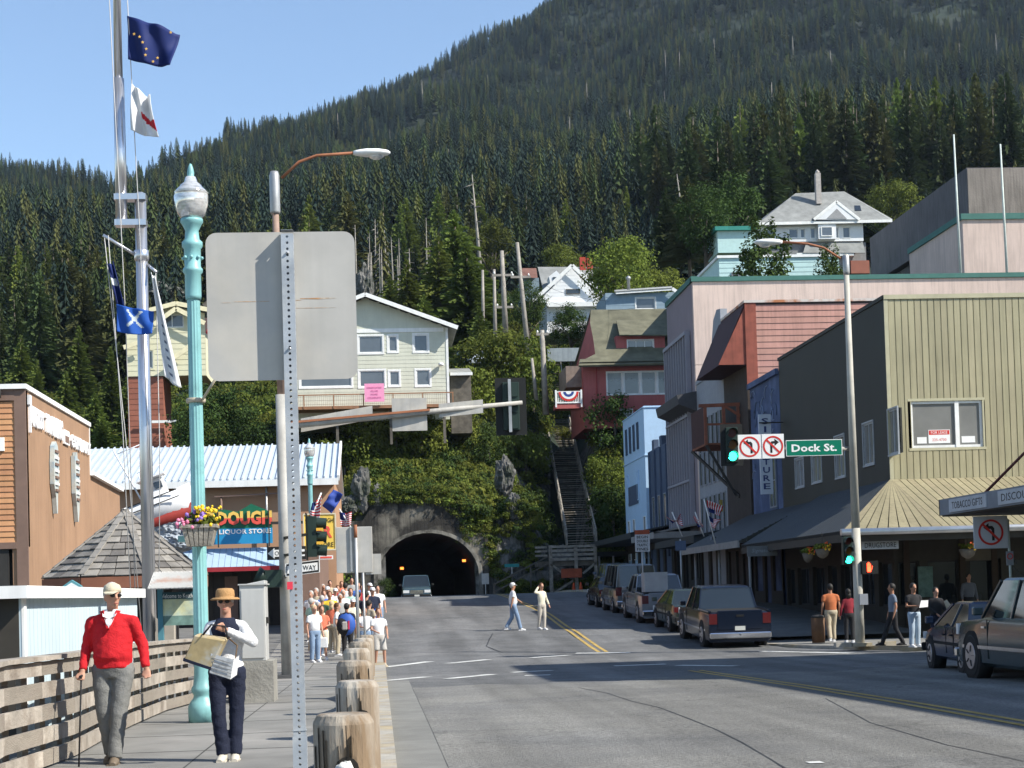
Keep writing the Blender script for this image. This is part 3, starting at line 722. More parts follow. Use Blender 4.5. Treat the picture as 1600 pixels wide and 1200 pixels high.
# bushes at the tunnel foot
put(shr[1], 603, 112, 'small dark bush at the left foot of the tunnel arch', sc=.55, z=1.4)
def boulder(r, seed, lump=.24):
    bm = bmesh.new(); bmesh.ops.create_icosphere(bm, subdivisions=4, radius=1)
    for v in bm.verts:
        n = v.co.normalized(); k = 1 + lump * 1.3 * noise.noise(n * 1.7 + V((seed, 0, 0))) - lump * 1.5 * abs(noise.noise(n * 3.6 + V((seed, 5, 0)))) + lump * .8 * abs(noise.noise(V((n.x * 9, n.y * 9, n.z * 4 + seed)))) + lump * .3 * noise.noise(n * 17 + V((0, seed, 0)))
        v.co = V((n.x * r[0] * k, n.y * r[1] * k, n.z * r[2] * k))
    me = bpy.data.meshes.new('rock_outcrop'); bm.to_mesh(me); bm.free(); me.materials.append(mRock); return me
for i, (px, py, s, r, lb) in enumerate(((566, 765, 117.8, (.7, .7, 1.5), 'pale jagged rock with a pointed top beside the tunnel headwall'), (590, 775, 117.8, (.45, .5, .8), 'pale rock left of the headwall, under the ivy'), (545, 790, 117.6, (.6, .6, .7), 'low grey rock by the tunnel headwall corner'),
        (788, 745, 119.3, (.7, .8, 1.5), 'grey rock face above the right shoulder of the tunnel'), (803, 792, 118.5, (.6, .8, 1.0), 'dark grey rock below the rock face right of the tunnel'), (765, 880, 118.8, (1.0, 1.0, 3.0), 'dark cliff foot just right of the tunnel arch'),
        (795, 880, 118.6, (1.6, 1.0, 3.2), 'dark cliff behind the small teal street sign'), (832, 890, 119, (1.4, 1.0, 2.8), 'dark cliff foot left of the stair landing'), (570, 455, 200, (1.1, 1.5, 3.0), 'grey bare cliff behind the ridge of the green house'), (258, 462, 224, (2.6, 3, 1.6), 'pale rock outcrop above the yellow house'), (160, 485, 224, (1.0, 1.5, .9), 'small pale rock showing between left trees'), (880, 905, 118.5, (2.2, 1, 2.2), 'dark rock in the shade under the landing'))):
    o = bpy.data.objects.new('rock_outcrop', boulder(r, i * 3.3)); COL.objects.link(o); o.location = HY(px, py, s); tag(o, lb, 'rock')

# ------------------------------------------------------------------ tunnel
mConcS = M('stained_concrete', (.24, .22, .18), .95, .3, .9, .6, 12, c2=(.035, .032, .028), c2s=.45, c2t=.47, streak=.75)
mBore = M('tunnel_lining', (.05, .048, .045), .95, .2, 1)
mArch = M('arch_ring_concrete', (.25, .235, .2), .9, .3, 1.5, .5, 20, streak=.5, c2=(.07, .065, .055), c2s=.7, c2t=.55)
tx0, tx1 = XY(591, 118), XY(749, 118); tcx, tr_ = (tx0 + tx1) / 2, (tx1 - tx0) / 2; tz0 = gz(118); ttop = ZY(670, 833, 118) - tz0
def arch(r, h, k=18): 
    sp = h - r * .86; return [(-r, 0)] + [(-r * cos(a), sp + r * .86 * sin(a)) for a in np.linspace(0, pi, k)] + [(r, 0)]
tun = thing('tunnel_portal', 'stained concrete headwall with a dark arched tunnel mouth', 'tunnel', (tcx, 118, tz0))
A = [(tcx + x, tz0 + z) for x, z in arch(tr_, ttop)]
mb = MB(); top = [(tcx + (x - tcx) * 1.0, z) for x, z in A]
outl = []
for (x, z) in A:    # outer outline of the headwall: follows the bank
    t = (x - (tcx - tr_)) / (2 * tr_); xo = tcx - tr_ - 2.3 + t * (2 * tr_ + 3.0)
    zo = tz0 + (0 if z < tz0 + .01 else [5.6, 6.6, 7.3, 7.6, 7.5, 6.8, 4.5][min(6, int(t * 6.99))])
    outl.append((xo, zo))
n = len(A)
vs = [(x, 117.6, z) for x, z in A] + [(x, 117.6, z) for x, z in outl] + [(x, 119.2, z) for x, z in outl]
fs = [(i, i + 1, i + 1 + n, i + n) for i in range(n - 1)] + [(i + n, i + n + 1, i + 2 * n + 1, i + 2 * n) for i in range(n - 1)]
fs = [f[::-1] for f in fs]
mb.add(vs, fs); mb.build('headwall', mConcS, tun)
mb = MB(); B = [(tcx + (x) * 1.075, tz0 + z * 1.05) for x, z in arch(tr_, ttop)]
mb.add([(x, 117.48, z) for x, z in A] + [(x, 117.48, z) for x, z in B] + [(x, 117.62, z) for x, z in B] + [(x, 119, z) for x, z in A],
       [(i, i + n, i + n + 1, i + 1) for i in range(n - 1)] + [(i + n, i + 2 * n, i + 2 * n + 1, i + n + 1) for i in range(n - 1)] + [(i, i + 1, i + 1 + 3 * n, i + 3 * n) for i in range(n - 1)])
mb.build('arch_ring', mArch, tun)
mb = MB(); vs = []
for y in (118.0, 126, 134, 142, 158): vs += [(x, y, z) for x, z in A]
mb.add(vs, [(k * n + i, (k + 1) * n + i, (k + 1) * n + i + 1, k * n + i + 1) for k in range(4) for i in range(n - 1)] + [tuple(range(4 * n, 5 * n))])
mb.build('bore', mBore, tun)
mLampO = M('orange_lamp', (1.0, .2, .03), emit=2.5)
for px, py in ((628, 888), (725, 876)):
    p = HY(px, py, 126); MB().box(p.x - .13, 125.9, p.z - .09, p.x + .13, 126.1, p.z + .09).build('tunnel_lamp', mLampO, tun)
# small signs at the cliff foot
mGal = M('galvanised_steel', (.42, .42, .41), .45, .15, 3, metal=.6, streak=.2)
mGalD = M('weathered_pole_paint', (.40, .385, .35), .6, .2, 2, streak=.3)
mSignBack = M('sign_back_aluminium', (.45, .435, .40), .6, .1, 3.0, metal=.15, c2=(.51, .48, .42), c2s=2.2, streak=.18)
mGreenS = M('sign_green', (.0, .17, .10), .4, .05)
mWhiteS = M('sign_white', (.82, .82, .80), .4, .05)
mBlackS = M('sign_black', (.02, .02, .02), .4, .05)
mRedS = M('sign_red', (.6, .04, .03), .4, .05)
def post_sign(name, lab, cat, px, pyb, y, w, h, pz, mp_, ms, zb=None, pw=.06):
    x = XY(px, y); z0 = gz(y) if zb is None else zb; o = thing(name, lab, cat, (x, y, z0)); zt = ZY(px, pz, y)
    MB().bar((x, y, z0), (x, y, zt), pw).build('post', mp_, o)
    MB().box(x - w / 2, y - .05, zt - h, x + w / 2, y - .03, zt).build('sign_plate', ms, o); return o
o = post_sign('street_sign', 'small teal street name sign on a pale post at the cliff foot', 'street sign', 801, 0, 114, 1.0, .22, 881, mGal, M('teal_sign', (.02, .2, .2), .5))
o = post_sign('road_sign', 'small grey square sign right of the tunnel mouth', 'sign', 759, 0, 116.5, .5, .75, 896, mGal, mSignBack)

# ------------------------------------------------------------------ wooden stair up the bluff with its landing
mWood = M('weathered_wood', (.27, .245, .205), .9, .3, 3, .5, 25, stretch=(1, 1, 1), c2=(.18, .16, .13), c2s=4)
mWoodD = M('dark_old_wood', (.12, .105, .085), .9, .3, 3)
sA, sB = HY(909, 852, 116.5), HY(869, 655, 149); st = thing('wooden_stair', 'long weathered wooden stair climbing the green bluff', 'stair', (sA.x, sA.y, sA.z))
NS = 64
for i in range(NS):
    t = i / (NS - 1); p = sA.lerp(sB, t); w = 1.0
    if i < 8 or True:
        m = MB(); m.box(p.x - w, p.y - .16, p.z - .05, p.x + w, p.y + .18, p.z); m.build('tread', mWood if i % 3 else mWoodD, st)
for sx in (-1, 1):
    a, b = sA + V((sx * 1.05, 0, -.15)), sB + V((sx * 1.05, 0, -.15)); MB().bar(a, b, .08, .34).build('stringer', mWoodD, st)
    for (t0, t1) in ((0, .38), (.42, 1)):
        if sx == 1 and t0 > 0: t1 = .92
        m = MB(); k = 6 if t0 == 0 else 9
        for i in range(k + 1):
            p = a.lerp(b, lerp(t0, t1, i / k)); m.bar(p, p + V((0, 0, 1.15)), .12)
        m.build('railing_posts', mWood, st, kind='stuff')
        for h in (.6, 1.15):
            MB().bar(a.lerp(b, t0) + V((0, 0, h)), a.lerp(b, t1) + V((0, 0, h)), .1, .2 if h > 1 else .12).build('handrail', mWood, st)
# far upper flight
sC, sD = HY(868, 640, 150), HY(857, 520, 186)
st2 = thing('wooden_stair', 'dark upper flight of the wooden stair climbing to the parked cars', 'stair', tuple(sC))
for i in range(44):
    p = sC.lerp(sD, i / 43); MB().box(p.x - .8, p.y - .2, p.z - .05, p.x + .8, p.y + .2, p.z).build('tread', mWoodD, st2)
for sx in (-1, 1): MB().bar(sC + V((sx * .9, 0, 1)), sD + V((sx * .9, 0, 1)), .1, .16).build('handrail', mWood, st2)
lx0, lx1, lz, ly = XY(862, 114.5), XY(932, 114.5), ZY(900, 876, 114.5), 114.5
ld = thing('stair_landing', 'grey wooden stair landing with rail boards on braced posts', 'landing', ((lx0 + lx1) / 2, ly, gz(ly)))
MB().box(lx0 - .9, ly, lz - .35, lx1 + .05, ly + 2.2, lz).build('deck', mWoodD, ld)
for x in (lx0, (lx0 + lx1) / 2 + .2, lx1):
    MB().bar((x, ly - .06, gz(ly)), (x, ly - .06, lz + 1.1), .22).build('post', mWood, ld)
for k, h in enumerate((.12, .42, .72, 1.0)):
    MB().box(lx0 - .1, ly - .2, lz + h - .09, lx1 + .1, ly - .14, lz + h + .09).build('rail_board', mWood, ld)
    if k: MB().box(lx0 - 1.0, ly + .6, lz + h - .07, lx0 - .15, ly + .66, lz + h + .07).build('rail_board', mWood, ld)
for a, b in (((lx0, lz - .2), (lx0 + .9, lz - .9)), ((lx1, lz - .2), (lx1 - .9, lz - .9)), ((lx0 + 1.5, gz(ly) + .9), (lx0 + .2, gz(ly) + .1))):
    MB().bar((a[0], ly - .1, a[1]), (b[0], ly - .1, b[1]), .14).build('brace', mWood, ld)
mOrg = M('faded_orange_board', (.32, .07, .03), .7, .2)
p0, p1 = HY(877, 903, 113.9), HY(909, 888, 113.9)
tag(MB().box(p0.x, 113.86, p0.z, p1.x, 113.92, p1.z).build('road_work_sign', mOrg, org=tuple(p0)), 'orange rectangular sign hanging under the stair landing', 'sign')
a0, b0 = HY(772, 925, 113), HY(858, 880, 114.4)
rmp = thing('ramp_railing', 'sloping dark handrail running down from the landing', 'railing', tuple(a0))
for h in (0, .5): MB().bar(a0 + V((0, 0, h)), b0 + V((0, 0, h)), .08).build('rail', mWoodD, rmp)
for t in (0, .33, .66, 1): p = a0.lerp(b0, t); MB().bar(p + V((0, 0, -1)), p + V((0, 0, .6)), .08).build('post', mWoodD, rmp)

# ------------------------------------------------------------------ houses on the hill
mWinD = glassy('window_glass', (.10, .115, .13)); mWinG = glassy('window_glass_pale', (.20, .20, .19)); mWinK = glassy('window_glass_dark', (.02, .025, .03))
mTrimW = M('white_trim', (.80, .80, .77), .6, .08, 2, streak=.12)
mGreenH = M('pale_green_siding', (.57, .575, .47), .75, .06, 1, streak=.1)
mYelH = M('yellow_siding', (.64, .61, .43), .75, .06, 1)
mRedH = M('red_siding', (.40, .11, .10), .75, .1, 1, streak=.15)
mBrickR = M('brick_red_siding', (.27, .10, .065), .8, .12, 1)
mRoofG = M('grey_shingle_roof', (.22, .225, .215), .9, .2, 1.2, .5, 14)
mRoofO = M('olive_shingle_roof', (.13, .125, .085), .95, .25, 1.2, .5, 14)
mRoofBr = M('brown_roof', (.16, .08, .06), .9, .2)
mWhiteH = M('white_siding', (.72, .73, .73), .7, .06, 1)
mDeckW = M('cedar_deck', (.30, .15, .08), .8, .2, 3)
# --- pale green gabled house
Y0 = 126; F = Fa(0, Y0)
gx1 = XY(711, Y0); gx0 = XY(470, Y0) - .8; zb, zm, ze = ZY(600, 636, Y0), ZY(600, 566, Y0), ZY(711, 512, Y0); zp, xp = ZY(583, 466, Y0), XY(583, Y0)
gh = thing('gabled_house', 'pale green gabled house with white trim above the tunnel', 'house', ((gx0 + gx1) / 2, Y0, zb - 2))
zf = lambda px, py: ZY(px, py, Y0)
holes = []
for (a, b, c, d) in ((571, 608, 551, 525), (618, 631, 549, 525), (658, 679, 549, 523), (571, 610, 604, 579), (618, 633, 602, 580), (660, 681, 602, 578), (560, 550, 604, 579)):
    if a > b: a, b = 478, 558
    holes.append((XY(a, Y0), XY(b, Y0), zf((a + b) / 2, c), zf((a + b) / 2, d)))
holes.append((XY(480, Y0), XY(555, Y0), zf(520, 551), zf(520, 525)))
mb = MB(); wall_holes(mb, F, gx0, gx1, zb - 1.0, ze, holes); mb.fpoly(F, [(gx0, ze), (gx1, ze), (xp, zp)], -.2, 0)
mb.box(gx0, Y0 + .3, zb - 1.0, gx1, Y0 + 9, ze); mb.build('wall', mGreenH, gh)
sl_ = (zp - ze) / (gx1 - xp)
siding(F, gx0, gx1, zb, ze, holes, .3, gh, mGreenH)
siding(F, gx0, gx1, ze, zp, [], .3, gh, mGreenH, urange=lambda z: (xp - (zp - z) / (zp - ze) * (xp - gx0) + .1, xp + (zp - z) / sl_ - .1))
for side, xe in ((0, gx0 - .7), (1, gx1 + .75)):
    zz_ = zp - abs(xe - xp) * (sl_ if side else (zp - ze) / (xp - gx0)); m = MB(); a, b = (xp, Y0 - .8, zp + .3), (xe, Y0 - .8, zz_ + .3)
    q = [(xp, Y0 - .8, zp + .28), (xe, Y0 - .8, zz_ + .28), (xe, Y0 + 9.5, zz_ + .28), (xp, Y0 + 9.5, zp + .28)]
    if side == 0: q = [q[1], q[0], q[3], q[2]]
    m.slab(*(q), .12); m.build('roof', mRoofG, gh)
    MB().bar((xp, Y0 - .82, zp + .16), (xe, Y0 - .82, zz_ + .16), .06, .3, up=(0, 1, 0) if False else (0, 0, 1)).build('bargeboard', mTrimW, gh)
for h in holes: window(gh, F, *h, cols=1, fr=mTrimW, gl=mWinD, fw=.07, trim=mTrimW, tw=.14, back=.05)
MB().fbox(F, gx0, gx1 - .3, ze - .28, ze + .02, .0, .05).build('belt_trim', mTrimW, gh)
MB().fbox(F, gx1 - .16, gx1 + .02, zb, ze, .0, .05).build('corner_board', mTrimW, gh)
MB().lathe([(0, 0), (.2, .05), (.22, .2), (.1, .3), (0, .32)], (XY(699, Y0), Y0 - .3, zf(699, 573)), 10).build('wall_lamp', mTrimW, gh)
dk = thing('deck', 'brown wooden balcony deck with thin rail in front of the green house', 'deck', (gx1, Y0 - 2.2, zb - .4))
MB().box(gx0, Y0 - 2.4, zb - .35, gx1 + .2, Y0 - .1, zb - .12).build('deck_floor', mDeckW, dk)
MB().box(gx0, Y0 - 2.44, zb + .68, gx1 + .2, Y0 - 2.36, zb + .76).build('rail', mDeckW, dk)
m = MB()
for x in np.arange(gx0, gx1 + .2, .14): m.bar((x, Y0 - 2.4, zb - .1), (x, Y0 - 2.4, zb + .68), .012)
m.build('balusters', M('wire_brown', (.16, .08, .05), .6), dk, kind='stuff')
for x in (gx1 + .15, gx1 - 2.1, gx1 - 4.3, gx1 - 6.5, gx1 - 8.7, gx1 - 10.9): MB().bar((x, Y0 - 2.4, zb - .3), (x, Y0 - 2.4, zb + .72), .08).build('rail_post', mDeckW, dk)
for x in (gx1 - .5, gx1 - 4.5, gx1 - 8.5): MB().bar((x, Y0 - 1.6, zb - 3), (x, Y0 - 1.6, zb - .3), .2).build('support', mWoodD, dk)
mPink = M('pink_banner', (.85, .32, .50), .7, .05)
c0, c1 = HY(570, 628, Y0 - 2.6), HY(600, 599, Y0 - 2.6); bn = thing('banner', 'bright pink banner with small print hung on the deck rail', 'banner', (c0.x, Y0 - 2.6, c0.z))
mb = MB(); mb.box(c0.x, Y0 - 2.62, c0.z, c1.x, Y0 - 2.56, c1.z); mb.build('cloth', mPink, bn)
mPinkT = M('pink_print', (.55, .12, .3), .7, 0)
FB = Fa(0, Y0 - 2.63)
for i, (s_, w) in enumerate((('CONGRATULATIONS', 1.1), ('WELCOME', .55), ('HOME', .5), ('CELEBRATE', 1.0))):
    textm(s_, FB, (c0.x + c1.x) / 2, c1.z - .3 - i * .25, w, .13, mPinkT, bn)
# low annex roof right of the house
an = thing('shed', 'low flat roofed shed at the right end of the green house', 'shed', (XY(730, 127), 128, zb))
x0, x1 = XY(713, 127), XY(748, 127); z1 = zf(730, 578)
MB().box(x0, 127.2, zb - 2, x1 - .1, 131, z1 - .2).build('wall', mWoodD, an); MB().slab((x0, 126.8, z1 - .1), (x1, 126.8, z1 - .1), (x1, 131, z1 + .8), (x0, 131, z1 + .8), .12).build('roof', mRoofG, an)
MB().box(x0, 126.72, z1 - .3, x1, 126.78, z1 - .08).build('fascia', mTrimW, an)
# --- yellow house with red lower wall (left, behind the flag and lamp)
Y1 = 130; F = Fa(0, Y1); z_ = lambda py, px=270: ZY(px, py, Y1)
yx0, yx1 = XY(206, Y1), XY(330, Y1)
yh = thing('cottage', 'yellow sided house with brick red lower storey behind the flagpole', 'house', ((yx0 + yx1) / 2, Y1, z_(650)))
holes = [(XY(230, Y1), XY(247, Y1), z_(575), z_(547)), (XY(260, Y1), XY(297, Y1), z_(512), z_(491))]
mb = MB(); wall_holes(mb, F, yx0, yx1, z_(587), z_(520), [holes[0]]); xa, xb, xq = XY(235, Y1), XY(330, Y1), XY(275, Y1)
wall_holes(mb, F, xa, xb, z_(520), z_(490), [holes[1]]); mb.fpoly(F, [(xa, z_(490)), (xb, z_(490)), (xq, z_(477))], -.2, 0); mb.box(yx0, Y1 + .3, z_(587), yx1, Y1 + 6, z_(520)); mb.build('wall', mYelH, yh)
siding(F, yx0, yx1, z_(587), z_(520), holes, .42, yh, mYelH, lap=.03); siding(F, xa, xb, z_(520), z_(490), holes, .42, yh, mYelH, lap=.03)
MB().box(yx0, Y1 + .1, z_(700), XY(262, Y1), Y1 + 5, z_(588)).build('lower_wall', mBrickR, yh); siding(Fa(0, Y1 + .1), yx0, XY(262, Y1), z_(690), z_(588), [], .42, yh, mBrickR, lap=.03)
for h in holes: window(yh, F, *h, cols=1 if h[0] < XY(250, Y1) else 2, fr=mTrimW, gl=mWinD, fw=.1, trim=mYelH, tw=.14)
for (a, b, c, d) in ((275, 474, 352, 489), (275, 474, 205, 492), (275, 482, 320, 505), (275, 482, 240, 507), (233, 530, 193, 543), (300, 540, 262, 565)):
    p, q = HY(a, b, Y1 - .7), HY(c, d, Y1 - .7); MB().bar(p, q, .1, .34).build('bargeboard', M('cream_trim', (.75, .68, .45), .7), yh)
for s0, (c, d) in ((1, (352, 489)), (0, (205, 492))):
    p, q = HY(275, 473, Y1 - .6), HY(c, d, Y1 - .6); p2, q2 = p + V((0, 6, .3)), q + V((0, 6, .3))
    (MB().slab(p, q, q2, p2, .1) if s0 else MB().slab(q, p, p2, q2, .1)).build('roof', mRoofG, yh)
MB().box(XY(225, Y1), Y1 - .3, z_(661), XY(285, Y1), Y1 - .2, z_(657)).build('porch_rail', mTrimW, yh)
# dark brown house roof behind sign
bh = thing('cottage', 'dark brown house mostly hidden behind the big blank sign', 'house', (XY(360, 150), 150, ZY(360, 520, 150)))
p, q = HY(370, 440, 150), HY(318, 478, 150); MB().bar(p, q, .15, .4).build('bargeboard', mWoodD, bh)
MB().add([tuple(HY(370, 442, 150.2)), tuple(HY(320, 478, 150.2)), tuple(HY(320, 530, 150.2)), tuple(HY(420, 530, 150.2)), tuple(HY(420, 478, 150.2))], [(0, 1, 2, 3, 4)]).add([tuple(HY(370, 442, 156)), tuple(HY(420, 478, 156)), tuple(HY(420, 530, 156)), tuple(HY(320, 530, 156)), tuple(HY(320, 478, 156))], [(0, 1, 2, 3, 4), (0, 4, -5 + 5, 0)][:1]).build('wall', M('dark_brown_siding', (.14, .09, .08), .8, .15), bh)
# --- red house with olive roof
Y2 = 128; F = Fa(0, Y2); z_ = lambda py, px=990: ZY(px, py, Y2); X = lambda px: XY(px, Y2)
rh = thing('bungalow', 'red sided house with a sweeping olive shingle roof and white windows', 'house', (X(990), Y2, z_(650)))
holes = [(X(a), X(b), z_(616), z_(581)) for a, b in ((959, 983), (986, 1010), (1013, 1036), (1039, 1062))] + [(X(979), X(997), z_(651), z_(640))]
mb = MB(); wall_holes(mb, F, X(922), X(1075), z_(668), z_(572), holes); mb.box(X(922), Y2 + .25, z_(668), X(1075), Y2 + 9, z_(572)); mb.build('wall', mRedH, rh)
siding(F, X(922), X(1075), z_(668), z_(572), holes, .26, rh, mRedH)
for h in holes: window(rh, F, *h, cols=2 if h[3] < z_(620) else 1, fr=mTrimW, gl=mWinD, fw=.07, trim=mTrimW, tw=.07)
MB().fbox(F, X(942), X(943.5), z_(650), z_(574), .03, .1).build('downpipe', M('red_pipe', (.3, .04, .04), .6), rh)
mCur = M('lace_curtain', (.34, .37, .38), .8, .1)
for h in holes[:4]:
    m = MB(); n = 12; zt_ = h[3] - .1; P_ = [(lerp(h[0] + .08, h[1] - .08, i / n), zt_ - .38 - .14 * abs(sin(i / n * pi * 2))) for i in range(n + 1)]; m.fpoly(F, P_ + [(h[1] - .08, zt_), (h[0] + .08, zt_)], -.09, -.085); m.build('curtain', mCur, rh)
# roof: lower skirt, sweeping main slope
a = [HY(904, 571, Y2 - 1.2), HY(1085, 566, Y2 - 1.2), HY(1085, 558, Y2 - .3), HY(906, 561, Y2 - .3)]
MB().slab(a[0], a[1], a[2], a[3], .15).build('eave', mRoofO, rh)
rows_ = [(904, 566, Y2 - 1.0), (930, 553, Y2 + .2), (927, 530, Y2 + 1.6), (922, 505, Y2 + 3.2), (923, 484, Y2 + 4.8)]
mb = MB(); vs = []
for px, py, y in rows_:
    l = HY(px, py, y); vs += [l, V((XY(1085, y), y, l.z))]
mb.add(vs, [(2 * i, 2 * i + 1, 2 * i + 3, 2 * i + 2) for i in range(4)]); ll = V((X(923), Y2 + 9.5, z_(572) + .3)); mb.add([vs[8], vs[9], (X(1085), Y2 + 9.5, z_(572)), tuple(ll)], [(0, 1, 2, 3)]); mb.build('roof', mRoofO, rh)
mb = MB(); mb.add([(vs[2].x + .15, Y2 + .4, z_(572)), tuple(vs[8] - V((-.1, 0, .1))), (X(925), Y2 + 9, z_(572))], [(0, 1, 2)]); mb.build('gable_wall', mRedH, rh)
# dormer
Fd = Fa(0, Y2 + .7); zd0, zd1 = ZY(1010, 556, Y2 + .7), ZY(1010, 524, Y2 + .7); xd0, xd1 = XY(975, Y2 + .7), XY(1052, Y2 + .7)
hd = [(XY(993, Y2 + .7), XY(1034, Y2 + .7), ZY(1010, 553, Y2 + .7), ZY(1010, 531, Y2 + .7))]
mb = MB(); wall_holes(mb, Fd, xd0, xd1, zd0, zd1, hd); mb.box(xd0, Y2 + .95, zd0, xd1, Y2 + 4, zd1); dm = mb.build('dormer', mRedH, rh); siding(Fd, xd0, xd1, zd0, zd1, hd, .25, rh, mRedH)
window(rh, Fd, *hd[0], cols=3, fr=mTrimW, gl=mWinG, fw=.07, trim=mTrimW, tw=.05)
p = [HY(968, 523, Y2 + .1), HY(1060, 523, Y2 + .1), HY(1058, 500, Y2 + 3), HY(963, 500, Y2 + 3)]; MB().slab(*p, .1).build('dormer_roof', mRoofO, rh)
# white railing with bunting, below it
Yb = 127; x0, x1, z0, z1 = XY(877, Yb), XY(919, Yb), ZY(898, 636, Yb), ZY(898, 612, Yb)
rl = thing('balcony', 'white railed porch with red white and blue bunting', 'balcony', (x0, Yb, z0))
MB().box(x0, Yb, z0 - .1, x1, Yb + 1.5, z0 + .25).build('floor', mRedH, rl)
for x in (x0 + .05, x1 - .05): MB().bar((x, Yb - .02, z0), (x, Yb - .02, z1 + .15), .12).build('post', mTrimW, rl)
for z in (z1, z0 + .35): MB().box(x0, Yb - .06, z - .05, x1, Yb + .0, z + .05).build('rail', mTrimW, rl)
for i in range(1, 16): x = lerp(x0, x1, i / 16); MB().box(x - .025, Yb - .03, z0 + .3, x + .025, Yb - .005, z1 - .05).build('baluster', mTrimW, rl)
bx_ = (x0 + x1) / 2
for k, (r, mm) in enumerate(((.78, mRedS), (.6, mWhiteS), (.42, M('bunting_blue', (.03, .06, .25), .6)), (.22, mWhiteS))):
    m = MB(); yk = Yb - .08 - k * .006; m.add([(bx_, yk, z1 + .0)] + [(bx_ + r * cos(a), yk, z1 - r * .95 * sin(a)) for a in np.linspace(0, pi, 14)], [(0, i + 2, i + 1) for i in range(13)]); m.build('bunting', mm, rl)
mb = MB(); mb.box(XY(895, 129), 129, ZY(890, 605, 129), X(922), 134, ZY(890, 572, 129)); tag(mb.build('retaining_wall', M('brown_fence', (.22, .17, .14), .9, .2), org=(X(900), 129, z_(600))), 'brown retaining wall left of the red house', 'wall')
# grey metal retaining wall / guard above
mb = MB(); a, b = HY(856, 565, 140), HY(922, 543, 140); mb.box(a.x, 140, a.z, b.x, 140.3, b.z)
tag(mb.build('guard_wall', M('grey_corrugated', (.28, .32, .34), .6, .1, streak=.3), org=tuple(a)), 'grey metal guard wall above the small yellow bush', 'wall')
# --- blue gray house behind the red one
Y3 = 142; F = Fa(0, Y3); z_ = lambda py, px=1010: ZY(px, py, Y3); X = lambda px: XY(px, Y3)
bl = thing('cottage', 'blue grey house with white fascia behind the olive roof', 'house', (X(1010), Y3, z_(500)))
hs = [(X(1008), X(1039), z_(483), z_(465))]
mBlueH = M('blue_grey_siding', (.22, .30, .36), .75, .08)
mb = MB(); wall_holes(mb, F, X(961), X(1070), z_(510), z_(457), hs); mb.box(X(961), Y3 + .25, z_(510), X(1070), Y3 + 6, z_(457)); mb.build('wall', mBlueH, bl); siding(F, X(961), X(1070), z_(510), z_(457), hs, .35, bl, mBlueH)
window(bl, F, *hs[0], fr=mTrimW, gl=mWinD, fw=.09, trim=mTrimW, tw=.06)
MB().bar(HY(962, 457, Y3 - .4), HY(1050, 451, Y3 - .4), .1, .28).build('fascia', mTrimW, bl); MB().bar(HY(1050, 451, Y3 - .4), HY(1072, 465, Y3 - .4), .1, .28).build('fascia', mTrimW, bl)
MB().slab(HY(960, 455, Y3 - .5), HY(1050, 449, Y3 - .5), HY(1050, 447, Y3 + 6), HY(960, 453, Y3 + 6), .1).build('roof', mRoofG, bl)
MB().lathe([(.14, -.4), (.14, .5), (.22, .55), (.22, .7), (.05, .85)], tuple(HY(982, 446, Y3 + 1)), 10).build('flue', mGal, bl)
# --- white gabled house with dormer and red chimneys
Y4 = 168; F = Fa(0, Y4); z_ = lambda py, px=880: ZY(px, py, Y4); X = lambda px: XY(px, Y4)
wh = thing('gabled_house', 'white gabled house with grey roof and twin red chimneys', 'house', (X(890), Y4, z_(520)))
hs = [(X(899), X(921), z_(460), z_(452))]
xp, zp, xl, xr, zl = X(909), z_(420), X(852), X(960), z_(473)
mb = MB(); mb.fpoly(F, [(xl, zl), (xr, zl), (xp, zp)], -.3, 0); mb.box(X(868), Y4 + .1, z_(520), X(960), Y4 + 8, zl); mb.build('wall', mWhiteH, wh)
siding(F, xl, xr, zl, zp, hs, .35, wh, mWhiteH, urange=lambda z: (xl + (z - zl) / (zp - zl) * (xp - xl) + .1, xr - (z - zl) / (zp - zl) * (xr - xp) - .1))
window(wh, F, *hs[0], fr=mWoodD, gl=mWinK, fw=.06, back=-.06, trim=mTrimW)
for a, b in (((xp, zp + .25), (xl - .4, zl + .1)), ((xp, zp + .25), (xr + .4, zl + .1))): MB().bar((a[0], Y4 - .5, a[1]), (b[0], Y4 - .5, b[1]), .1, .36).build('bargeboard', mTrimW, wh)
MB().box(xl + 1, Y4 - .6, zl - .5, xr, Y4 - .1, zl - .05).build('eave_trim', mTrimW, wh)
r0 = [HY(853, 470, Y4 - .3), HY(905, 430, Y4 + 1), HY(905, 417, Y4 + 6), HY(840, 417, Y4 + 6)]; MB().add(r0, [(0, 1, 2, 3)]).add([HY(840, 417, Y4 + 6), HY(853, 470, Y4 - .3), HY(853, 478, Y4 + 6)], [(0, 1, 2)]).build('roof', mRoofG, wh)
MB().add([HY(905, 430, Y4 + 1), HY(950, 440, Y4 + 1), HY(955, 417, Y4 + 6), HY(905, 417, Y4 + 6)], [(0, 1, 2, 3)]).build('roof', mRoofG, wh)
p0 = HY(884, 436, Y4 + .6); MB().fpoly(Fa(0, Y4 + .6), [(XY(875, Y4 + .6), ZY(880, 443, Y4)), (XY(893, Y4 + .6), ZY(880, 443, Y4)), (XY(893, Y4 + .6), ZY(880, 430, Y4)), (XY(885, Y4 + .6), ZY(880, 421, Y4)), (XY(873, Y4 + .6), ZY(880, 430, Y4))], -2, 0).build('dormer', mWhiteH, wh)
MB().fbox(Fa(0, Y4 + .58), XY(880, Y4), XY(888, Y4), ZY(884, 437, Y4), ZY(884, 431, Y4), 0, .04).build('dormer_window', mWinK, wh)
mChim = M('red_chimney_brick', (.4, .06, .04), .9, .2)
for px in (911, 922): p = HY(px, 418, Y4 + 4); MB().box(p.x - .3, p.y, p.z - 1, p.x + .3, p.y + .6, p.z + 1.1).build('chimney', mChim, wh)
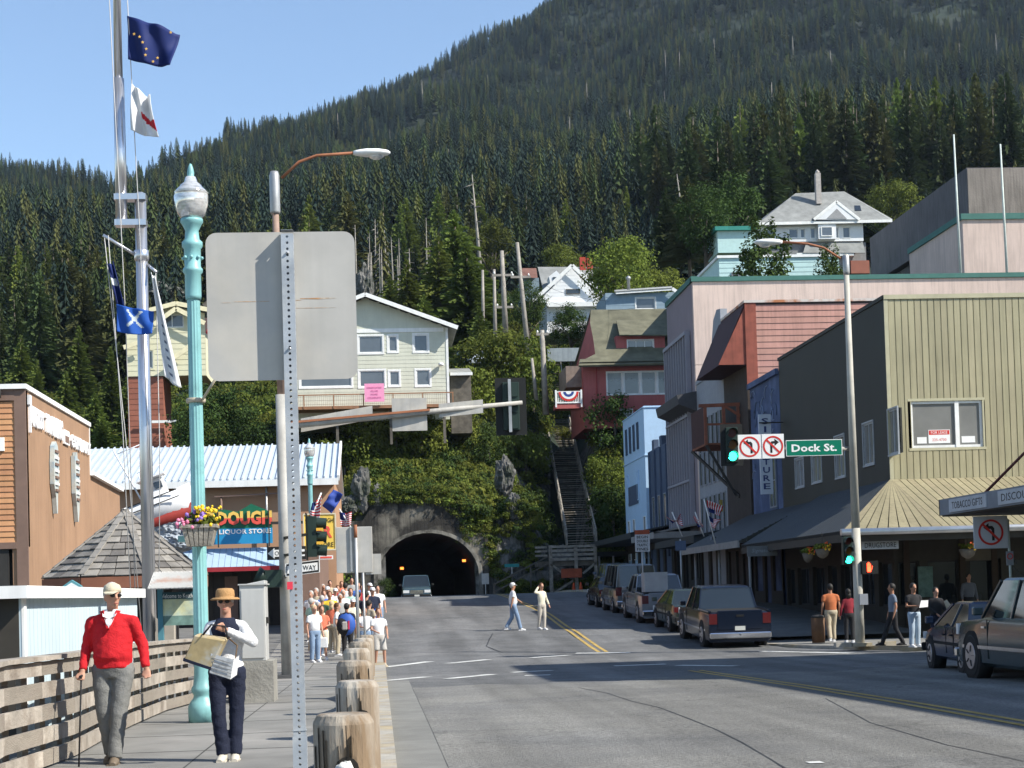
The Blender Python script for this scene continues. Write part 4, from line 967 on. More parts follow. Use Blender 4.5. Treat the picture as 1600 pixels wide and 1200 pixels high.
for px in (886, 907): MB().fbox(Fa(0, Y4 + .1), XY(px, Y4), XY(px + 8, Y4), z_(508), z_(490), 0, .06).build('porch_column', mTrimW, wh)
MB().fbox(Fa(0, Y4 + .1), XY(894, Y4), XY(907, Y4), z_(508), z_(488), .0, .03).build('porch_opening', mWinK, wh)
rb = thing('cottage', 'small house with a brown red roof left of the white gabled house', 'house', tuple(HY(830, 440, 176)))
MB().add([HY(813, 434, 175), HY(840, 434, 175), HY(838, 419, 179), HY(816, 419, 179)], [(0, 1, 2, 3)]).build('roof', mRoofBr, rb); p, q = HY(815, 470, 176), HY(842, 434, 176); MB().box(p.x, 176, p.z, q.x, 180, q.z).build('wall', mBlueH, rb)
# --- big white house with hip roof
Y5 = 205; F = Fa(0, Y5); z_ = lambda py, px=1300: ZY(px, py, Y5); X = lambda px: XY(px, Y5)
bw = thing('mansion', 'large white house with grey hip roof, dormer gable and tall chimney', 'house', (X(1290), Y5, z_(420)))
hs = [(X(a), X(b), z_(c), z_(d)) for a, b, c, d in ((1253, 1267, 371, 357), (1271, 1278, 371, 357), (1287, 1294, 372, 356), (1300, 1320, 372, 354), (1326, 1331, 372, 355), (1338, 1349, 372, 355), (1215, 1230, 372, 358))]
mb = MB(); wall_holes(mb, F, X(1186), X(1370), z_(377), z_(343), hs); mb.box(X(1186), Y5 + .3, z_(377), X(1370), Y5 + 9, z_(343)); mb.build('wall', mWhiteH, bw)
for h in hs: window(bw, F, *h, fr=mTrimW, gl=mWinD, fw=.08, trim=mTrimW, tw=.08)
MB().box(X(1297), Y5 - .7, z_(375), X(1325), Y5 + .0, z_(352)).build('bay', mWhiteH, bw); window(bw, Fa(0, Y5 - .72), X(1301), X(1319), z_(371), z_(356), cols=1, fr=mTrimW, gl=mWinD, fw=.1, back=-.05)
MB().box(X(1194), Y5 + .5, z_(420), X(1375), Y5 + 9, z_(378)).build('lower_wall', M('grey_shingle_wall', (.22, .22, .22), .9, .15), bw)
MB().box(X(1262), Y5 - .6, z_(401), X(1352), Y5 + .4, z_(396)).build('porch_trim', mTrimW, bw)
MB().slab(HY(1255, 395, Y5 - .7), HY(1352, 395, Y5 - .7), HY(1348, 378, Y5 + .2), HY(1260, 378, Y5 + .2), .1).build('porch_roof', mRoofG, bw)
MB().box(X(1345), Y5 - 1, z_(430), X(1374), Y5 + .3, z_(410)).build('red_porch', mBrickR, bw)
e0, e1, e2, e3 = HY(1183, 350, Y5 - .8), HY(1394, 345, Y5 - .8), HY(1394, 342, Y5 + 10), HY(1183, 347, Y5 + 10); t0, t1 = HY(1243, 302, Y5 + 4.5), HY(1319, 299, Y5 + 4.5)
MB().add([e0, e1, t1, t0, e2, e3], [(0, 1, 2, 3), (1, 4, 2), (4, 5, 3, 2), (5, 0, 3)]).build('roof', mRoofG, bw)
MB().bar(e0, e1, .15, .35).build('fascia', mTrimW, bw)
g0, g1, g2 = HY(1272, 343, Y5 - 1), HY(1343, 343, Y5 - 1), HY(1307, 315, Y5 - 1)
MB().add([g0, g1, g2], [(0, 1, 2)]).build('gable', mWhiteH, bw); MB().bar(g0, g2, .1, .35).build('gable_trim', mTrimW, bw); MB().bar(g2, g1, .1, .35).build('gable_trim', mTrimW, bw)
MB().add([g0, g2, g2 + V((0, 4, 0)), g0 + V((0, 2, .8)), g1, g1 + V((0, 2, .8))], [(0, 1, 2, 3), (1, 4, 5, 2)]).build('gable_roof', mRoofG, bw)
MB().add([g0 + V((1.6, -.04, .1)), g1 + V((-1.6, -.04, .1)), g2 + V((0, -.04, -.9))], [(0, 1, 2)]).build('gable_vent', M('grey_panel', (.3, .3, .3), .8), bw)
p = HY(1280, 318, Y5 + 2); q = HY(1280, 270, Y5 + 2); MB().box(p.x - .33, p.y, p.z, p.x + .33, p.y + .7, q.z).lathe([(.2, 0), (.3, .2), (.05, .5)], (p.x, p.y + .35, q.z), 10).build('chimney', M('pale_brick', (.38, .35, .32), .9, .2), bw)
MB().slab(HY(1336, 329, Y5 + .95), HY(1346, 329, Y5 + .95), HY(1344, 321, Y5 + 1.9), HY(1335, 321, Y5 + 1.9), .06).build('skylight', mWinK, bw)
# --- mint house behind the pink building
Y6 = 122; F = Fa(0, Y6); z_ = lambda py, px=1250: ZY(px, py, Y6); X = lambda px: XY(px, Y6)
mMint = M('mint_siding', (.44, .62, .60), .7, .06)
mh = thing('cottage', 'mint green flat roofed house behind the green edged pink building', 'house', (X(1230), Y6, z_(470)))
xm0 = X(1141); mb = MB(); mb.box(xm0, Y6, z_(470), X(1330), Y6 + 12, z_(402)); mb.build('wall', mMint, mh); siding(F, xm0, X(1330), z_(470), z_(402), [], .35, mh, mMint, lap=.03)
MB().box(xm0 - .15, Y6 - .15, z_(402), X(1332), Y6 + 12, z_(398)).build('cornice', mTrimW, mh)
MB().fbox(F, X(1160), X(1178), z_(433), z_(424), .04, .08).build('window', mWinG, mh)
mh2 = thing('cottage', 'small teal trimmed house half hidden by trees', 'house', tuple(HY(1150, 380, 165)))
p, q = HY(1122, 395, 165), HY(1180, 345, 165); MB().box(p.x, 165, p.z, q.x, 170, q.z - 1).build('wall', mMint, mh2); MB().box(p.x - .3, 164.6, q.z - 1, q.x, 170, q.z - .6).build('roof', M('teal_trim', (.03, .22, .18), .6), mh2)
# --- cars parked up the hill come with the vehicles; utility poles
mPole = M('weathered_pole', (.30, .275, .24), .9, .25, 2, .4, 15, streak=.3)
def upole(a, b, y, r, lab, arms=(), grp=None):
    p, q = HY(*a, y), HY(*b, y + .3); o = thing('utility_pole', lab, 'utility pole', tuple(p), grp)
    MB().tube([p, q], [r * 1.25, r * .8], 8).build('pole', mPole, o)
    for t, w in arms:
        c = p.lerp(q, t); MB().box(c.x - w, c.y - .15, c.z - .1, c.x + w, c.y - .03, c.z + .1).build('crossarm', mPole, o)
        for sx in (-.8, 0, .8): MB().lathe([(.05, .1), (.09, .2), (.04, .32)], (c.x + sx * w, c.y - .09, c.z), 6).build('insulator', mTrimW, o)
    return o
upole((790, 520), (784, 392), 150, .22, 'upright utility pole with two short crossarms, third from the hemlocks', ((.31, .8), (.7, 1.0)))
upole((826, 560), (808, 379), 148, .2, 'leaning utility pole, tallest beside the white gabled house', ((.7, .9),))
upole((774, 540), (772, 421), 155, .16, 'thin dark utility pole left of the upright pole')
upole((755, 520), (754, 422), 158, .15, 'thin utility pole nearest the hemlocks')
upole((853, 648), (847, 516), 134, .22, 'utility pole standing beside the upper stair', ((.95, .5),))
upole((838, 625), (831, 560), 134, .14, 'short slanted pole left of the upper stair')
wire = M('wire', (.05, .05, .05), .6, 0)
def wirex(a, b, sag, r=.012, lab='thin overhead wire running between the hillside poles', grp='overhead wires'):
    a, b = V(a), V(b); m = MB(); m.tube([a.lerp(b, t) - V((0, 0, sag * 4 * t * (1 - t))) for t in np.linspace(0, 1, 12)], r, 4, cap=False); return tag(m.build('overhead_wire', wire, org=tuple(a)), lab, 'wire', grp)
wirex(HY(785, 400, 150), HY(950, 470, 128), 1.0); wirex(HY(790, 438, 150), HY(1000, 480, 128), 1.2); wirex(HY(808, 381, 148), HY(700, 300, 230), 2); wirex(HY(848, 520, 134), HY(785, 440, 150), .8)
o = post_sign('road_sign', 'small white diamond sign near the parked cars on the hill', 'sign', 762, 0, 160, .8, .8, 514, mGal, mWhiteS, zb=ZY(762, 540, 160))
o = post_sign('road_sign', 'second small white sign just above the hillside cars', 'sign', 755, 0, 160.5, .5, .7, 526, mGal, mWhiteS, zb=ZY(762, 545, 160))
# ------------------------------------------------------------------ right side of the street
XS = 17.6; FS = Fa(XS, 0, -90)    # street-facing walls: u = -y
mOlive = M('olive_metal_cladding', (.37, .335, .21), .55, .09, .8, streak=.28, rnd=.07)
mOliveD = M('olive_cladding_shaded', (.035, .036, .03), .6, .08, .8, streak=.1)  # darker copy of the olive cladding, street-side shade put into its colour
mTan = M('tan_trim', (.45, .42, .28), .6, .08)
mAwnD = M('dark_shaded_awning', (.035, .04, .042), .6, .15, 1)  # awning colour darkened with the shade of its street-side slope
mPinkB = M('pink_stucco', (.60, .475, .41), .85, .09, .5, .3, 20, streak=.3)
mPinkS = M('pink_stucco_shaded', (.24, .20, .22), .8, .08, .6, streak=.1)  # greyed pink stucco, shade of the street side put into the colour
mGreenC = M('green_coping', (.05, .15, .125), .6, .1)
mFin = M('grey_fin', (.27, .27, .31), .6, .05)
mSpan = M('spandrel_grey', (.09, .09, .11), .5, .1)
mRose = M('rose_siding', (.44, .235, .185), .75, .1, 1, streak=.3, rnd=.07)
mRust = M('rust', (.18, .07, .04), .85, .3, 3, .3, 20, c2=(.22, .09, .05), c2s=2)
mMaroon = M('maroon_shaded', (.045, .014, .014), .7, .15)  # shade of the street slope put into the red mansard colour
mMarL = M('red_mansard_end', (.25, .07, .045), .75, .2, 2, streak=.3)
mNavyW = M('blue_mural_wall', (.05, .078, .16), .7, .15, 1.5, c2=(.09, .13, .24), c2s=.8)
mDkBlue = M('dark_blue_wall', (.07, .10, .16), .7, .1)
mLtBlue = M('light_blue_wall', (.42, .60, .80), .7, .05, streak=.06)
mGreyW = M('grey_white_wall', (.26, .28, .31), .7, .08)
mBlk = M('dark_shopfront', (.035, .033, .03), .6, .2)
mShop = M('shop_siding', (.045, .04, .032), .7, .15)  # base colour lowered so the fronts carry the pavement shade
mTar = M('roof_tar', (.06, .06, .06), .9, .2)
# --- olive corner building with drugstore
yo, yo2, zo = 55.8, 71.0, ZY(1410, 462, 55.8); F = Fa(0, yo); z_ = lambda px, py: ZY(px, py, yo); X = lambda px: XY(px, yo); zaw = z_(1500, 748)
ob = thing('corner_building', 'olive metal clad corner building with a drugstore at street level', 'building', (XS, yo, gz(yo) + .12))
hw = [(X(1433), X(1546), z_(1490, 699), z_(1490, 626))]
xe = X(1640) + 4
mb = MB(); wall_holes(mb, F, XS, xe, zaw - .2, zo, hw, depth=.15); mb.build('wall', mTan, ob); MB().box(XS + .3, yo + .35, 3.0, xe, yo2 - .05, zo - .5).build('core', mTar, ob)
mDarkJ = M('seam_dark', (.05, .045, .03), .8, 0)
siding(F, XS + .12, X(1640), zaw, zo - .12, hw, .236, ob, mOlive, name='cladding_panel', each=True, vertical=True, gap=.035, lap=.03)
MB().fbox(F, XS - .02, xe, zo - .12, zo + .03, 0, .07).build('coping', mTan, ob); MB().fbox(F, XS - .02, XS + .12, zaw, zo - .12, 0, .045).build('corner_trim', mTan, ob)
w = window(ob, F, *hw[0], cols=1, fr=mTrimW, gl=mWinG, fw=.09, trim=mTan, tw=.09, back=.06)
um = lerp(hw[0][0], hw[0][1], .62); MB().fbox(F, um, um + .14, hw[0][2], hw[0][3], -.12, .0).build('mullion', mTrimW, w)
MB().fbox(F, um + .14, hw[0][1] - .09, hw[0][2] + .1, hw[0][3] - .09, -.068, -.064).build('dark_pane', mWinK, w)
MB().fbox(F, hw[0][0] + .14, um - .3, hw[0][2] + .5, hw[0][3] - .2, -.068, -.062).build('blind', M('window_blind', (.42, .43, .42), .7, .05), w)
a, b = X(1461), X(1495); c, d = z_(1478, 692), z_(1478, 671); MB().fbox(F, a, b, c, d, -.058, -.05).build('lease_sign', mWhiteS, w); MB().fbox(F, a + .02, b - .02, d - .17, d - .02, -.05, -.047).build('lease_header', mRedS, w)
textm('FOR LEASE', F, (a + b) / 2, d - .095, .58, .1, mWhiteS, w, -.047, .003); textm('225-4700', F, (a + b) / 2, c + .12, .5, .09, mRedS, w, -.05, .003)
for (p, q) in ((1443, 1458), (1513, 1534)): MB().fbox(F, X(p), X(q), z_(1478, 692), z_(1478, 682), -.058, -.05).build('window_note', mWhiteS, w)
# side wall toward the street
def uy(px, X_=XS): return -HX(px, 900, X_).y
def zx(px, py, X_=XS): return HX(px, py, X_).z
hs = []
for (a, b, c, d) in ((1397, 1412, 705, 633), (1357, 1373, 722, 655), (1312, 1327, 742, 676), (1275, 1290, 750, 705), (1249, 1262, 758, 712)):
    hs.append((uy(a), uy(b), zx(b, c), zx(b, d)))
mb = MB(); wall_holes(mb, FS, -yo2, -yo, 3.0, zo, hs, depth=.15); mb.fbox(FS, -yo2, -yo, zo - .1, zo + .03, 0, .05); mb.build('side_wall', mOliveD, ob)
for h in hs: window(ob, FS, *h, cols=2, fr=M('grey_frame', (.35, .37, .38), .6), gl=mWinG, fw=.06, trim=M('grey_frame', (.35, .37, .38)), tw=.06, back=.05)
MB().box(XS + .06, yo + .06, zo - .4, xe, yo2 - .02, zo - .12).build('roof', mTar, ob)
# awning: hip round the corner, ribbed metal
yg, xg, zg = 50.6, 14.35, 3.15
front = [(xg, yg, zg), (xe, yg, zg), (xe, yo - .03, zaw), (XS, yo - .03, zaw)]
mAwnT = M('tan_awning_metal', (.27, .235, .145), .55, .12, .8, streak=.3, rnd=.09); aw = thing('awning', 'tan ribbed metal awning wrapped round the drugstore corner', 'awning', (xg, yg, zg))
side = [(xg, yo2 - 6, zg), (xg, yg, zg), (XS, yo - .03, zaw), (XS, yo2 - 6, zaw)]
def ribs(Fq, par, mat, n, name='roof_panel', gapf=.12, t=.05):   # quad a,b (eave) c,d (top): panels between seams
    a, b, c, d = map(V, Fq)
    for i in range(n):
        s0, s1 = (i + gapf) / n, (i + 1) / n
        p = [a.lerp(b, s0), a.lerp(b, s1), d.lerp(c, s1), d.lerp(c, s0)]
        nrm = (p[1] - p[0]).cross(p[3] - p[0]).normalized() * .03; MB().slab(*[q + nrm for q in p], t).build(name, mat, par)
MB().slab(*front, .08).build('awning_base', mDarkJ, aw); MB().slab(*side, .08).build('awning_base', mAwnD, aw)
ribs([(XS, yg, zg), (X(1640) + .2, yg, zg), (X(1640) + .2, yo - .03, zaw), (XS, yo - .03, zaw)], aw, mAwnT, 22)
# corner triangle fanned
for i in range(9):
    t0, t1 = (i + .1) / 9, (i + 1) / 9; a, b = V((xg, yg, zg)).lerp(V((XS, yg, zg)), t0), V((xg, yg, zg)).lerp(V((XS, yg, zg)), t1); tt = V((XS, yo - .03, zaw + .03))
    h = V((xg, yg, zg)).lerp(tt, 1)
    MB().add([a + V((0, -.02, .03)), b + V((0, -.02, .03)), b.lerp(tt, .985) + V((0, 0, .03)), a.lerp(tt, .985) + V((0, 0, .03))], [(0, 1, 2, 3)]).build('roof_panel', mAwnT, aw)
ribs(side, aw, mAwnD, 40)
MB().tube([(xg - .05, yg - .08, zg - .02), (xe, yg - .08, zg - .02)], .11, 10).build('gutter', M('silver_gutter', (.6, .6, .6), .35, .1, metal=.7), aw)
MB().box(xg, yg, zg - .32, xe, yg + .12, zg - .08).build('fascia', mShop, aw); MB().box(xg, yg, zg - .32, xg + .12, yo2 - 6, zg - .08).build('fascia', mShop, aw)
MB().box(xg + .12, yg + .12, zg - .14, xe, yo - .1, zg - .09).build('soffit', mShop, aw)
# street-level front under the awning
zb = gz(yo) + .12
def shopfront(par, Fq, u0, u1, z0, z1, bays, wall, glass, door=None, frame=None):
    k = len(bays); hs = []; tot = sum(bays); u = u0
    for i, b in enumerate(bays):
        w = (u1 - u0) * b / tot
        zz0 = z0 + (.02 if i == door else .65); hs.append((u + .12 * w, u + .88 * w, zz0, z1 - .75)); u += w
    mb = MB(); wall_holes(mb, Fq, u0, u1, z0, z1, hs, depth=.25); mb.build('wall', wall, par)
    for i, h in enumerate(hs): window(par, Fq, *h, cols=2 if h[1] - h[0] > 1.6 else 1, fr=frame or mBlk, gl=glass, fw=.07, back=.18)
    return hs
sf = thing('storefront', 'dark drugstore front with doorway under the tan awning', 'storefront', (XS, yo, zb))
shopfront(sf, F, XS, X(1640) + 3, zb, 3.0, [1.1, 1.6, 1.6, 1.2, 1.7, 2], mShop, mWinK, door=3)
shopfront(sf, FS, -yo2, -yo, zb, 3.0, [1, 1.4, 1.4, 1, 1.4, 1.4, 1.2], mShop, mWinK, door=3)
MB().fbox(F, X(1507), X(1553), zb + 2.15, zb + 2.9, .0, .05).build('door_header', M('tan_board', (.12, .105, .08), .8), sf)
for px in (1418, 1505, 1555): MB().fbox(F, X(px) - .1, X(px) + .1, zb, 3.0, 0, .08).build('pilaster', M('brown_pilaster', (.05, .035, .025), .8), sf)
MB().fbox(F, X(1435), X(1458), zb + .95, zb + 2.0, .02, .05).build('poster', M('teal_poster', (.12, .2, .18), .7, .3, 6), sf)
mDrug = M('faded_sign_board', (.42, .44, .46), .6, .08)
ds = thing('hanging_sign', 'pale drugstore sign board hanging under the awning corner', 'sign', (XY(1378, 50.9), 50.9, ZY(1378, 858, 50.9)))
FD = Fa(0, 50.9); a, b, c, d = XY(1350, 50.9), XY(1407, 50.9), ZY(1378, 858, 50.9), ZY(1378, 839, 50.9)
MB().fbox(FD, a, b, c, d, -.1, 0).build('board', mDrug, ds); textm('DRUGSTORE', FD, (a + b) / 2, c + .13, 1.0, .16, mBlackS, ds); textm('Downtown', FD, (a + b) / 2, d - .08, .8, .1, M('dark_red_print', (.25, .06, .05)), ds, italic=.3)
for x in (a + .1, b - .1): MB().bar((x, 50.95, d), (x, 50.95, d + .25), .02).build('hanger', mBlk, ds)
# --- middle canopies and the blue mural building
def bldg(name, lab, y0, y1, zt, depth, wall, front=None, x=XS, cat='building'):
    z0 = gz(y0) + .1; o = thing(name, lab, cat, (x, y0, z0)); mb = MB(); mb.box(x, y0, z0 - .3, x + depth, y1, zt); mb.build('wall', wall, o); return o
nb = bldg('shop_building', 'blue painted mural building with a tall vertical white sign', 71.05, 76.7, 10.9, 12, mNavyW)
MB().fbox(FS, -76.7, -71.05, 10.75, 11.0, 0, .15).build('cornice', mNavyW, nb)
for i in range(26):   # loose scrollwork strokes of the mural
    r_ = random.Random(i); u, z = -r_.uniform(71.4, 76.4), r_.uniform(6.5, 10.4); l = r_.uniform(.4, 1.0); m = MB(); a = r_.uniform(0, 6)
    m.tube([FS.P(u + l * .5 * cos(a + t * 2.4), z + l * .45 * sin(a + t * 2.4), .02) for t in (0, .3, .6, .9)], .025, 4); m.build('mural_stroke', M('mural_pale', (.22, .28, .4), .7) if i % 2 else mDkBlue, nb)
window(nb, FS, -73.2, -72.0, 5.0, 7.4, cols=2, rows=2, fr=mGreyW, gl=mWinD, back=-.04, trim=mDkBlue)
vs_ = thing('hanging_sign', 'tall narrow white sign with vertical letters on the blue building', 'sign', (16.9, 70.6, 5))
ysn = 70.6; FV = Fa(0, ysn); a, b, c, d = XY(1195, ysn), XY(1214, ysn), ZY(1204, 772, ysn), ZY(1204, 647, ysn)
MB().fbox(FV, a, b, c, d, -.12, 0).build('board', M('pale_sign_board', (.5, .55, .62), .6, .05), vs_)
mNavyL = M('navy_letter', (.03, .05, .16), .6)
for i, ch in enumerate('SIGNATURE'):
    textm(ch, FV, (a + b) / 2, d - .3 - i * (d - c - .5) / 8.4, .3 if ch != 'I' else .1, .26, mNavyL, vs_, bold=.02)
MB().box(a, ysn - .08, d - .4, XS, ysn - .04, d - .35).build('bracket', mBlk, vs_)
cn = thing('awning', 'dark flat topped canopy over the pavement beside the olive building', 'awning', (14.4, 66, 3.2))
zc0, zc1 = 3.3, 4.9
MB().slab((14.3, 78, 3.35), (14.3, 65.2, 3.35), (XS, 65.2, 4.9), (XS, 78, 4.9), .1).build('canopy_top', mAwnD, cn)
for i in range(14): y = 65.15; u = lerp(14.4, XS, i / 14); MB().box(u, y - .04, 3.3, u + .2, y, 3.3 + (u + .2 - 14.3) / 3.3 * 1.55).build('end_board', mOliveD, cn)
MB().box(14.25, 65.2, 3.1, 14.33, 78, 3.38).build('fascia', M('grey_fascia', (.25, .25, .24), .7), cn)
for y in (66, 72, 77.5): MB().tube([(14.9, y, gz(y) + .1), (14.9, y, 3.5)], .06, 8).build('post', M('grey_frame', (.35, .37, .38)), cn)
# --- dark recessed building, rose siding wall, maroon mansard
zr = ZY(1195, 473, 77.2)
rbk = bldg('shop_building', 'building with rose clapboard flank and rusty red mansard top', 77.2, 82.5, zr, 16, M('black_brown_wall', (.05, .04, .035), .8, .2))
FR = Fa(0, 77.2); siding(FR, XY(1196, 77.2), XY(1440, 77.2), ZY(1195, 640, 77.2), zr - .1, [], .285, rbk, mRose, name='clapboard', each=True, lap=.035)
MB().fbox(FR, XS - .01, XY(1196, 77.2), ZY(1195, 600, 77.2), zr, 0, .06).build('corner_board', mMarL, rbk)
MB().box(XS - .05, 77.1, zr, XS + 16, 82.5, zr + .12).build('coping', M('rusty_coping', (.55, .5, .45), .7, .1, c2=(.4, .16, .07), c2s=.9), rbk)
zmb = ZY(1180, 570, 77.4)
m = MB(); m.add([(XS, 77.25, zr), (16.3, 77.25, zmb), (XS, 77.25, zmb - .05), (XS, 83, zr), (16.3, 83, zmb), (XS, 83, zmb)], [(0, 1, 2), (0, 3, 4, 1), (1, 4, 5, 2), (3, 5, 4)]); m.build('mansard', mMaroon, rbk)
MB().add([(XS + .1, 77.2, zr), (16.25, 77.2, zmb), (XS + .25, 77.2, zmb)], [(0, 1, 2)]).add([(XS + .1, 77.24, zr), (16.25, 77.24, zmb), (XS + .25, 77.24, zmb)], [(2, 1, 0)]).build('mansard_end', mMarL, rbk)
# --- grey white building with curved parapet
gb = bldg('shop_building', 'grey white building with curved parapet, dark cornice and tall windows', 82.5, 89.6, 12.6, 12, mGreyW)
par = [(-89.6, 12.6), (-82.5, 12.6), (-82.5, 15.6), (-83.4, 15.7), (-84.3, 15.3), (-85.0, 14.0), (-86.2, 13.6), (-86.6, 13.0), (-89.6, 12.8)]
MB().fpoly(FS, par, -.3, .05).build('parapet', mGreyW, gb)
MB().fpoly(Fa(0, 89.6, 0), [(16.6, 11.6), (XS, 11.2), (XS, 12.3), (16.5, 12.1)], -7, 0).build('cornice', M('dark_cornice', (.07, .07, .075), .7), gb)
for i in range(6):
    u = -89.2 + i * 1.15; window(gb, FS, u, u + .62, 7.0, 10.6, rows=2, fr=mGreyW, gl=mWinK, back=-.03); window(gb, FS, u, u + .62, 3.9, 6.4, fr=mGreyW, gl=mWinK, back=-.03)
fe = thing('fire_escape', 'rusty iron balcony hung on the dark building front', 'fire escape', (15.9, 80, 7.2))
x0, x1, y0, y1, z0 = 15.9, XS, 79.0, 82.6, 8.4
MB().box(x0, y0, z0, x1, y1, z0 + .1).build('platform', mRust, fe); MB().box(x0, y0 + .2, z0 + .1, x0 + .08, y1, z0 + 1.9).build('side_screen', mMaroon, fe)
mRustL = M('orange_rust', (.24, .085, .05), .8, .25, 3)
for x in (x0, x0 + .9, x1 - .1): MB().bar((x, y0, z0), (x, y0, z0 + 1.9), .14).build('post', mRustL, fe)
MB().bar((x0 - .3, y0, z0 + 1.9), (x1 + .2, y0, z0 + 1.95), .16).build('rail', mRustL, fe); MB().bar((x0, y0, z0 + 1.0), (x1, y0, z0 + 1.0), .1).build('rail', mRustL, fe); MB().bar((x0 + .9, y0 - .02, z0 + 1.9), (x1 + .3, y0 - .02, z0 + 1.2), .12).build('brace', mRustL, fe)
MB().bar((x0, y0, z0), (x1 - .3, y0 - .0, z0 - 2.5), .12).build('brace', mBlk, fe); MB().bar((x0, y1, z0), (x1, y1 - 3, z0 - 2.5), .12).build('brace', mBlk, fe)
# --- pink building with grey fins
yp, yp2, zp = 89.7, 98.0, ZY(1100, 440, 89.7); pb = thing('office_building', 'large pink building with green coping and grey window fins', 'building', (XS, yp, gz(yp)))
MB().box(XS + .3, yp + .3, 0, 62, yp2, zp).build('core', mTar, pb)
FP = Fa(0, yp); mb = MB()
for i in range(4):
    a, b = lerp(0, zp, i / 4), lerp(0, zp, (i + 1) / 4); mb.fbox(FP, XS + .003, 62, a + .012, b - .012, -.3, 0)
mb.build('wall', mPinkB, pb, kind='stuff'); MB().box(XS - .1, yp - .1, zp, 62, yp + .3, zp + .25).build('coping', mGreenC, pb)
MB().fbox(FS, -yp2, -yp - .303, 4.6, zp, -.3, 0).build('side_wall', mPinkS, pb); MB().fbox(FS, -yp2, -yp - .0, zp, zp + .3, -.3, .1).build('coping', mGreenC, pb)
MB().fbox(FS, -yp2 + .2, -yp - 1.2, 4.8, 15.6, 0, .03).build('glazing', mWinD, pb)
for i in range(10):
    u = lerp(-yp2 + .2, -yp - 1.2, i / 9); MB().fbox(FS, u - .07, u + .07, 4.8, 15.6, .03, .3).build('fin', mFin, pb)
for z in (8.0, 11.6): MB().fbox(FS, -yp2 + .2, -yp - 1.2, z - .5, z + .5, .03, .16).build('spandrel', mSpan, pb); MB().fbox(FS, -yp2 + .2, -yp - 1.2, z - .55, z - .42, .1, .33).build('band', mFin, pb)
for z in (4.7, 15.6): MB().fbox(FS, -yp2 + .15, -yp - 1.15, z, z + .2, .0, .34).build('band', mFin, pb)
# upper pink block and the grey concrete building behind
yu = 96.0; zu = ZY(1530, 343, yu); xu = XY(1527, yu)
MB().box(xu, yu, zp, 62, yu + 10, zu).build('upper_block', mPinkB, pb)
MB().box(xu - .12, yu - .12, zu, 62, yu + 10, zu + .35).build('coping', mGreenC, pb)
for px, pt in ((1521, 210), (1594, 225)):
    x = XY(px, 94); o = thing('rooftop_mast', 'thin white mast on the pink roof, %s of the two' % ('left' if px < 1550 else 'right'), 'mast', (x, 94, zp))
    MB().tube([(x, 94, zp), (x - .1, 94, ZY(px, pt, 94))], [.09, .05], 8).build('pole', M('pale_mast', (.5, .55, .5), .6), o); MB().lathe([(.2, 0), (.2, .1), (.1, .2)], (x, 94, zp + .0), 8).build('base', mGal, o)
mConc = M('board_concrete', (.24, .205, .18), .9, .15, .5, .5, 8, streak=.5); mConcD = M('concrete_shaded', (.13, .12, .125), .9, .15, .5, .5, 8, streak=.45)  # the darker concrete holds the street-side shade in its colour
XC = 40.0; FC = Fa(XC, 0, -90); yc0, yc1 = HX(1510, 265, XC).y, HX(1368, 372, XC).y; zt = HX(1510, 262, XC).z
cb = thing('concrete_building', 'brutalist grey brown concrete building rising behind the pink one', 'building', (XC, yc0, 0))
MB().box(XC + .9, yc0 + .5, 0, 75, yc1, zt - 3.9).build('wall', mConcD, cb)
MB().box(XC, yc0, zt - 3.7, XC + 7.5, yc1 + 1.5, zt).build('upper_band', mConcD, cb); MB().box(XC + 7.5 + .01, yc0 - 4, zt - 3.9, 75, yc1, zt + .6).build('upper_block', mConc, cb)
MB().box(XC + .05, yc0 - .03, zt - 3.65, XC + 7.4, yc0, zt - .05).build('end_face', mConc, cb)
MB().box(XC + 8.3, yc0 - 2, zt - 8.5, 75, yc0, zt - 3.9).build('recess_wall', mConc, cb)
ub = [yc0 + 2 + i * 2.3 for i in range(8)]
for i, y in enumerate(ub[:]):
    MB().box(XC + .5, y + 3, zt - 7.2, XC + .9, y + 5.05, zt - 3.8).build('wall_panel', mConcD, cb)
MB().box(XC + .4, yc0 + .6, zt - 7.3, XC + .9, ub[0] + 2.8, zt - 3.8).build('wall_panel', mConcD, cb)
MB().box(XC + .2, yc0 + .5, zt - 11.5, XC + .9, yc1, zt - 7.5).build('lower_band', mConcD, cb)
MB().box(XC + .7, yc0 + 1.5, zt - 10.6, XC + .72 - .53, yc0 + 10, zt - 9.3).build('dark_opening', mBlk, cb)
p = HY(1410, 340, 136); MB().box(p.x - 1.5, 136, zt - 4, p.x + 4, 140, zt + 1.3 - 1).build('roof_unit', mConc, cb)
# --- dark blue and light blue buildings further on
db = bldg('shop_building', 'dark blue building with stepped parapet between pink and light blue', 98.05, 106.6, 10.4, 12, mDkBlue)
for i, y in enumerate((98.4, 101.2, 104.0)): MB().fbox(FS, -y - .8, -y, 10.4, 11.0, -.3, .02).build('parapet_block', mDkBlue, db)
for i in range(4):
    MB().fbox(FS, -105.9 + i * 2.1, -105.75 + i * 2.1, 3.5, 10.3, 0, .12).build('pilaster', mDkBlue, db); 
    if i < 3: window(db, FS, -105.2 + i * 2.1, -104.3 + i * 2.1, 4.6, 7.4, fr=mGreyW, gl=mWinD, back=-.03)
yl = 107.7; zl = ZY(1015, 634, yl); lb = bldg('shop_building', 'bright light blue building at the top of the street', yl, 117, zl, 12, mLtBlue)
for z in (zl - .05, zl - 3.2): MB().box(XS - .06, yl - .06, z - .06, XS + 12, 117, z).build('string_course', mLtBlue, lb)
for i in range(4): window(lb, FS, -115.8 + i * 1.7, -115.1 + i * 1.7, zl - 2.6, zl - .8, fr=mDkBlue, gl=mWinD, back=-.03, fw=.04)
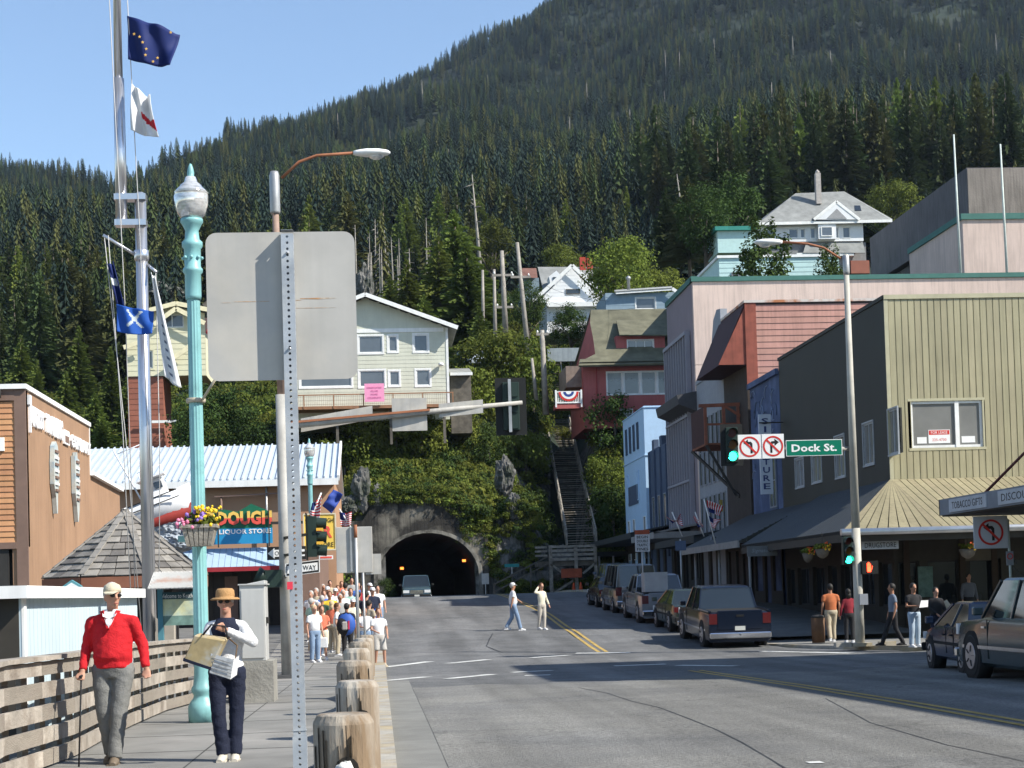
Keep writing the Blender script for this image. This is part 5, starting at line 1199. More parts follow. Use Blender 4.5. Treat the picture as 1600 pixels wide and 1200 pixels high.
for i in (0, 1, 3): window(lb, FS, -115.8 + i * 2.3, -115.0 + i * 2.3, zl - 10, zl - 7.2, fr=mTrimW, gl=mWinD, back=-.03, fw=.05)
for i in (0, 2): window(lb, FS, -115.8 + i * 2.3, -115.1 + i * 2.3, zl - 6, zl - 4, fr=mLtBlue, gl=mLtBlue, back=-.03, fw=.05)
MB().fbox(FS, -115.2, -111, zl - 6.2, zl - 4.9, 0, .06).build('dark_board', mDkBlue, lb)
# low end building and canopies along the pavement
cp = thing('canopy', 'long dark pavement canopy under the pink and blue buildings', 'canopy', (14.7, 78, 3.5))
for (a, b, z, mm) in ((78.3, 89.5, 3.7, mAwnD), (89.8, 97.9, 4.3, M('grey_fascia', (.25, .25, .24))), (98.1, 117, 4.6, mAwnD)):
    MB().box(15.0, a, z, XS, b, z + .35).build('canopy_slab', mm, cp); MB().slab((15.0, b, z + .35), (15.0, a, z + .35), (XS, a, z + .8), (XS, b, z + .8), .1).build('canopy_top', mm, cp)
for (y0, y1) in ((71.1, 76.6), (77.3, 82.4), (82.6, 89.5), (89.8, 97.9), (98.1, 106.5), (107.8, 116.9)):
    o = thing('storefront', 'dark shop window front under the canopy, %s' % {71.1: 'below the blue mural building', 77.3: 'below the rusty balcony', 82.6: 'below the grey white facade', 89.8: 'below the pink building', 98.1: 'below the dark blue building', 107.8: 'below the light blue building'}[y0], 'storefront', (XS - .1, y0, gz(y0)))
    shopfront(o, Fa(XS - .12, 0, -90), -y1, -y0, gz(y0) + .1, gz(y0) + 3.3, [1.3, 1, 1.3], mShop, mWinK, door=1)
hb = thing('hanging_sign', 'small dark lettered sign board hanging over the far pavement', 'sign', (16, 64, 3)); yk = 60.5; FH = Fa(0, yk); a, b = XY(1170, yk), XY(1217, yk); c, d = ZY(1190, 869, yk), ZY(1190, 853, yk)
MB().fbox(FH, a, b, c, d, -.08, 0).build('board', M('dull_sign', (.12, .13, .13), .7, .2), hb); textm('Signature', FH, (a + b) / 2, (c + d) / 2, .8, .18, mGreyW, hb, italic=.3)
bb = thing('banner', 'striped bunting board over the shop entrance down the street', 'banner', (15.4, 74, 4)); yk = 74; FH = Fa(0, yk); a, b = XY(1113, yk), XY(1170, yk); c, d = ZY(1140, 849, yk), ZY(1140, 838, yk)
MB().fbox(FH, a, b, c, d, -.08, 0).build('board', mGreyW, bb)
for i in range(6): MB().fbox(FH, a + .08 + i * .13, a + .14 + i * .13, c, d, .0, .01).build('stripe', mBlk, bb)
ys_ = thing('hanging_sign', 'small yellow diamond sign on the facade under the fins', 'sign', (17, 84, 4.9)); p = HY(1135, 790, 83.5)
MB().box(p.x - .35, 83.4, p.z - .3, p.x + .35, 83.5, p.z + .3).build('board', M('dull_yellow', (.35, .28, .07), .7, .2), ys_)
# low dark carport across the top of the street
lo = thing('carport', 'low dark roofed structure at the end of the street beyond the parked vans', 'carport', (XY(960, 117), 116, gz(116)))
MB().box(XY(935, 116), 116, gz(116) + 2.6, XS, 120, gz(116) + 2.9).build('roof', mAwnD, lo)
for px in (938, 960, 985): MB().bar((XY(px, 116.2), 116.2, gz(116)), (XY(px, 116.2), 116.2, gz(116) + 2.6), .12).build('post', mGal, lo)
# --- near block out of the frame on the right: it throws the long shadow; only its marquee is in view
tb = thing('street_block', 'tall tan corner block at the near right side of the side street', 'building', (XS, 28, 0))
mb = MB(); hs = [(-37.2 + i * 2.4, -36.0 + i * 2.4, 5 + k * 3.4, 7 + k * 3.4) for i in range(4) for k in range(2)]; wall_holes(mb, FS, -38, -28, 0, 13.8, hs); mb.box(XS + .3, 28, 0, 34, 38, 13.8); mb.build('wall', mTan, tb)
for h in hs: window(tb, FS, *h, fr=mTrimW, gl=mWinD)
MB().box(XS, -20, 0, 34, 27.95, 10.4).build('low_wing', mBrickR, tb)
mq = thing('marquee', 'steel street marquee with lettered fascia hung on slanted rods', 'marquee', (13, 33, 3))
MB().box(13.05, 26, 3.02, XS, 37.6, 3.12).build('soffit', mShop, mq); FM = Fa(13.0, 0, -90); MB().fbox(FM, -37.6, -26, 3.05, 3.42, -.06, 0).build('fascia', M('grey_blue_fascia', (.17, .19, .22), .6, .1), mq)
MB().box(13.0, 37.6, 3.05, XS, 37.66, 3.42).build('fascia', mShop, mq)
mGW = M('pale_letter', (.4, .42, .45), .6)
for i, s_ in enumerate(('TOBACCO GIFTS', 'DISCOUNT')):
    u0 = -36.9 + i * 3.0; MB().fbox(FM, u0, u0 + 2.3, 3.09, 3.38, 0, .03).build('sign_panel', mGW, mq)
    textm(s_, FM, u0 + 1.15, 3.235, 1.9, .16, mBlk, mq, .03)
for y in (36.6, 33.2, 30): MB().tube([(13.5, y, 3.3), (XS, y - 1.0, 7.4)], .035, 6).tube([(14.6, y, 3.3), (XS, y - 1.4, 6.6)], .03, 6).build('hanger_rod', M('maroon_rod', (.1, .03, .03), .6), mq)
# ------------------------------------------------------------------ left side
mPlank = M('orange_cedar_siding', (.52, .27, .13), .75, .1, 1.5, streak=.2, rnd=.1)
mBrown = M('tan_brown_stucco', (.33, .20, .12), .85, .09, .8, .2, 30, streak=.25)
mBrTrim = M('brown_trim', (.20, .13, .10), .7, .1)
mBrown2 = M('tan_brown_siding', (.42, .245, .145), .8, .06, .8)
XL = XY(45, 45.0); yl0 = 45.0; FL = Fa(XL, 0, 90); zt = ZY(40, 608, 45)
y1_, y2_ = HX(140, 700, XL).y, HX(187, 770, XL).y; z1a, z1b, z2b = HX(140, 678, XL).z, HX(140, 742, XL).z, HX(187, 768, XL).z
lbld = thing('storefront_building', 'tan brown store with orange plank front and stepped parapet at the left', 'building', (XL, yl0, gz(45)))
zb = gz(45) - .3
prof = [(yl0, zb), (y2_, zb), (y2_, z2b), (y1_, z1b), (y1_, zt), (yl0, zt)]
MB().fpoly(FL, prof, -.4, 0).build('side_wall', mBrown, lbld)
F = Fa(0, yl0); x0 = XL - 14; siding(F, x0, XL - .28, ZY(0, 848, 45), zt - .33, [], .147, lbld, mPlank, name='plank', each=True, lap=.03)
MB().box(x0, yl0 + .02, ZY(0, 855, 45), XL, yl0 + .3, zt - .02).build('front_wall', mBrTrim, lbld)
MB().box(XL - .28, yl0 - .05, zb, XL + .02, yl0 + .02, zt - .02).build('corner_board', mBrTrim, lbld)
MB().box(x0, yl0 - .06, ZY(0, 858, 45), XL - .28, yl0 + .02, ZY(0, 848, 45)).build('belt_board', mBrTrim, lbld); MB().box(x0, yl0 - .06, zt - .3, XL - .28, yl0 + .0, zt).build('frieze_board', mBrTrim, lbld)
MB().box(x0, yl0 - .14, zt, XL + .06, yl0 + .2, zt + .13).build('coping', mTrimW, lbld); MB().fbox(FL, yl0 + .2, y1_, zt, zt + .13, -.3, .06).build('coping', mTrimW, lbld)
MB().fbox(FL, y1_ - .06, y1_ + .0, z1b, zt, -.4, .02).build('edge_trim', mTrimW, lbld); MB().bar(FL.P(y1_, z1b + .05, -.1), FL.P(y2_, z2b + .05, -.1), .5, .12).build('coping', mTrimW, lbld)
MB().box(x0, yl0 + .3, zb, XL - .4, y1_ - .1, zt - .4).box(x0, y1_ - .1, zb, XL - .4, y2_, z2b - .3).build('body', mTar, lbld)
mStone = M('stone_pier', (.28, .26, .22), .9, .25, 2, .6, 10)
for k in range(5): MB().box(XL - .42 + (k % 2) * .03, yl0 - .25, zb + k * .55, XL + .1 + (k % 2) * .04, yl0 + .02, zb + k * .55 + .52).build('stone', mStone, lbld)
MB().box(x0, yl0 - .0, zb, XL - .5, yl0 + .1, ZY(0, 858, 45)).build('dark_opening', mBlk, lbld)
MB().box(x0, yl0 - .1, ZY(0, 705, 45), XY(12, yl0), yl0 - .03, ZY(0, 684, 45)).build('sign_plate', mWhiteS, lbld)
MB().lathe([(.0, -.15), (.12, -.1), (.12, .1), (.03, .15)], (XY(3, yl0), yl0 - .2, ZY(3, 617, 45)), 8).build('wall_lamp', mBlk, lbld)
# white raised letters on the side wall
def lx(px): return HX(px, 700, XL).y
mLetW = M('raised_white_letter', (.80, .80, .80), .6, .04)
def wl_text(s, pa, pb, ya_t, ya_b, yb_t, yb_b, first=None):
    n = len(s); 
    for i, ch in enumerate(s):
        if ch == ' ': continue
        ta, tb = i / n, (i + .92) / n; ua, ub = lerp(lx(pa), lx(pb), ta), lerp(lx(pa), lx(pb), tb)
        zt_, zb_ = lerp(HX(pa, ya_t, XL).z, HX(pb, yb_t, XL).z, ta), lerp(HX(pa, ya_b, XL).z, HX(pb, yb_b, XL).z, ta)
        if first and i == 0: zt_ += first; zb_ -= first * .8
        textm(ch, FL, (ua + ub) / 2, (zt_ + zb_) / 2, (ub - ua), zt_ - zb_, mLetW, lbld, .0, .07, 'wall_letter', bold=.06)
wl_text('TONGASS', 44, 66, 632, 664, 645, 673, .25); wl_text('TRADING', 69, 96, 646, 674, 659, 690)
wl_text('COMPANY', 109, 139, 678, 698, 694, 712)
e = MB(); e.fbox(FL, lx(98), lx(106), HX(102, 695, XL).z, HX(102, 673, XL).z, 0, .06); e.build('wall_emblem', mTrimW, lbld); MB().fbox(FL, lx(99), lx(105), HX(102, 692, XL).z, HX(102, 682, XL).z, .06, .07).build('emblem_face', mBrTrim, lbld)
# two tall carved plaques: fish shape and pennant shape
mPlq = M('carved_plaque', (.48, .5, .46), .8, .25, 2.5, c2=(.25, .33, .38), c2s=2.5)
def plaque(px, yt, yb, w, shape, lab):
    u = lx(px); zt_, zb_ = HX(px, yt, XL).z, HX(px, yb, XL).z; H = zt_ - zb_
    o = thing('wall_carving', lab, 'wall art', FL.P(u, zb_, .1)); L_ = [(u + a * w, zb_ + H * b) for a, b in shape]
    MB().fpoly(FL, L_, .02, .14).build('carving', mPlq, o)
    for k in range(7):
        b = .3 + k * .09; MB().fbox(FL, u - w * .32, u + w * .3, zb_ + H * b, zb_ + H * (b + .035), .14, .18).build('carved_band', mTrimW if k % 2 else mBrTrim, o)
plaque(80, 690, 802, .75, [(-.05, 0), (.1, 0), (.2, .25), (.5, .45), (.55, .7), (.35, .95), (0, 1), (-.35, .93), (-.5, .7), (-.5, .4), (-.2, .22)], 'tall carved fish shaped plaque, nearer of the two on the brown wall')
plaque(113, 707, 815, .75, [(-.04, 0), (.1, 0), (.35, .2), (.5, .45), (.5, .9), (.1, .92), (.05, 1), (-.1, 1), (-.12, .94), (-.5, .94), (-.5, .4), (-.25, .22)], 'tall carved banner shaped plaque, farther of the two on the brown wall')
# --- white roofed building behind
yw = 74.0; FW = Fa(0, yw); xa, xb = XY(100, yw), XY(532, yw); ze = ZY(350, 752, yw); zrg = ZY(350, 697, yw + 7); 
wb = thing('warehouse', 'long tan building with a bright white ribbed metal roof', 'building', ((xa + xb) / 2, yw, gz(yw)))
MB().box(xa, yw, gz(yw) - .5, xb - .15, yw + 14, ze - .1).build('wall', mBrown2, wb)
mWR = M('white_metal_roof', (.52, .57, .61), .4, .06, 1, metal=.1, spec=.5, rnd=.05)
nr = 40
a, b, c, d = V((xa, yw - .5, ze)), V((xb, yw - .5, ze)), V((xb, yw + 7, zrg)), V((xa, yw + 7, zrg))
MB().slab(a - V((0, 0, .03)), b - V((0, 0, .03)), c - V((0, 0, .03)), d - V((0, 0, .03)), .1).build('roof_deck', mDarkJ, wb)
for i in range(nr):
    s0, s1 = (i + .02) / nr, (i + .985) / nr; m = MB(); p = [a.lerp(b, s0), a.lerp(b, s1), d.lerp(c, s1), d.lerp(c, s0)]; m.slab(*p, .02)
    q0, q1 = a.lerp(b, s0), d.lerp(c, s0); m.bar(q0 + V((.04, 0, .03)), q1 + V((.04, 0, .03)), .07, .09); m.build('roof_sheet', mWR, wb)
MB().slab((xa, yw + 7, zrg), (xb, yw + 7, zrg), (xb, yw + 14.5, ze), (xa, yw + 14.5, ze), .1).build('roof', mWR, wb)
MB().box(xa, yw - .56, ze - .3, xb + .05, yw - .5, ze - .02).build('fascia', mTrimW, wb); MB().bar(b + V((.05, 0, .0)), c + V((.05, 0, .0)), .1, .25).build('bargeboard', mTrimW, wb)
for px, t, bt_ in ((349, 815, 775), (420, 850, 755)):
    x = XY(px, yw - .3); MB().tube([(x, yw - .3, ZY(px, t + 10, yw)), (x, yw - .3, ZY(px, bt_, yw))], .05, 6).build('vent_pipe', mGal if px > 400 else mBrTrim, wb)
MB().bar(HY(335, 776, yw - .35), HY(445, 770, yw - .35), .06).build('conduit', mBrTrim, wb)
# --- bar front: blue metal band with red fascia, sign boards
yq = 68.0; FQ = Fa(0, yq); q = lambda px: XY(px, yq); z_ = lambda py, px=385: ZY(px, py, yq)
sb = thing('liquor_store', 'bar and liquor store front with blue metal canopy band and red fascia', 'storefront', (q(390), yq, gz(yq)))
x0, x1 = q(260), q(470); nb_ = 22
for i in range(nb_):
    u0, u1 = lerp(x0, x1, i / nb_), lerp(x0, x1, (i + .94) / nb_); MB().slab((u0, yq - 1.2, z_(886)), (u1, yq - 1.2, z_(886)), (u1, yq, z_(856)), (u0, yq, z_(856)), .05).build('canopy_panel', M('blue_grey_metal', (.34, .45, .56), .6, .06), sb)
MB().box(x0, yq - 1.25, z_(893), x1, yq - 1.15, z_(886)).build('red_fascia', M('barn_red', (.34, .03, .04), .6, .1), sb)
MB().box(x0, yq, gz(yq), q(490), yq + 3, z_(856)).build('wall', mBlk, sb)
for i in range(7): MB().box(lerp(x0, x1, i / 7) + .2, yq - .06, gz(yq), lerp(x0, x1, i / 7) + .32, yq, z_(893)).build('post', mShop, sb)
MB().box(q(352), yq - .1, gz(yq) + .1, q(372), yq, z_(900)).build('door', mBrTrim, sb)
ls = thing('shop_sign', 'blue and green liquor store sign with big gold and red letters', 'sign', (q(380), yq - .4, z_(852))); FQ2 = Fa(0, yq - .4)
mSB = M('sign_blue', (.02, .26, .50), .5, .04); mSG = M('sign_dark_green', (.01, .13, .07), .5, .05); mGold = M('sign_gold', (.80, .52, .12), .5, .04); mSRed = M('sign_coral_red', (.72, .10, .07), .5, .04)
MB().fbox(FQ2, q(300), q(429), z_(850), z_(826), -.12, 0).build('lower_board', mSB, ls)
MB().fpoly(FQ2, [(q(300), z_(826)), (q(429), z_(826)), (q(429), z_(803)), (q(418), z_(797)), (q(397), z_(788)), (q(376), z_(800)), (q(354), z_(796)), (q(300), z_(803))], -.12, -.02).build('upper_board', mSG, ls)
textm('& LIQUOR STORE', FQ2, q(381), z_(831.5), q(427) - q(335), .22, mWhiteS, ls, bold=.03)
textm('SOURDOUGH', FQ2, q(355), (z_(800) + z_(820)) / 2, q(429) - q(281), .56, mSRed, ls, .0, .06, bold=.05, two=mGold)
for px in (345, 424): MB().bar((q(px), yq - .5, z_(855)), (q(px), yq - .5, z_(800)), .05).build('bracket', mBlk, ls)
# boat on boulders above the bar
yb = 66.0; bo = thing('fishing_boat', 'small white fishing boat displayed on boulders over the bar', 'boat', tuple(HY(265, 812, yb)))
BF = HY(303, 775, yb); BA = HY(228, 800, yb); ax = (BF - BA); Lb = ax.length; ax.normalize(); upb = V((-ax.z, 0, ax.x)); 
def bp(t, w, h): return tuple(BA + ax * (Lb * t) + V((0, w, 0)) + upb * h)
def hull(z0, z1, m_, nm, k=1.0):
    m = MB(); sec = []
    for t in np.linspace(-.35, 1, 9):
        wd = .62 * min(1, (1.0 - ((max(t, 0)) ** 2.6)) + .04); rise = .22 * max(0, t) ** 2
        sec.append([bp(t, -wd * k, z1 + rise), bp(t, -wd * .93 * k, (z0 + z1) / 2 + rise * .6), bp(t, -wd * .55, z0), bp(t, 0, z0 - .12), bp(t, wd * .55, z0), bp(t, wd * .93, (z0 + z1) / 2 + rise * .6), bp(t, wd, z1 + rise)])
    vs = [p for s in sec for p in s]; n = 7
    fs = [(i * n + j, i * n + j + 1, (i + 1) * n + j + 1, (i + 1) * n + j) for i in range(8) for j in range(n - 1)] + [tuple(range(n))] + [(i * n, (i + 1) * n, (i + 1) * n + 6, i * n + 6) for i in range(8)]
    m.add(vs, [f[::-1] for f in fs], 0, True); return m.build(nm, m_, bo)
mBoatW = M('boat_white', (.80, .80, .80), .35, .04); mBoatR = M('boat_red_bottom', (.30, .04, .03), .6, .1)
hull(-.42, .35, mBoatW, 'hull'); hull(-.66, -.38, mBoatR, 'keel', .62)
for h in (.32, .05): MB().bar(bp(-.3, -.66, h), bp(.75, -.6, h + .1), .03, .04).build('stripe', mBlackS, bo)
m = MB(); m.hexa([bp(.1, -.45, .35), bp(.55, -.4, .42), bp(.55, .4, .42), bp(.1, .45, .35), bp(.12, -.42, 1.05), bp(.52, -.36, 1.1), bp(.52, .36, 1.1), bp(.12, .42, 1.05)]); cbn = m.build('cabin', mBoatW, bo)
MB().hexa([bp(.16, -.47, .68), bp(.3, -.465, .68), bp(.3, -.44, .68), bp(.16, -.44, .68), bp(.16, -.45, .95), bp(.3, -.45, .95), bp(.3, -.42, .95), bp(.16, -.42, .95)]).hexa([bp(.34, -.46, .68), bp(.5, -.45, .68), bp(.5, -.42, .68), bp(.34, -.42, .68), bp(.34, -.44, .95), bp(.5, -.43, .95), bp(.5, -.4, .95), bp(.34, -.4, .95)]).build('cabin_window', mWinK, bo)
MB().bar(bp(.05, -.5, 1.12), bp(.62, -.5, 1.16), .9, .06, up=(0, 0, 1)).build('cabin_roof', mBoatW, bo)
MB().tube([bp(.0, 0, .4), bp(-.22, 0, 2.7)], .035, 6).tube([bp(-.2, 0, 2.5), bp(.42, 0, 2.6)], .02, 4).tube([bp(.1, -.4, 1.5), bp(.6, -.4, 1.55)], .015, 4).tube([bp(.12, -.4, 1.1), bp(.12, -.4, 1.5)], .015, 4).tube([bp(.58, -.4, 1.1), bp(.58, -.4, 1.5)], .015, 4).build('mast', mBoatW, bo)
for i, (px, py) in enumerate(((232, 826), (246, 820), (262, 824), (278, 826), (292, 832), (240, 842), (258, 842), (276, 844), (292, 846), (306, 838))):
    o = bpy.data.objects.new('boulder', boulder((.55, .5, .38), i + 40, .25)); COL.objects.link(o); o.location = HY(px, py, yb + .2); o.data.materials.clear(); o.data.materials.append(M('blue_grey_boulder', (.30, .33, .36), .85, .25, 3)); tag(o, 'blue grey boulder in the rock pile under the small white boat', 'rock', 'boulders under the boat')
# yellow hanging bar sign
ybs = 60.0; FY = Fa(0, ybs); q = lambda px: XY(px, ybs); z_ = lambda py, px=505: ZY(px, py, ybs)
ysn = thing('bar_sign', 'yellow projecting box sign of the bar with red letters', 'sign', (q(505), ybs, z_(858)))
a, b, c, d = q(478), q(526), z_(858), z_(804); MB().fbox(FY, a, b, c, d, -.35, 0).build('box', M('sign_yellow', (.80, .56, .10), .5, .05), ysn)
for (u0, u1, w0, w1) in ((a - .03, b + .03, d, d + .05), (a - .03, b + .03, c - .05, c), (b, b + .04, c, d), (a - .04, a, c, d)): MB().fbox(FY, u0, u1, w0, w1, -.38, .03).build('frame', M('cream_frame', (.6, .55, .4), .6), ysn)
textm('BAR', FY, q(503), z_(831), q(521) - q(484), .42, mSRed, ysn, bold=.04); textm('SOURDOUGH', FY, q(502), z_(813), 1.0, .16, mBlackS, ysn); textm('STORE', FY, q(511), z_(851), .55, .17, mBlackS, ysn)
MB().box(a - 1.2, ybs + .1, d - .3, a, ybs + .16, d - .2).build('bracket', mBlk, ysn)
cs = thing('shop_sign', 'small white and red sign board under the yellow bar sign', 'sign', (q(512), ybs, z_(875))); MB().fbox(FY, q(500), q(522), z_(874), z_(868), -.05, 0).build('board', mWhiteS, cs); MB().fbox(FY, q(502), q(520), z_(872.5), z_(869.5), 0, .01).build('red_print', mSRed, cs)
# brick bar building side the crowd stands against
bbk = thing('bar_building', 'brown shopfront behind the crowd under the yellow sign', 'building', (q(478), 62, gz(62)))
MB().box(XY(455, 62), 62, gz(62), XY(500, 62), 73.5, ZY(480, 862, 62)).build('wall', mBrTrim, bbk); MB().box(XY(505, 76), 74.2, gz(76), XY(524, 76), 74.6, ZY(515, 770, 76)).build('rear_wall', mShop, bbk)
# --- shingle roofed kiosk
yk = 40.0; kx0, kx1 = XY(42, yk - 2.2), XY(308, yk - 2.2); kc = ((kx0 + kx1) / 2, yk); r_ = (kx1 - kx0) / 2; zE = ZY(100, 902, yk - 2.2); zA = ZY(190, 800, yk); g0 = gz(yk) + .1
ki = thing('kiosk', 'open kiosk with a hexagonal weathered shingle roof', 'kiosk', (kc[0], kc[1], g0))
mSh = [M('cedar_shingle', (.20, .185, .165), .9, .2, 4, .4, 30), M('cedar_shingle_light', (.27, .25, .22), .9, .2, 4, .4, 30), M('cedar_shingle_dark', (.13, .12, .11), .9, .2, 4, .4, 30)]
NS_ = 8; cor = [V((kc[0] + r_ * 1.04 * cos(2 * pi * i / NS_ + pi / 8), kc[1] + r_ * 1.04 * sin(2 * pi * i / NS_ + pi / 8), zE)) for i in range(NS_)]; apx = V((kc[0], kc[1], zA))
MB().add([tuple(p) for p in cor] + [tuple(apx - V((0, 0, .1)))] , [(i, (i + 1) % NS_, NS_) for i in range(NS_)]).build('roof_deck', mBrTrim, ki)
rs = random.Random(8)
for i in range(NS_):
    a, b = cor[i], cor[(i + 1) % NS_]; nrm = (b - a).cross(apx - a).normalized()
    if nrm.y > .75: continue
    for k in range(10):
        t0, t1 = k / 10, (k + 1.25) / 10; l0, r0 = a.lerp(apx, t0), b.lerp(apx, t0); l1, r1 = a.lerp(apx, min(1, t1)), b.lerp(apx, min(1, t1)); nw = max(1, round((r0 - l0).length / .34)); off = rs.uniform(0, .4)
        for j in range(nw):
            s0, s1 = (j + .03) / nw, (j + .97) / nw; up_ = nrm * (.05 + rs.uniform(0, .015)); dn = nrm * .012; q_ = (l0 - l1).normalized() * rs.uniform(0, .03)
            m = MB(); m.slab(l0.lerp(r0, s0) + up_ + q_, l0.lerp(r0, s1) + up_ + q_, l1.lerp(r1, s1) + dn, l1.lerp(r1, s0) + dn, .025); m.build('shingle', mSh[rs.choice((0, 0, 1, 2))], ki)
for i in range(NS_):
    p = cor[i]; ns = 8
    for k in range(ns): a, b = p.lerp(apx, k / ns), p.lerp(apx, (k + 1.1) / ns); MB().bar(a + V((0, 0, .06)), b + V((0, 0, .045)), .16, .03).build('hip_shingle', mSh[1 if p.x < kc[0] else 0], ki)
    MB().box(p.x * .94 + kc[0] * .06 - .08, p.y * .94 + kc[1] * .06 - .08, g0, p.x * .94 + kc[0] * .06 + .08, p.y * .94 + kc[1] * .06 + .08, zE).build('post', mShop, ki)
    MB().bar(cor[i] - V((0, 0, .14)), cor[(i + 1) % NS_] - V((0, 0, .14)), .06, .26).build('fascia', M('red_brown_fascia', (.24, .10, .06), .8, .1), ki)
MB().box(kc[0] - r_ * .6, yk - .6, g0, kc[0] + r_ * .6, yk + .6, zE - .05).build('core_wall', mBlk, ki)
FK = Fa(0, yk - 2.35)
nbx = thing('notice_board', 'small white house shaped notice box under the kiosk eave', 'notice board', (XY(113, yk - 2.5), yk - 2.5, g0)); u0, u1, zz0, zz1 = XY(97, yk - 2.5), XY(127, yk - 2.5), ZY(112, 933, yk - 2.5), ZY(112, 916, yk - 2.5)
F2 = Fa(0, yk - 2.5); MB().fpoly(F2, [(u0, zz0), (u1, zz0), (u1, zz1), ((u0 + u1) / 2, zz1 + .14), (u0, zz1)], -.2, 0).build('box', M('teal_box', (.10, .28, .32), .6), nbx); MB().fpoly(F2, [(u0 + .05, zz0 + .03), (u1 - .05, zz0 + .03), (u1 - .05, zz1 - .02), ((u0 + u1) / 2, zz1 + .08), (u0 + .05, zz1 - .02)], 0, .012).build('panel', mWhiteS, nbx); MB().box((u0 + u1) / 2 - .05, yk - 2.45, g0, (u0 + u1) / 2 + .05, yk - 2.35, zz0).build('post', mShop, nbx)
# map board with rusty corrugated roof
ym = 32.5; FM2 = Fa(0, ym); q = lambda px: XY(px, ym); z_ = lambda py, px=275: ZY(px, py, ym)
mpb = thing('map_board', 'framed town map board under a rusty corrugated awning', 'notice board', (q(275), ym, gz(ym) + .12))
MB().fbox(FM2, q(250), q(312), z_(962), z_(936), -.08, 0).build('map_panel', M('map_print', (.62, .63, .38), .5, .3, 3, c2=(.45, .60, .58), c2s=1.6), mpb)
MB().fbox(FM2, q(248), q(314), z_(977), z_(962), -.08, 0).build('lower_panel', M('green_panel', (.16, .26, .22), .6, .3, 6), mpb); MB().fbox(FM2, q(246), q(316), z_(936), z_(925), -.08, .02).build('header', M('dark_teal_header', (.03, .08, .10), .6), mpb)
textm('Welcome to Ketchikan', FM2, q(281), z_(931), .75, .08, mWhiteS, mpb, .02)
for px in (246, 312): MB().fbox(FM2, q(px), q(px) + .1, gz(ym) + .1, z_(915), -.12, .03).build('frame_post', M('teal_frame', (.08, .22, .26), .6), mpb)
m = MB(); x0, x1 = q(238), q(320); nn = 40; vs = []
for i in range(nn * 2 + 1):
    x = lerp(x0, x1, i / (nn * 2)); dz = .02 * (1 if i % 2 else -1); vs += [(x, ym - .7, z_(918) + dz - .02), (x, ym + .25, z_(893) + dz)]
m.add(vs, [(2 * i, 2 * i + 2, 2 * i + 3, 2 * i + 1) for i in range(nn * 2)]); m.build('corrugated_roof', M('rusty_corrugated', (.58, .58, .56), .6, .1, 2, c2=(.48, .17, .06), c2s=1.1, c2t=.6), mpb)
MB().box(q(316), ym - .05, gz(ym), q(324), ym + .1, z_(894)).build('post', M('tan_post', (.35, .28, .18), .8), mpb)
# --- grey utility cabinet on a concrete plinth
yc = 28.0; q = lambda px: XY(px, yc); cbx = thing('utility_cabinet', 'tall grey metal utility cabinet standing on a concrete plinth', 'cabinet', (q(395), yc, gz(yc) + .12)); z_ = lambda py, px=395: ZY(px, py, yc)
mCab = M('cabinet_grey', (.45, .45, .43), .5, .06, 2, streak=.1); mPl = M('plinth_concrete', (.27, .26, .23), .95, .2, 3, .5, 20)
x0, x1, xp1 = q(374), q(414), q(424); MB().hexa([(x0, yc, z_(1033)), (x1, yc, z_(1033)), (x1, yc + .7, z_(1033)), (x0, yc + .7, z_(1033)), (x0, yc, z_(914)), (x1, yc, z_(907)), (x1, yc + .7, z_(907)), (x0, yc + .7, z_(914))]).build('cabinet_body', mCab, cbx, bevel=.01)
MB().box(x0 - .02, yc - .03, z_(914), x1 + .03, yc + .72, z_(912)).build('lid', mCab, cbx); MB().box(x0 + .03, yc - .02, z_(1028), x1 - .03, yc, z_(922)).build('door', mCab, cbx)
MB().box(x1, yc + .1, z_(975), x1 + .04, yc + .3, z_(965)).build('handle', mBlk, cbx); MB().box(q(365), yc - .12, gz(yc) + .1, q(425), yc + .9, z_(1033)).build('plinth', mPl, cbx)
# --- pale shed roof and wall seen below the railing, left edge
ysd = 19.0; q = lambda px: XY(px, ysd); sh = thing('shed', 'pale blue board shed with white roof edge behind the railing', 'shed', (q(60), ysd, -1))
mShd = M('pale_blue_boards', (.50, .60, .64), .7, .05, 1, streak=.08); z_ = lambda py, px=100: ZY(px, py, ysd)
xs0, xs1 = q(28), XY(214, 27.0)
mb = MB(); a, b = V((q(33), ysd, 0)), V((xs1, 27, 0)); 
F9 = Fa(a.x, a.y, math.degrees(atan2(b.y - a.y, b.x - a.x))); Ln = (b - a).length; zt0 = ZY(33, 935, ysd); 
for i in range(40):
    MB().fbox(F9, Ln * i / 40 + .006, Ln * (i + 1) / 40 - .006, -1.5, zt0, -.03, 0).build('board', mShd, sh)
MB().fbox(F9, 0, Ln, -1.5, zt0, -.3, -.03).build('backing', mShop, sh)
MB().fbox(F9, -.0, .12, -1.5, zt0, 0, .03).build('corner_board', mTrimW, sh)
MB().fbox(F9, -.25, Ln + .1, zt0, zt0 + .14, -.4, .12).build('roof_edge', mTrimW, sh); MB().box(-12, ysd + .02, -1.5, a.x, ysd + 8, zt0).build('front_wall', M('pale_boards_shaded', (.22, .26, .28), .7, .08), sh)  # front boards are the pale blue with shade put into the colour
MB().box(-12, ysd - .2, zt0, a.x - .2, ysd + 8, zt0 + .14).build('roof_edge', mTrimW, sh); MB().add([(-12, ysd - .2, zt0 + .15), (a.x - .2, ysd - .2, zt0 + .15), (xs1, 27, zt0 + .15), (-12, 30, zt0 + .15)], [(0, 1, 2, 3)]).build('roof', mGreyW, sh)
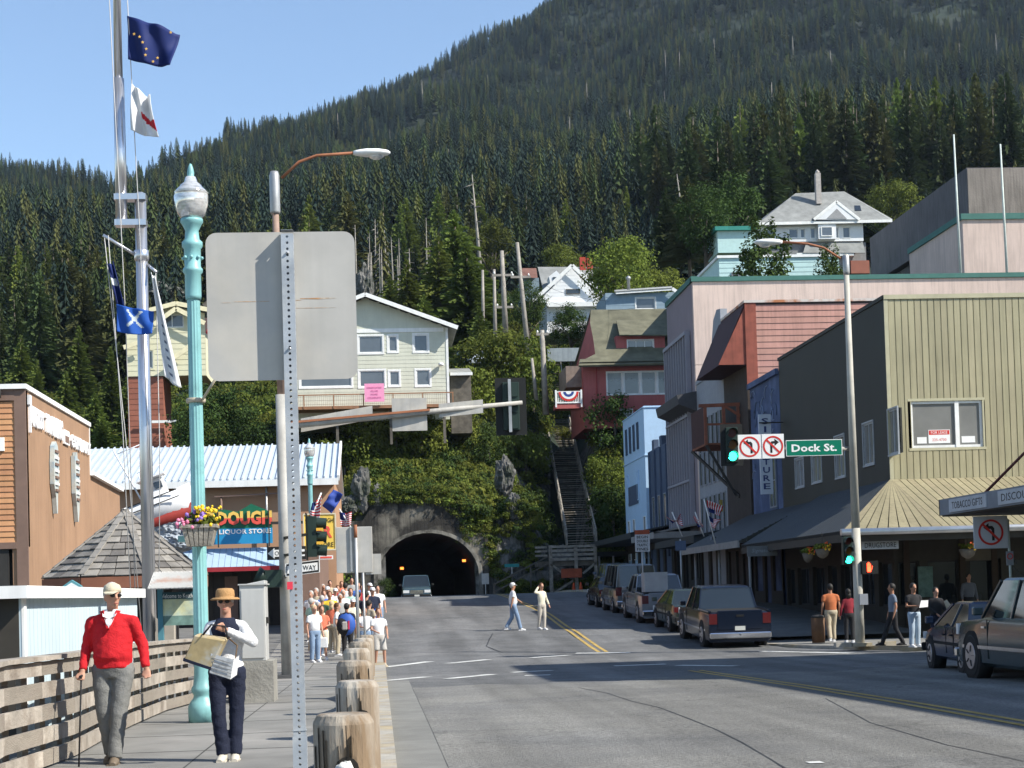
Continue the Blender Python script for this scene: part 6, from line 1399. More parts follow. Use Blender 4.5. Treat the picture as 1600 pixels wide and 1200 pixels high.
# ------------------------------------------------------------------ street furniture
mTeal = M('teal_pole_paint', (.22, .46, .46), .45, .1, 2.5, streak=.3, spec=.5, c2=(.17, .36, .36), c2s=3.5, c2t=.62)
mAlum = M('brushed_aluminium', (.62, .62, .64), .28, .05, 1, metal=.85)
mGlob = M('lamp_glass', (.66, .66, .64), .07, .35, 9, spec=1.0, metal=.35, coat=1.0, stretch=(1, 1, 3))
mRustP = M('rusty_arm', (.30, .12, .06), .7, .2, 3)
# wooden railing along the dock
fp = [G(px, py, .12) for px, py in ((-90, 1290), (0, 1224), (60, 1203), (111, 1184), (160, 1156), (205, 1134), (255, 1112), (302, 1099))]
fp = [V((p.x, p.y, gz(p.y) + .12)) for p in fp]
fp.append(fp[-1] + V((.9, 2.2, 0)))
rlg = thing('boardwalk_railing', 'curved weathered grey board railing behind the man in red', 'railing', tuple(fp[3]))
mRl = [M('railing_wood', (.29, .255, .21), .9, .25, 2.5, .5, 30, stretch=(1, 1, 3), c2=(.21, .18, .15), c2s=2.5), M('railing_wood_light', (.36, .32, .27), .9, .25, 2.5, .5, 30, c2=(.25, .21, .17), c2s=2)]
for i, (a, b) in enumerate(zip(fp, fp[1:])):
    d = (b - a); nrm = V((d.y, -d.x, 0)).normalized()   # towards the deck
    for k, (h, w) in enumerate(((.10, .15), (.32, .15), (.54, .15), (.76, .15), (.97, .13))):
        MB().bar(a + V((0, 0, h + .0)) + nrm * .03, b + V((0, 0, h)) + nrm * .03 - d * .004, .045, w).build('rail_board', mRl[(i + k) % 2], rlg)
    MB().bar(a + V((0, 0, 1.07)), b + V((0, 0, 1.07)) - d * .003, .2, .045).build('cap_rail', mRl[1], rlg)
    n_ = max(2, round(d.length / .62))
    for k in range(n_):
        p = a + d * ((k + .5) / n_) - nrm * .06; MB().bar(p, p + V((0, 0, 1.03)), .05, .2, up=d.normalized()).build('picket', mRl[0], rlg)
# acorn street lamps
def acorn_lamp(px, pyb, s, pyt, lab):
    x = XY(px, s); z0 = gz(s) + .12; H = ZY(px - 17, pyt, s) - z0; o = thing('street_lamp', lab, 'street lamp', (x, s, z0), 'teal acorn lamps'); k = H / 7.5
    c = (x, s, z0)
    P = lambda pr: [(r * k, z * k) for r, z in pr]
    MB().lathe(P([(.195, 0), (.2, .18), (.195, .22), (.17, .27), (.125, .33), (.12, .37), (.15, .41), (.15, .46), (.125, .5), (.11, .62), (.1, .95), (.11, .98), (.1, 1.02)]), c, 24).build('base', mTeal, o)
    MB().lathe(P([(.1, 1.02), (.088, 5.75)]), c, 28, sm=False, flute=1).build('shaft', mTeal, o)
    MB().lathe(P([(.105, 5.75), (.11, 5.8), (.11, 6.1), (.135, 6.13), (.135, 6.17), (.11, 6.2), (.115, 6.45), (.14, 6.48), (.14, 6.54), (.1, 6.58), (.09, 6.7), (.13, 6.78), (.155, 6.82), (.15, 6.86)]), c, 20).build('capital', mTeal, o)
    MB().lathe(P([(.13, 6.86), (.19, 6.93), (.225, 7.05), (.235, 7.16), (.225, 7.21), (.235, 7.22)]), c, 24).build('globe', mGlob, o)
    MB().lathe(P([(.235, 7.22), (.2, 7.26), (.19, 7.27), (.15, 7.31), (.14, 7.33), (.09, 7.37), (.07, 7.44)]), c, 20).build('globe_cap', mGlob, o)
    MB().lathe(P([(.07, 7.42), (.045, 7.46), (.05, 7.5), (.035, 7.57), (.015, 7.62), (0, 7.63)]), c, 10).build('finial', mTeal, o)
    for j in range(8): a = j * .785; MB().ball((x + .125 * k * cos(a), s + .125 * k * sin(a), z0 + 6.32 * k), .026 * k, n=6, k=4).build('bead', mTeal, o)
    return o, x, z0, k
tl, tlx, tlz, tk = acorn_lamp(313, 1118, 23.0, 270, 'tall teal acorn street lamp behind the woman, nearest of the lamps')
acorn_lamp(489, 0, 66.0, 690, 'small distant teal acorn lamp over the crowd')
mRope = M('rope', (.42, .37, .28), .9, .2, 10)
m = MB(); zz = ZY(312, 626, 23); m.lathe([(.13, -.03), (.135, 0), (.13, .03)], (tlx, 23, zz), 12); m.tube([(tlx + .1, 22.9, zz), (tlx + .36, 22.7, zz + .35)], .02, 5)
tag(m.build('rope_tie', mRope, org=(tlx, 23, zz)), 'tan rope tied round the teal lamp shaft', 'rope')
# planter with flowers
def flowers(name, lab, c, w, d_, h, mat, cols, seed, n=150, sphere=False):
    o = thing(name, lab, 'planter', c); x, y, z = c
    if sphere: MB().lathe([(.05, -h), (w * .35, -h * .7), (w * .5, 0), (w * .45, .01)], c, 12).build('basket', mat, o)
    else:
        for i in range(6):
            t0, t1 = -w / 2 + w * i / 6 + .006, -w / 2 + w * (i + 1) / 6 - .006
            MB().hexa([(x + t0 * .72, y - d_ / 2, z - h), (x + t1 * .72, y - d_ / 2, z - h), (x + t1 * .72, y + d_ / 2, z - h), (x + t0 * .72, y + d_ / 2, z - h), (x + t0, y - d_ * .62, z), (x + t1, y - d_ * .62, z), (x + t1, y + d_ * .62, z), (x + t0, y + d_ * .62, z)]).build('slat', mat, o)
        MB().box(x - w * .53, y - d_ * .66, z - .03, x + w * .53, y + d_ * .66, z + .015).build('rim', mat, o)
    leafy(w * .55, d_ * .6, h * .45, 14, 30, .07, seed, low=-.4, cr=.5)
    lm = leafy(w * .58, d_ * .7, h * .42, 14, 30, .08, seed, cz=.06, low=-.3, cr=.5); lm.v = [(a + x, b + y, cc + z) for a, b, cc in lm.v]; lm.build('foliage', mLeafB, o, kind='stuff')
    rd = random.Random(seed)
    for k, (mc, x0, x1, z0, z1) in enumerate(cols):
        m = MB()
        for i in range(n // len(cols)): m.ball((x + rd.uniform(x0, x1) * w, y + rd.uniform(-.75, .3) * d_, z + rd.uniform(z0, z1) * h), rd.uniform(.018, .035) * (w / .5) ** .5, n=5, k=3)
        m.build('blossoms', mc, o, kind='stuff')
    return o
mFy, mFp, mFv, mFr = M('yellow_petals', (.80, .52, .03), .6, .1), M('pink_petals', (.75, .22, .35), .6, .1), M('violet_petals', (.25, .15, .45), .6, .1), M('orange_red_petals', (.75, .14, .04), .6, .1)
pc = HY(312, 822, 22.6)
flowers('flower_planter', 'slatted wooden planter of yellow and pink flowers on the teal lamp', tuple(pc), .46, .34, .27, mWood, [(mFy, .0, .6, .0, .95), (mFp, -.62, -.1, -.15, .4), (mFv, -.35, .2, .2, .8), (mFy, -.1, .5, .3, .9)], 5, 130)
MB().box(tlx - .25, 22.7, pc.z - .2, tlx + .1, 23, pc.z - .12).build('planter_bracket', mTeal, tl)
# flagpole with topmast, yard and halyards
yf = 34.0; base = V((XY(233, yf), yf, gz(yf) + .1)); topz = ZY(213, 306, yf); fx = base.x
fl = thing('flagpole', 'tall silver ship style flagpole with topmast and yard at the left', 'flagpole', tuple(base))
MB().tube([base, (fx, yf, topz)], [.14, .115], 16).build('pole', mAlum, fl); MB().ball((fx, yf, topz), (.115, .115, .08), n=12, k=6).build('pole_cap', mAlum, fl)
tx = XY(203, yf); t0z = ZY(203, 352, yf); MB().tube([(tx, yf - .02, t0z), (tx, yf - .02, t0z + 3.0)], [.12, .11], 12).tube([(tx, yf - .02, t0z + 2.95), (tx, yf - .02, t0z + 9)], [.085, .06], 12).build('topmast', mAlum, fl)
for py in (309, 349): z = ZY(208, py, yf); MB().box(tx - .13, yf - .14, z - .06, fx + .12, yf + .14, z + .06).build('clamp', mAlum, fl)
zyd = ZY(216, 400, yf); MB().tube([(fx - .72, yf - .25, zyd + .38), (fx - .08, yf, zyd)], .035, 8).build('yard', mAlum, fl); MB().tube([(fx + .08, yf, zyd - .15), (fx + .32, yf - .2, zyd - .38)], .03, 8).build('yard', mAlum, fl)
MB().lathe([(.13, -.1), (.15, -.08), (.15, .1), (.13, .12)], (fx, yf, zyd), 14).build('collar', mAlum, fl)
mLine = M('halyard', (.45, .44, .42), .8, .1)
for (a, b) in (((fx - .7, yf - .25, zyd + .38), (fx - .12, yf - .3, .9)), ((tx - .15, yf - .1, t0z + 5), (fx - .22, yf - .3, .9)), ((fx + .3, yf - .2, zyd - .38), (fx + .2, yf - .2, .9)), ((fx - .62, yf - .25, zyd + .38), (fx - .3, yf - .3, 1.0)), ((tx + .12, yf - .1, t0z + 8), (fx + .14, yf - .2, 1.0))):
    MB().tube([a, V(a).lerp(V(b), .5) + V((.05, 0, 0)), b], .009, 4).build('halyard', mLine, fl)
MB().box(fx + .13, yf - .2, gz(yf) + .4, fx + .5, yf + .1, 1.25).build('pole_base_box', M('tan_box', (.38, .34, .28), .7), fl)
def flag(name, lab, pts, y, colfn, mats, nu=14, nv=10, amp=.08, seed=0, grp=None, extra=None):
    # pts: hoist top, fly top, fly bottom, hoist bottom in the photograph, hung at distance y
    A, B, C, D = [HY(px, py, y) for px, py in pts]; o = thing(name, lab, 'flag', tuple(A), grp); m = MB(); vs = []
    for j in range(nv + 1):
        for i in range(nu + 1):
            u, v = i / nu, j / nv; p = A.lerp(B, u).lerp(D.lerp(C, u), v); w = sin(u * 7 + v * 2.2 + seed) * amp * (.2 + u) + sin(u * 13 + seed * 2 - v * 3) * amp * .4
            vs.append((p.x + w * .15, p.y + w * 1.6, p.z + w * .35 * (v - .3) - sin(u * pi) * .04))
    for j in range(nv):
        for i in range(nu):
            a = j * (nu + 1) + i; m.add([], [], 0); m.f.append((a, a + nu + 1, a + nu + 2, a + 1)); m.m.append(colfn((i + .5) / nu, (j + .5) / nv)); m.sm.append(True)
    m.v = vs; ob_ = m.build('cloth', mats, o); s_ = ob_.modifiers.new('thickness', 'SOLIDIFY'); s_.thickness = .012; s_.offset = 0
    return o, lambda u, v: (lambda p, w: V((p.x + w * .15, p.y + w * 1.6 - .02, p.z + w * .35 * (v - .3) - sin(u * pi) * .04)))(A.lerp(B, u).lerp(D.lerp(C, u), v), sin(u * 7 + v * 2.2 + seed) * amp * (.2 + u) + sin(u * 13 + seed * 2 - v * 3) * amp * .4)
mFlB = M('flag_navy', (.010, .022, .12), .7, .05, trans=.15); mFlW = M('flag_white', (.78, .78, .78), .7, .03, trans=.2); mFlR = M('flag_red', (.5, .02, .03), .7, .05, trans=.15); mFlC = M('flag_bright_blue', (.02, .10, .42), .7, .05, trans=.2)
o, fpn = flag('flag', 'navy blue flag with gold stars at the mast top', ((197, 22), (278, 48), (268, 103), (201, 93)), yf - .2, lambda u, v: 0, [mFlB], 18, 12, .09, 1)
def star(c, r, mat, par, nm='star'):
    vs = [(c.x, c.y - .015, c.z)] + [(c.x + (r if k % 2 == 0 else r * .45) * sin(k * pi / 5), c.y - .012, c.z + (r if k % 2 == 0 else r * .45) * cos(k * pi / 5)) for k in range(10)]
    MB().add(vs, [(0, k + 1, (k + 1) % 10 + 1) for k in range(10)]).build(nm, mat, par)
mStar = M('gold_star', (.75, .45, .10), .6, .05)
for px, py in ((210, 54), (220, 62), (225, 71), (230, 80), (229, 90), (239, 96), (245, 88), (266, 49)):
    c = HY(px, py, yf - .2); best = min(((fpn(u / 20, v / 20) - V((c.x, fpn(u / 20, v / 20).y, c.z))).length, u, v) for u in range(21) for v in range(21)); p = fpn(best[1] / 20, best[2] / 20); star(V((c.x, p.y - .03, c.z)), .035, mStar, o)
o, _ = flag('flag', 'drooping white flag with a red curved band under the navy flag', ((206, 131), (236, 150), (250, 215), (205, 203)), yf - .2, lambda u, v: 1 if (abs(v - .35 - u * .45) < .07 and u > .4) or (v > .62 and v < .72 and u > .55) else 0, [mFlW, mFlR], 36, 32, .1, 3)
flag('flag', 'dark navy flag hanging limp under the left yard end', ((168, 412), (176, 408), (196, 478), (182, 476)), yf - .4, lambda u, v: 1 if abs(v - .4) < .08 and u < .7 else 0, [mFlB, mFlW], 8, 12, .06, 2)
o, fpn = flag('flag', 'bright blue flag with a pale diagonal cross beside the silver pole', ((181, 474), (238, 484), (239, 521), (183, 518)), yf - .5, lambda u, v: 1 if u > .3 and u < .72 and (abs((u - .5) * 1.6 - (v - .42)) < .07 or abs((u - .5) * 1.6 + (v - .42)) < .07) and abs(v - .42) < .32 else 0, [mFlC, M('flag_pale', (.45, .5, .5), .7, .05)], 30, 22, .05, 1)
o, _ = flag('flag', 'long white pennant with small dark lettering hanging by the pole', ((236, 425), (243, 432), (283, 606), (258, 588)), yf - .45, lambda u, v: 1 if .45 < v < .93 and int(v * 40) % 3 == 0 and .35 < u < .6 else 0, [mFlW, M('pale_print', (.12, .14, .2), .8, 0)], 8, 40, .05, 4)
flag('flag', 'small red and white flag peeking out left of the big blank sign', ((334, 485), (345, 488), (345, 540), (322, 520)), 60.0, lambda u, v: int(v * 5) % 2, [mFlR, mFlW], 8, 10, .06, 1)
def usflag(pts, y, lab, seed, pole=None):
    o, _ = flag('flag', lab, pts, y, lambda u, v: 2 if (u < .42 and v < .54) else int(v * 13) % 2, [mFlR, mFlW, mFlB], 16, 13, .07, seed, 'striped flags along the shopfronts')
    if pole: a, b = HY(*pole[0], y), HY(*pole[1], y); MB().tube([a, b], .025, 6).build('pole', mTrimW, o)
    return o
usflag(((1051, 818), (1064, 802), (1067, 822), (1040, 806)), 76, 'striped flag farthest down the right pavement', 1, ((1066, 838), (1050, 800)))
usflag(((1091, 824), (1084, 806), (1098, 820), (1100, 824)), 72, 'small drooping striped flag, middle one on the right pavement', 2, ((1100, 838), (1086, 800)))
usflag(((1108, 800), (1104, 782), (1130, 790), (1124, 806)), 68, 'upper striped flag beside the round finned facade', 3, ((1118, 850), (1100, 780)))
usflag(((1107, 806), (1126, 812), (1118, 825), (1112, 822)), 67.5, 'lower striped flag hanging over the dark canopy', 5)
usflag(((488, 786), (502, 775), (500, 812), (483, 806)), 57, 'striped flag left of the blue flag above the bar sign', 2, ((483, 815), (502, 770)))
usflag(((530, 800), (550, 800), (548, 820), (533, 822)), 58, 'small striped flag right of the yellow bar sign', 4, ((552, 830), (530, 795)))
flag('flag', 'large navy flag with white dots flying above the yellow bar sign', ((503, 790), (520, 764), (536, 772), (518, 802)), 57, lambda u, v: 0, [M('flag_royal', (.02, .05, .25), .7, .05)], 10, 8, .07, 1)
# ---- perforated sign post with real holes
sx_, sy_ = XY(463, 6.86), 6.86; pst = thing('road_sign', 'big blank back of a road sign on a perforated steel post', 'road sign', (sx_, sy_, 0))
def perf(mb, cx, cy, z0, z1, w):
    h = w / 2; st = .0254; n = int((z1 - z0) / st); r = .0056
    for (ux, uy, nx, ny) in ((1, 0, 0, -1), (0, 1, 1, 0), (-1, 0, 0, 1), (0, -1, -1, 0)):
        ox, oy = cx + nx * h, cy + ny * h
        for side in (0, 1):
            hh = h if not side else h - .004; ox, oy = cx + nx * hh, cy + ny * hh
            for i in range(n):
                zc = z0 + (i + .5) * st; k0 = len(mb.v); P = lambda a, b: (ox + ux * a, oy + uy * a, zc + b)
                sq = [(-hh, -st / 2), (0, -st / 2), (hh, -st / 2), (hh, 0), (hh, st / 2), (0, st / 2), (-hh, st / 2), (-hh, 0)]
                ci = [(r * cos(a), r * sin(a)) for a in [-pi * .75 + k * pi / 4 for k in range(8)]]
                vs = [P(*q) for q in sq] + [P(*q) for q in ci]; mb.add(vs, [(k, (k + 1) % 8, (k + 1) % 8 + 8, k + 8) for k in range(8)])
    mb.box(cx - h, cy - h, z1 - .003, cx + h, cy + h, z1 - .002)
mPost = M('galvanised_post', (.36, .39, .42), .5, .18, 6, metal=.25, c2=(.44, .46, .47), c2s=8)
mb = MB(); perf(mb, sx_, sy_, -.02, ZY(447, 360, sy_), .0508); mb.build('perforated_post', mPost, pst)
mb = MB(); perf(mb, sx_, sy_, -.02, 1.02, .0572); mb.build('anchor_sleeve', mPost, pst)
sz1, sz0 = ZY(450, 360, sy_), ZY(453, 592, sy_); sw = (566 - 334) / 379.0; cxs = XY(451, sy_); r_ = .045
ol = []
for (cx, cz, a0) in ((cxs + sw / 2 - r_, sz0 + r_, -90), (cxs + sw / 2 - r_, sz1 - r_, 0), (cxs - sw / 2 + r_, sz1 - r_, 90), (cxs - sw / 2 + r_, sz0 + r_, 180)):
    for k in range(6): a = R(a0 + k * 18); ol.append((cx + r_ * cos(a), cz + r_ * sin(a)))
FSg = Fa(0, sy_ + .03); MB().fpoly(FSg, ol, -.003, 0).build('sign_plate', mSignBack, pst, bevel=0)
mRs = M('rust_stain', (.42, .24, .12), .8, .3, 60, c2=(.45, .40, .33), c2s=14, c2t=.5)
for (a, b, c, t) in ((480, 536, 464, .004), (463, 482, 467, .0015), (375, 432, 469, .0016), (463, 536, 479, .0012), (355, 370, 471, .001)):
    u0, u1, zc = XY(a, sy_), XY(b, sy_), ZY((a + b) / 2, c, sy_); MB().fpoly(FSg, [(u0, zc - t * .4), ((u0 + u1) / 2, zc - t), (u1, zc - t * .3), (u1, zc + t * .6), ((u0 + u1) / 2, zc + t * .7), (u0, zc + t * .3)], 0, .0006).build('rust_stain', mRs, pst)
for z in (sz0 + .12, sz1 - .1): MB().lathe([(.007, 0), (.007, .004)], (sx_, sy_ - .03, z), 6).build('bolt', mAlum, pst)
tag(MB().box(sx_ - .035, sy_ - .032, ZY(458, 921, sy_), sx_ - .012, sy_ - .027, ZY(458, 909, sy_)).build('sticker', M('red_sticker', (.7, .05, .08), .5), pst), 'x', 'x')
_s = bpy.data.objects['sticker']; del _s['category']; del _s['label']
# ---- bollards with rope
mBol = [M('bollard_timber', (.34, .30, .245), .9, .35, 2.6, .8, 14, stretch=(1, 1, .22), c2=(.19, .135, .085), c2s=3.2, c2t=.5), M('bollard_timber_grey', (.42, .385, .33), .9, .25, 2.2, .8, 14, stretch=(1, 1, .2), c2=(.22, .17, .12), c2s=3.5, c2t=.5)]
mRopeW = M('white_rope', (.70, .69, .64), .85, .15, 20, .6, 60); mHole = M('bore_hole', (.02, .018, .015), .9, 0)
bys = [10.35, 14.6, 18.9, 23.6, 28.2, 33.2, 38.4]; bpx = [531, 554, 551, 555, 560, 566, 570]; br = [.19, .19, .2, .195, .19, .19, .19]; btop = [1115, 1063, 1032, 1013, 1001, 990, 983]
bxs = [XY(p, y) for p, y in zip(bpx, bys)]; bzs = []
for i, (y, x, r) in enumerate(zip(bys, bxs, br)):
    z0 = gz(y) + .12; H = ZY(bpx[i], btop[i], y) - z0; H = min(max(H, .7), .95); bzs.append((z0, H)); rd = random.Random(i)
    nm = ['first and nearest', 'second', 'third', 'fourth', 'fifth', 'sixth', 'seventh and farthest'][i]
    o = thing('bollard', 'thick weathered timber bollard at the kerb, %s from the camera' % nm, 'bollard', (x, y, z0), 'timber bollards along the kerb')
    m = MB(); vs = []; N_ = 28; prof = [(1.0, -.1), (1.0, .2), (1.0, H * .6), (1.0, H - .06), (.97, H - .045), (.86, H - .008), (.78, H), (.3, H + .004)]
    for k, (q, z) in enumerate(prof):
        for j in range(N_):
            t = 2 * pi * j / N_; rr_ = r * q * (1 + .06 * noise.noise(V((cos(t) * 2.5, sin(t) * 2.5, i * 3.0))) - (.035 if j in (rd.choice((3, 4)), 20, 22, 12) and q > .9 else 0) + .025 * noise.noise(V((cos(t) * 9, sin(t) * 9, z * 2 + i)))); vs.append((x + rr_ * cos(t), y + rr_ * sin(t), z0 + z))
    m.add(vs, [(k * N_ + j, k * N_ + (j + 1) % N_, (k + 1) * N_ + (j + 1) % N_, (k + 1) * N_ + j) for k in range(len(prof) - 1) for j in range(N_)] + [tuple(range(7 * N_, 8 * N_))], 0, False); m.build('post', mBol[i % 2], o)
    if i < 3:
        zh = z0 + .515; hx = x + (.04 if i else .02); MB().add([(hx + .075 * cos(a), y - r * 1.045, zh + .075 * sin(a)) for a in np.linspace(0, 2 * pi, 14)[:-1]], [tuple(range(13))]).build('bore_hole', mHole, o)
        MB().lathe([(.012, 0), (.012, .004)], (x - .1, y - r * 1.02, z0 + .36), 6).build('bolt_hole', mHole, o)
        for q in range(7):
            a_ = -pi / 2 + rd.uniform(-1.2, 1.2); zt_ = z0 + H - rd.uniform(.05, .2); MB().bar((x + cos(a_) * r * 1.0, y + sin(a_) * r * 1.0, zt_), (x + cos(a_ + .04) * r * 1.0, y + sin(a_ + .04) * r * 1.0, zt_ - rd.uniform(.15, .5)), rd.uniform(.002, .005), .03).build('drying_crack', mHole, o)
        MB().bar((x + .02, y - r * 1.06, z0 + H - .06), (x + .025, y - r * 1.05, z0 + .5), .006, .004).build('drying_crack', mHole, o)
for i in range(7):
    a = (bxs[i - 1], bys[i - 1], bzs[i - 1][0] + .56) if i else (bxs[0] + .12, 5.6, .5); b = (bxs[i], bys[i], bzs[i][0] + .56)
    a, b = V(a), V(b); m = MB(); P = []
    for k in range(25): t = k / 24; P.append(a.lerp(b, t) - V((0, 0, .28 * 4 * t * (1 - t))))
    m.tube(P, .05, 10)
    for ph in (0, 2.1, 4.2): # strands
        Q = []
        for k in range(97): t = k / 96; c = a.lerp(b, t) - V((0, 0, .28 * 4 * t * (1 - t))); an = t * 60 + ph; Q.append(c + V((.038 * cos(an), 0, .038 * sin(an))))
        m.tube(Q, .027, 5, cap=False)
    tag(m.build('thick_rope', mRopeW, org=tuple(a)), 'thick white rope sagging %s' % (['from the frame edge to the nearest bollard', 'between the first and second bollards', 'between the second and third bollards', 'between the third and fourth bollards', 'between the fourth and fifth bollards', 'between the fifth and sixth bollards', 'between the sixth and seventh bollards'][i]), 'rope')
# ---- grey signal pole in the middle left
yp_ = 39.0; x = XY(447, yp_); z0 = gz(yp_) + .12; zt = ZY(434, 268, yp_)
gp = thing('signal_pole', 'tall grey painted signal and lamp pole behind the blank sign', 'signal pole', (x, yp_, z0))
MB().tube([(x, yp_, z0), (x, yp_, z0 + 6.6)], [.15, .13], 14).build('pole', mGalD, gp); MB().tube([(x, yp_, z0 + 6.6), (x - .03, yp_, zt)], [.09, .075], 12).build('upper_pole', M('rust_brown_pole', (.32, .22, .17), .7, .2, 2), gp)
MB().lathe([(.11, 0), (.12, .05), (.12, .9), (.09, 1.0)], (x - .03, yp_, zt - 1.0), 10).build('collar', mGal, gp); MB().box(x - .3, yp_ - .3, z0, x + .3, yp_ + .3, z0 + .08).build('base_plate', M('dark_base', (.08, .08, .08), .8), gp)
def cobra(par, a, b, c, L_, sgn, y, mp_=None):
    MB().tube([a, V(a).lerp(V(b), .5) + V((0, 0, (V(b).z - V(a).z) * .22)), b, c], .035, 8).build('lamp_arm', mRustP, par)
    c = V(c); m = MB(); P = []; Rr = []
    for t, rx, rz in ((0, .05, .05), (.1, .09, .07), (.35, .17, .095), (.7, .18, .09), (.92, .12, .06), (1, .03, .02)): P.append(c + V((sgn * L_ * t, 0, 0))); Rr.append((rz, rx))
    m.tube(P, Rr, 12, ref=(0, 0, 1)); m.build('lamp_head', mTrimW, par)
    MB().ball((c.x + sgn * L_ * .62, c.y, c.z - .04), (.2, .13, .13), n=12, k=8).build('lamp_lens', mGlob, par)
cobra(gp, HY(440, 278, yp_), HY(495, 243, yp_), HY(552, 239, yp_), .87, 1, yp_)
# mast arm with backs of signs and a signal seen from behind
a, b = HY(450, 665, yp_), HY(816, 629, yp_ + .4); MB().tube([a, b], [.09, .05], 10).build('mast_arm', mGalD, gp)
MB().bar(a + V((0, -.09, .06)), a.lerp(b, .6) + V((0, -.08, .04)), .03, .05).build('rust_edge', mRustP, gp)
for (p, q, r, s) in ((612, 622, 668, 672), (470, 640, 582, 668), (686, 630, 755, 645)):
    u = HY(p, q, yp_ + .2), HY(r, s, yp_ + .2); zc = ZY((p + r) / 2, (q + s) / 2, yp_ + .2)
    if p == 612: m = MB().fbox(Fa(0, yp_ + .3), u[0].x, u[1].x, u[1].z, u[0].z, 0, .02)
    else:
        l, rr2 = HY(p, s - 4, yp_ + .2), HY(r, q + 4, yp_ + .2); hh = .16; m = MB().hexa([(l.x, yp_ + .28, l.z - hh), (rr2.x, yp_ + .28, rr2.z - hh), (rr2.x, yp_ + .3, rr2.z - hh), (l.x, yp_ + .3, l.z - hh), (l.x, yp_ + .28, l.z + hh), (rr2.x, yp_ + .28, rr2.z + hh), (rr2.x, yp_ + .3, rr2.z + hh), (l.x, yp_ + .3, l.z + hh)])
    o = m.build('road_sign', mSignBack, org=(u[0].x, yp_ + .3, zc)); tag(o, {612: 'squarish blank sign back in the middle of the mast arm', 470: 'long thin sign back at the inner end of the mast arm', 686: 'narrow sign back between the square back and the signal'}[p], 'road sign')
mSigG = M('signal_dark_green', (.018, .035, .028), .5, .15, 3); mSigB = M('signal_black', (.012, .013, .012), .6, .1)
mGrnL = M('green_light', (.02, 1.0, .55), emit=6); mRedL = M('red_hand_light', (1.0, .06, .02), emit=4); mOffR = M('unlit_red_lens', (.08, .015, .01), .2); mOffY = M('unlit_amber_lens', (.16, .07, .01), .2)
def signal(lab, c, h, back=False, face='front', plate=True, lit=2):
    cx, cy, cz = c; o = thing('traffic_light', lab, 'traffic light', (cx, cy, cz)); w = h * .34; k = h / 3
    if face == 'front':
        MB().box(cx - w * .5, cy, cz, cx + w * .5, cy + .22, cz + h).build('housing', mSigG, o, bevel=.01)
        if plate: MB().box(cx - w * .95, cy + .08, cz - h * .1, cx + w * .95, cy + .1, cz + h * 1.1).build('backplate', mSigB, o)
        sgn = 1 if back else -1; yy = cy + (.22 if back else 0)
        for i in range(3):
            zc = cz + k * (2.5 - i); r = k * .38
            if back: MB().box(cx - w * .35, cy - .03, zc - k * .4, cx + w * .4, cy, zc + k * .4).build('rear_door', mSigG, o)
            else: MB().add([(cx + r * cos(a), yy - .012, zc + r * sin(a)) for a in np.linspace(0, 2 * pi, 17)[:-1]], [tuple(range(16))]).build('lens', (mOffR, mOffY, mGrnL)[i] if i == lit or i < 2 else mOffR, o)
            m = MB(); vs = []
            for a in np.linspace(-.3, pi + .3, 12): vs += [(cx + r * 1.1 * cos(a), yy + sgn * 0, zc + r * 1.1 * sin(a)), (cx + r * 1.1 * cos(a), yy + sgn * .2, zc + r * 1.1 * sin(a))]
            m.add(vs, [(2 * j, 2 * j + 1, 2 * j + 3, 2 * j + 2) for j in range(11)]); m.build('visor', mSigG, o)
        if back: MB().bar((cx - .04, cy - .1, cz - h * .05), (cx - .04, cy - .1, cz + h * 1.05), .07).build('mounting_tube', mGal, o)
    else:   # seen from the side, facing viewer's right
        MB().box(cx, cy, cz, cx + .2, cy + w, cz + h).build('housing', mSigG, o)
        MB().box(cx - .03, cy - w * .4, cz - h * .08, cx - .01, cy + w * 1.4, cz + h * 1.08).build('backplate', mSigB, o)
        for i in range(3):
            zc = cz + k * (2.5 - i); r = k * .38; m = MB(); m.tube([(cx + .2, cy + w / 2, zc), (cx + .42, cy + w / 2, zc - .02)], r * 1.1, 14, cap=False); m.build('visor', mSigG, o)
            if i == 0: pass
        for i in (0, 1): MB().bar((cx + .2, cy - .02, cz + k * (2 - i)), (cx + .35, cy - .02, cz + k * (2 - i)), .06).build('amber_glint', M('amber_paint', (.75, .42, .05), .5), o)
    return o
p = HY(800, 672, yp_ + .5); signal('traffic light seen from behind at the end of the mast arm', (p.x, yp_ + .5, p.z), 1.15, back=True)
p = HY(481, 870, yp_ - 2); signal('side view of a dark green traffic light beside the perforated post', (p.x, yp_ - 2, p.z), .9, face='side')
MB().bar((x, yp_ - .1, p.z + .5), (p.x, yp_ - 1.9, p.z + .5), .06).build('bracket', mSigG, gp); MB().bar((x, yp_ - .1, p.z + .1), (p.x, yp_ - 1.9, p.z + .1), .06).build('bracket', mSigG, gp)
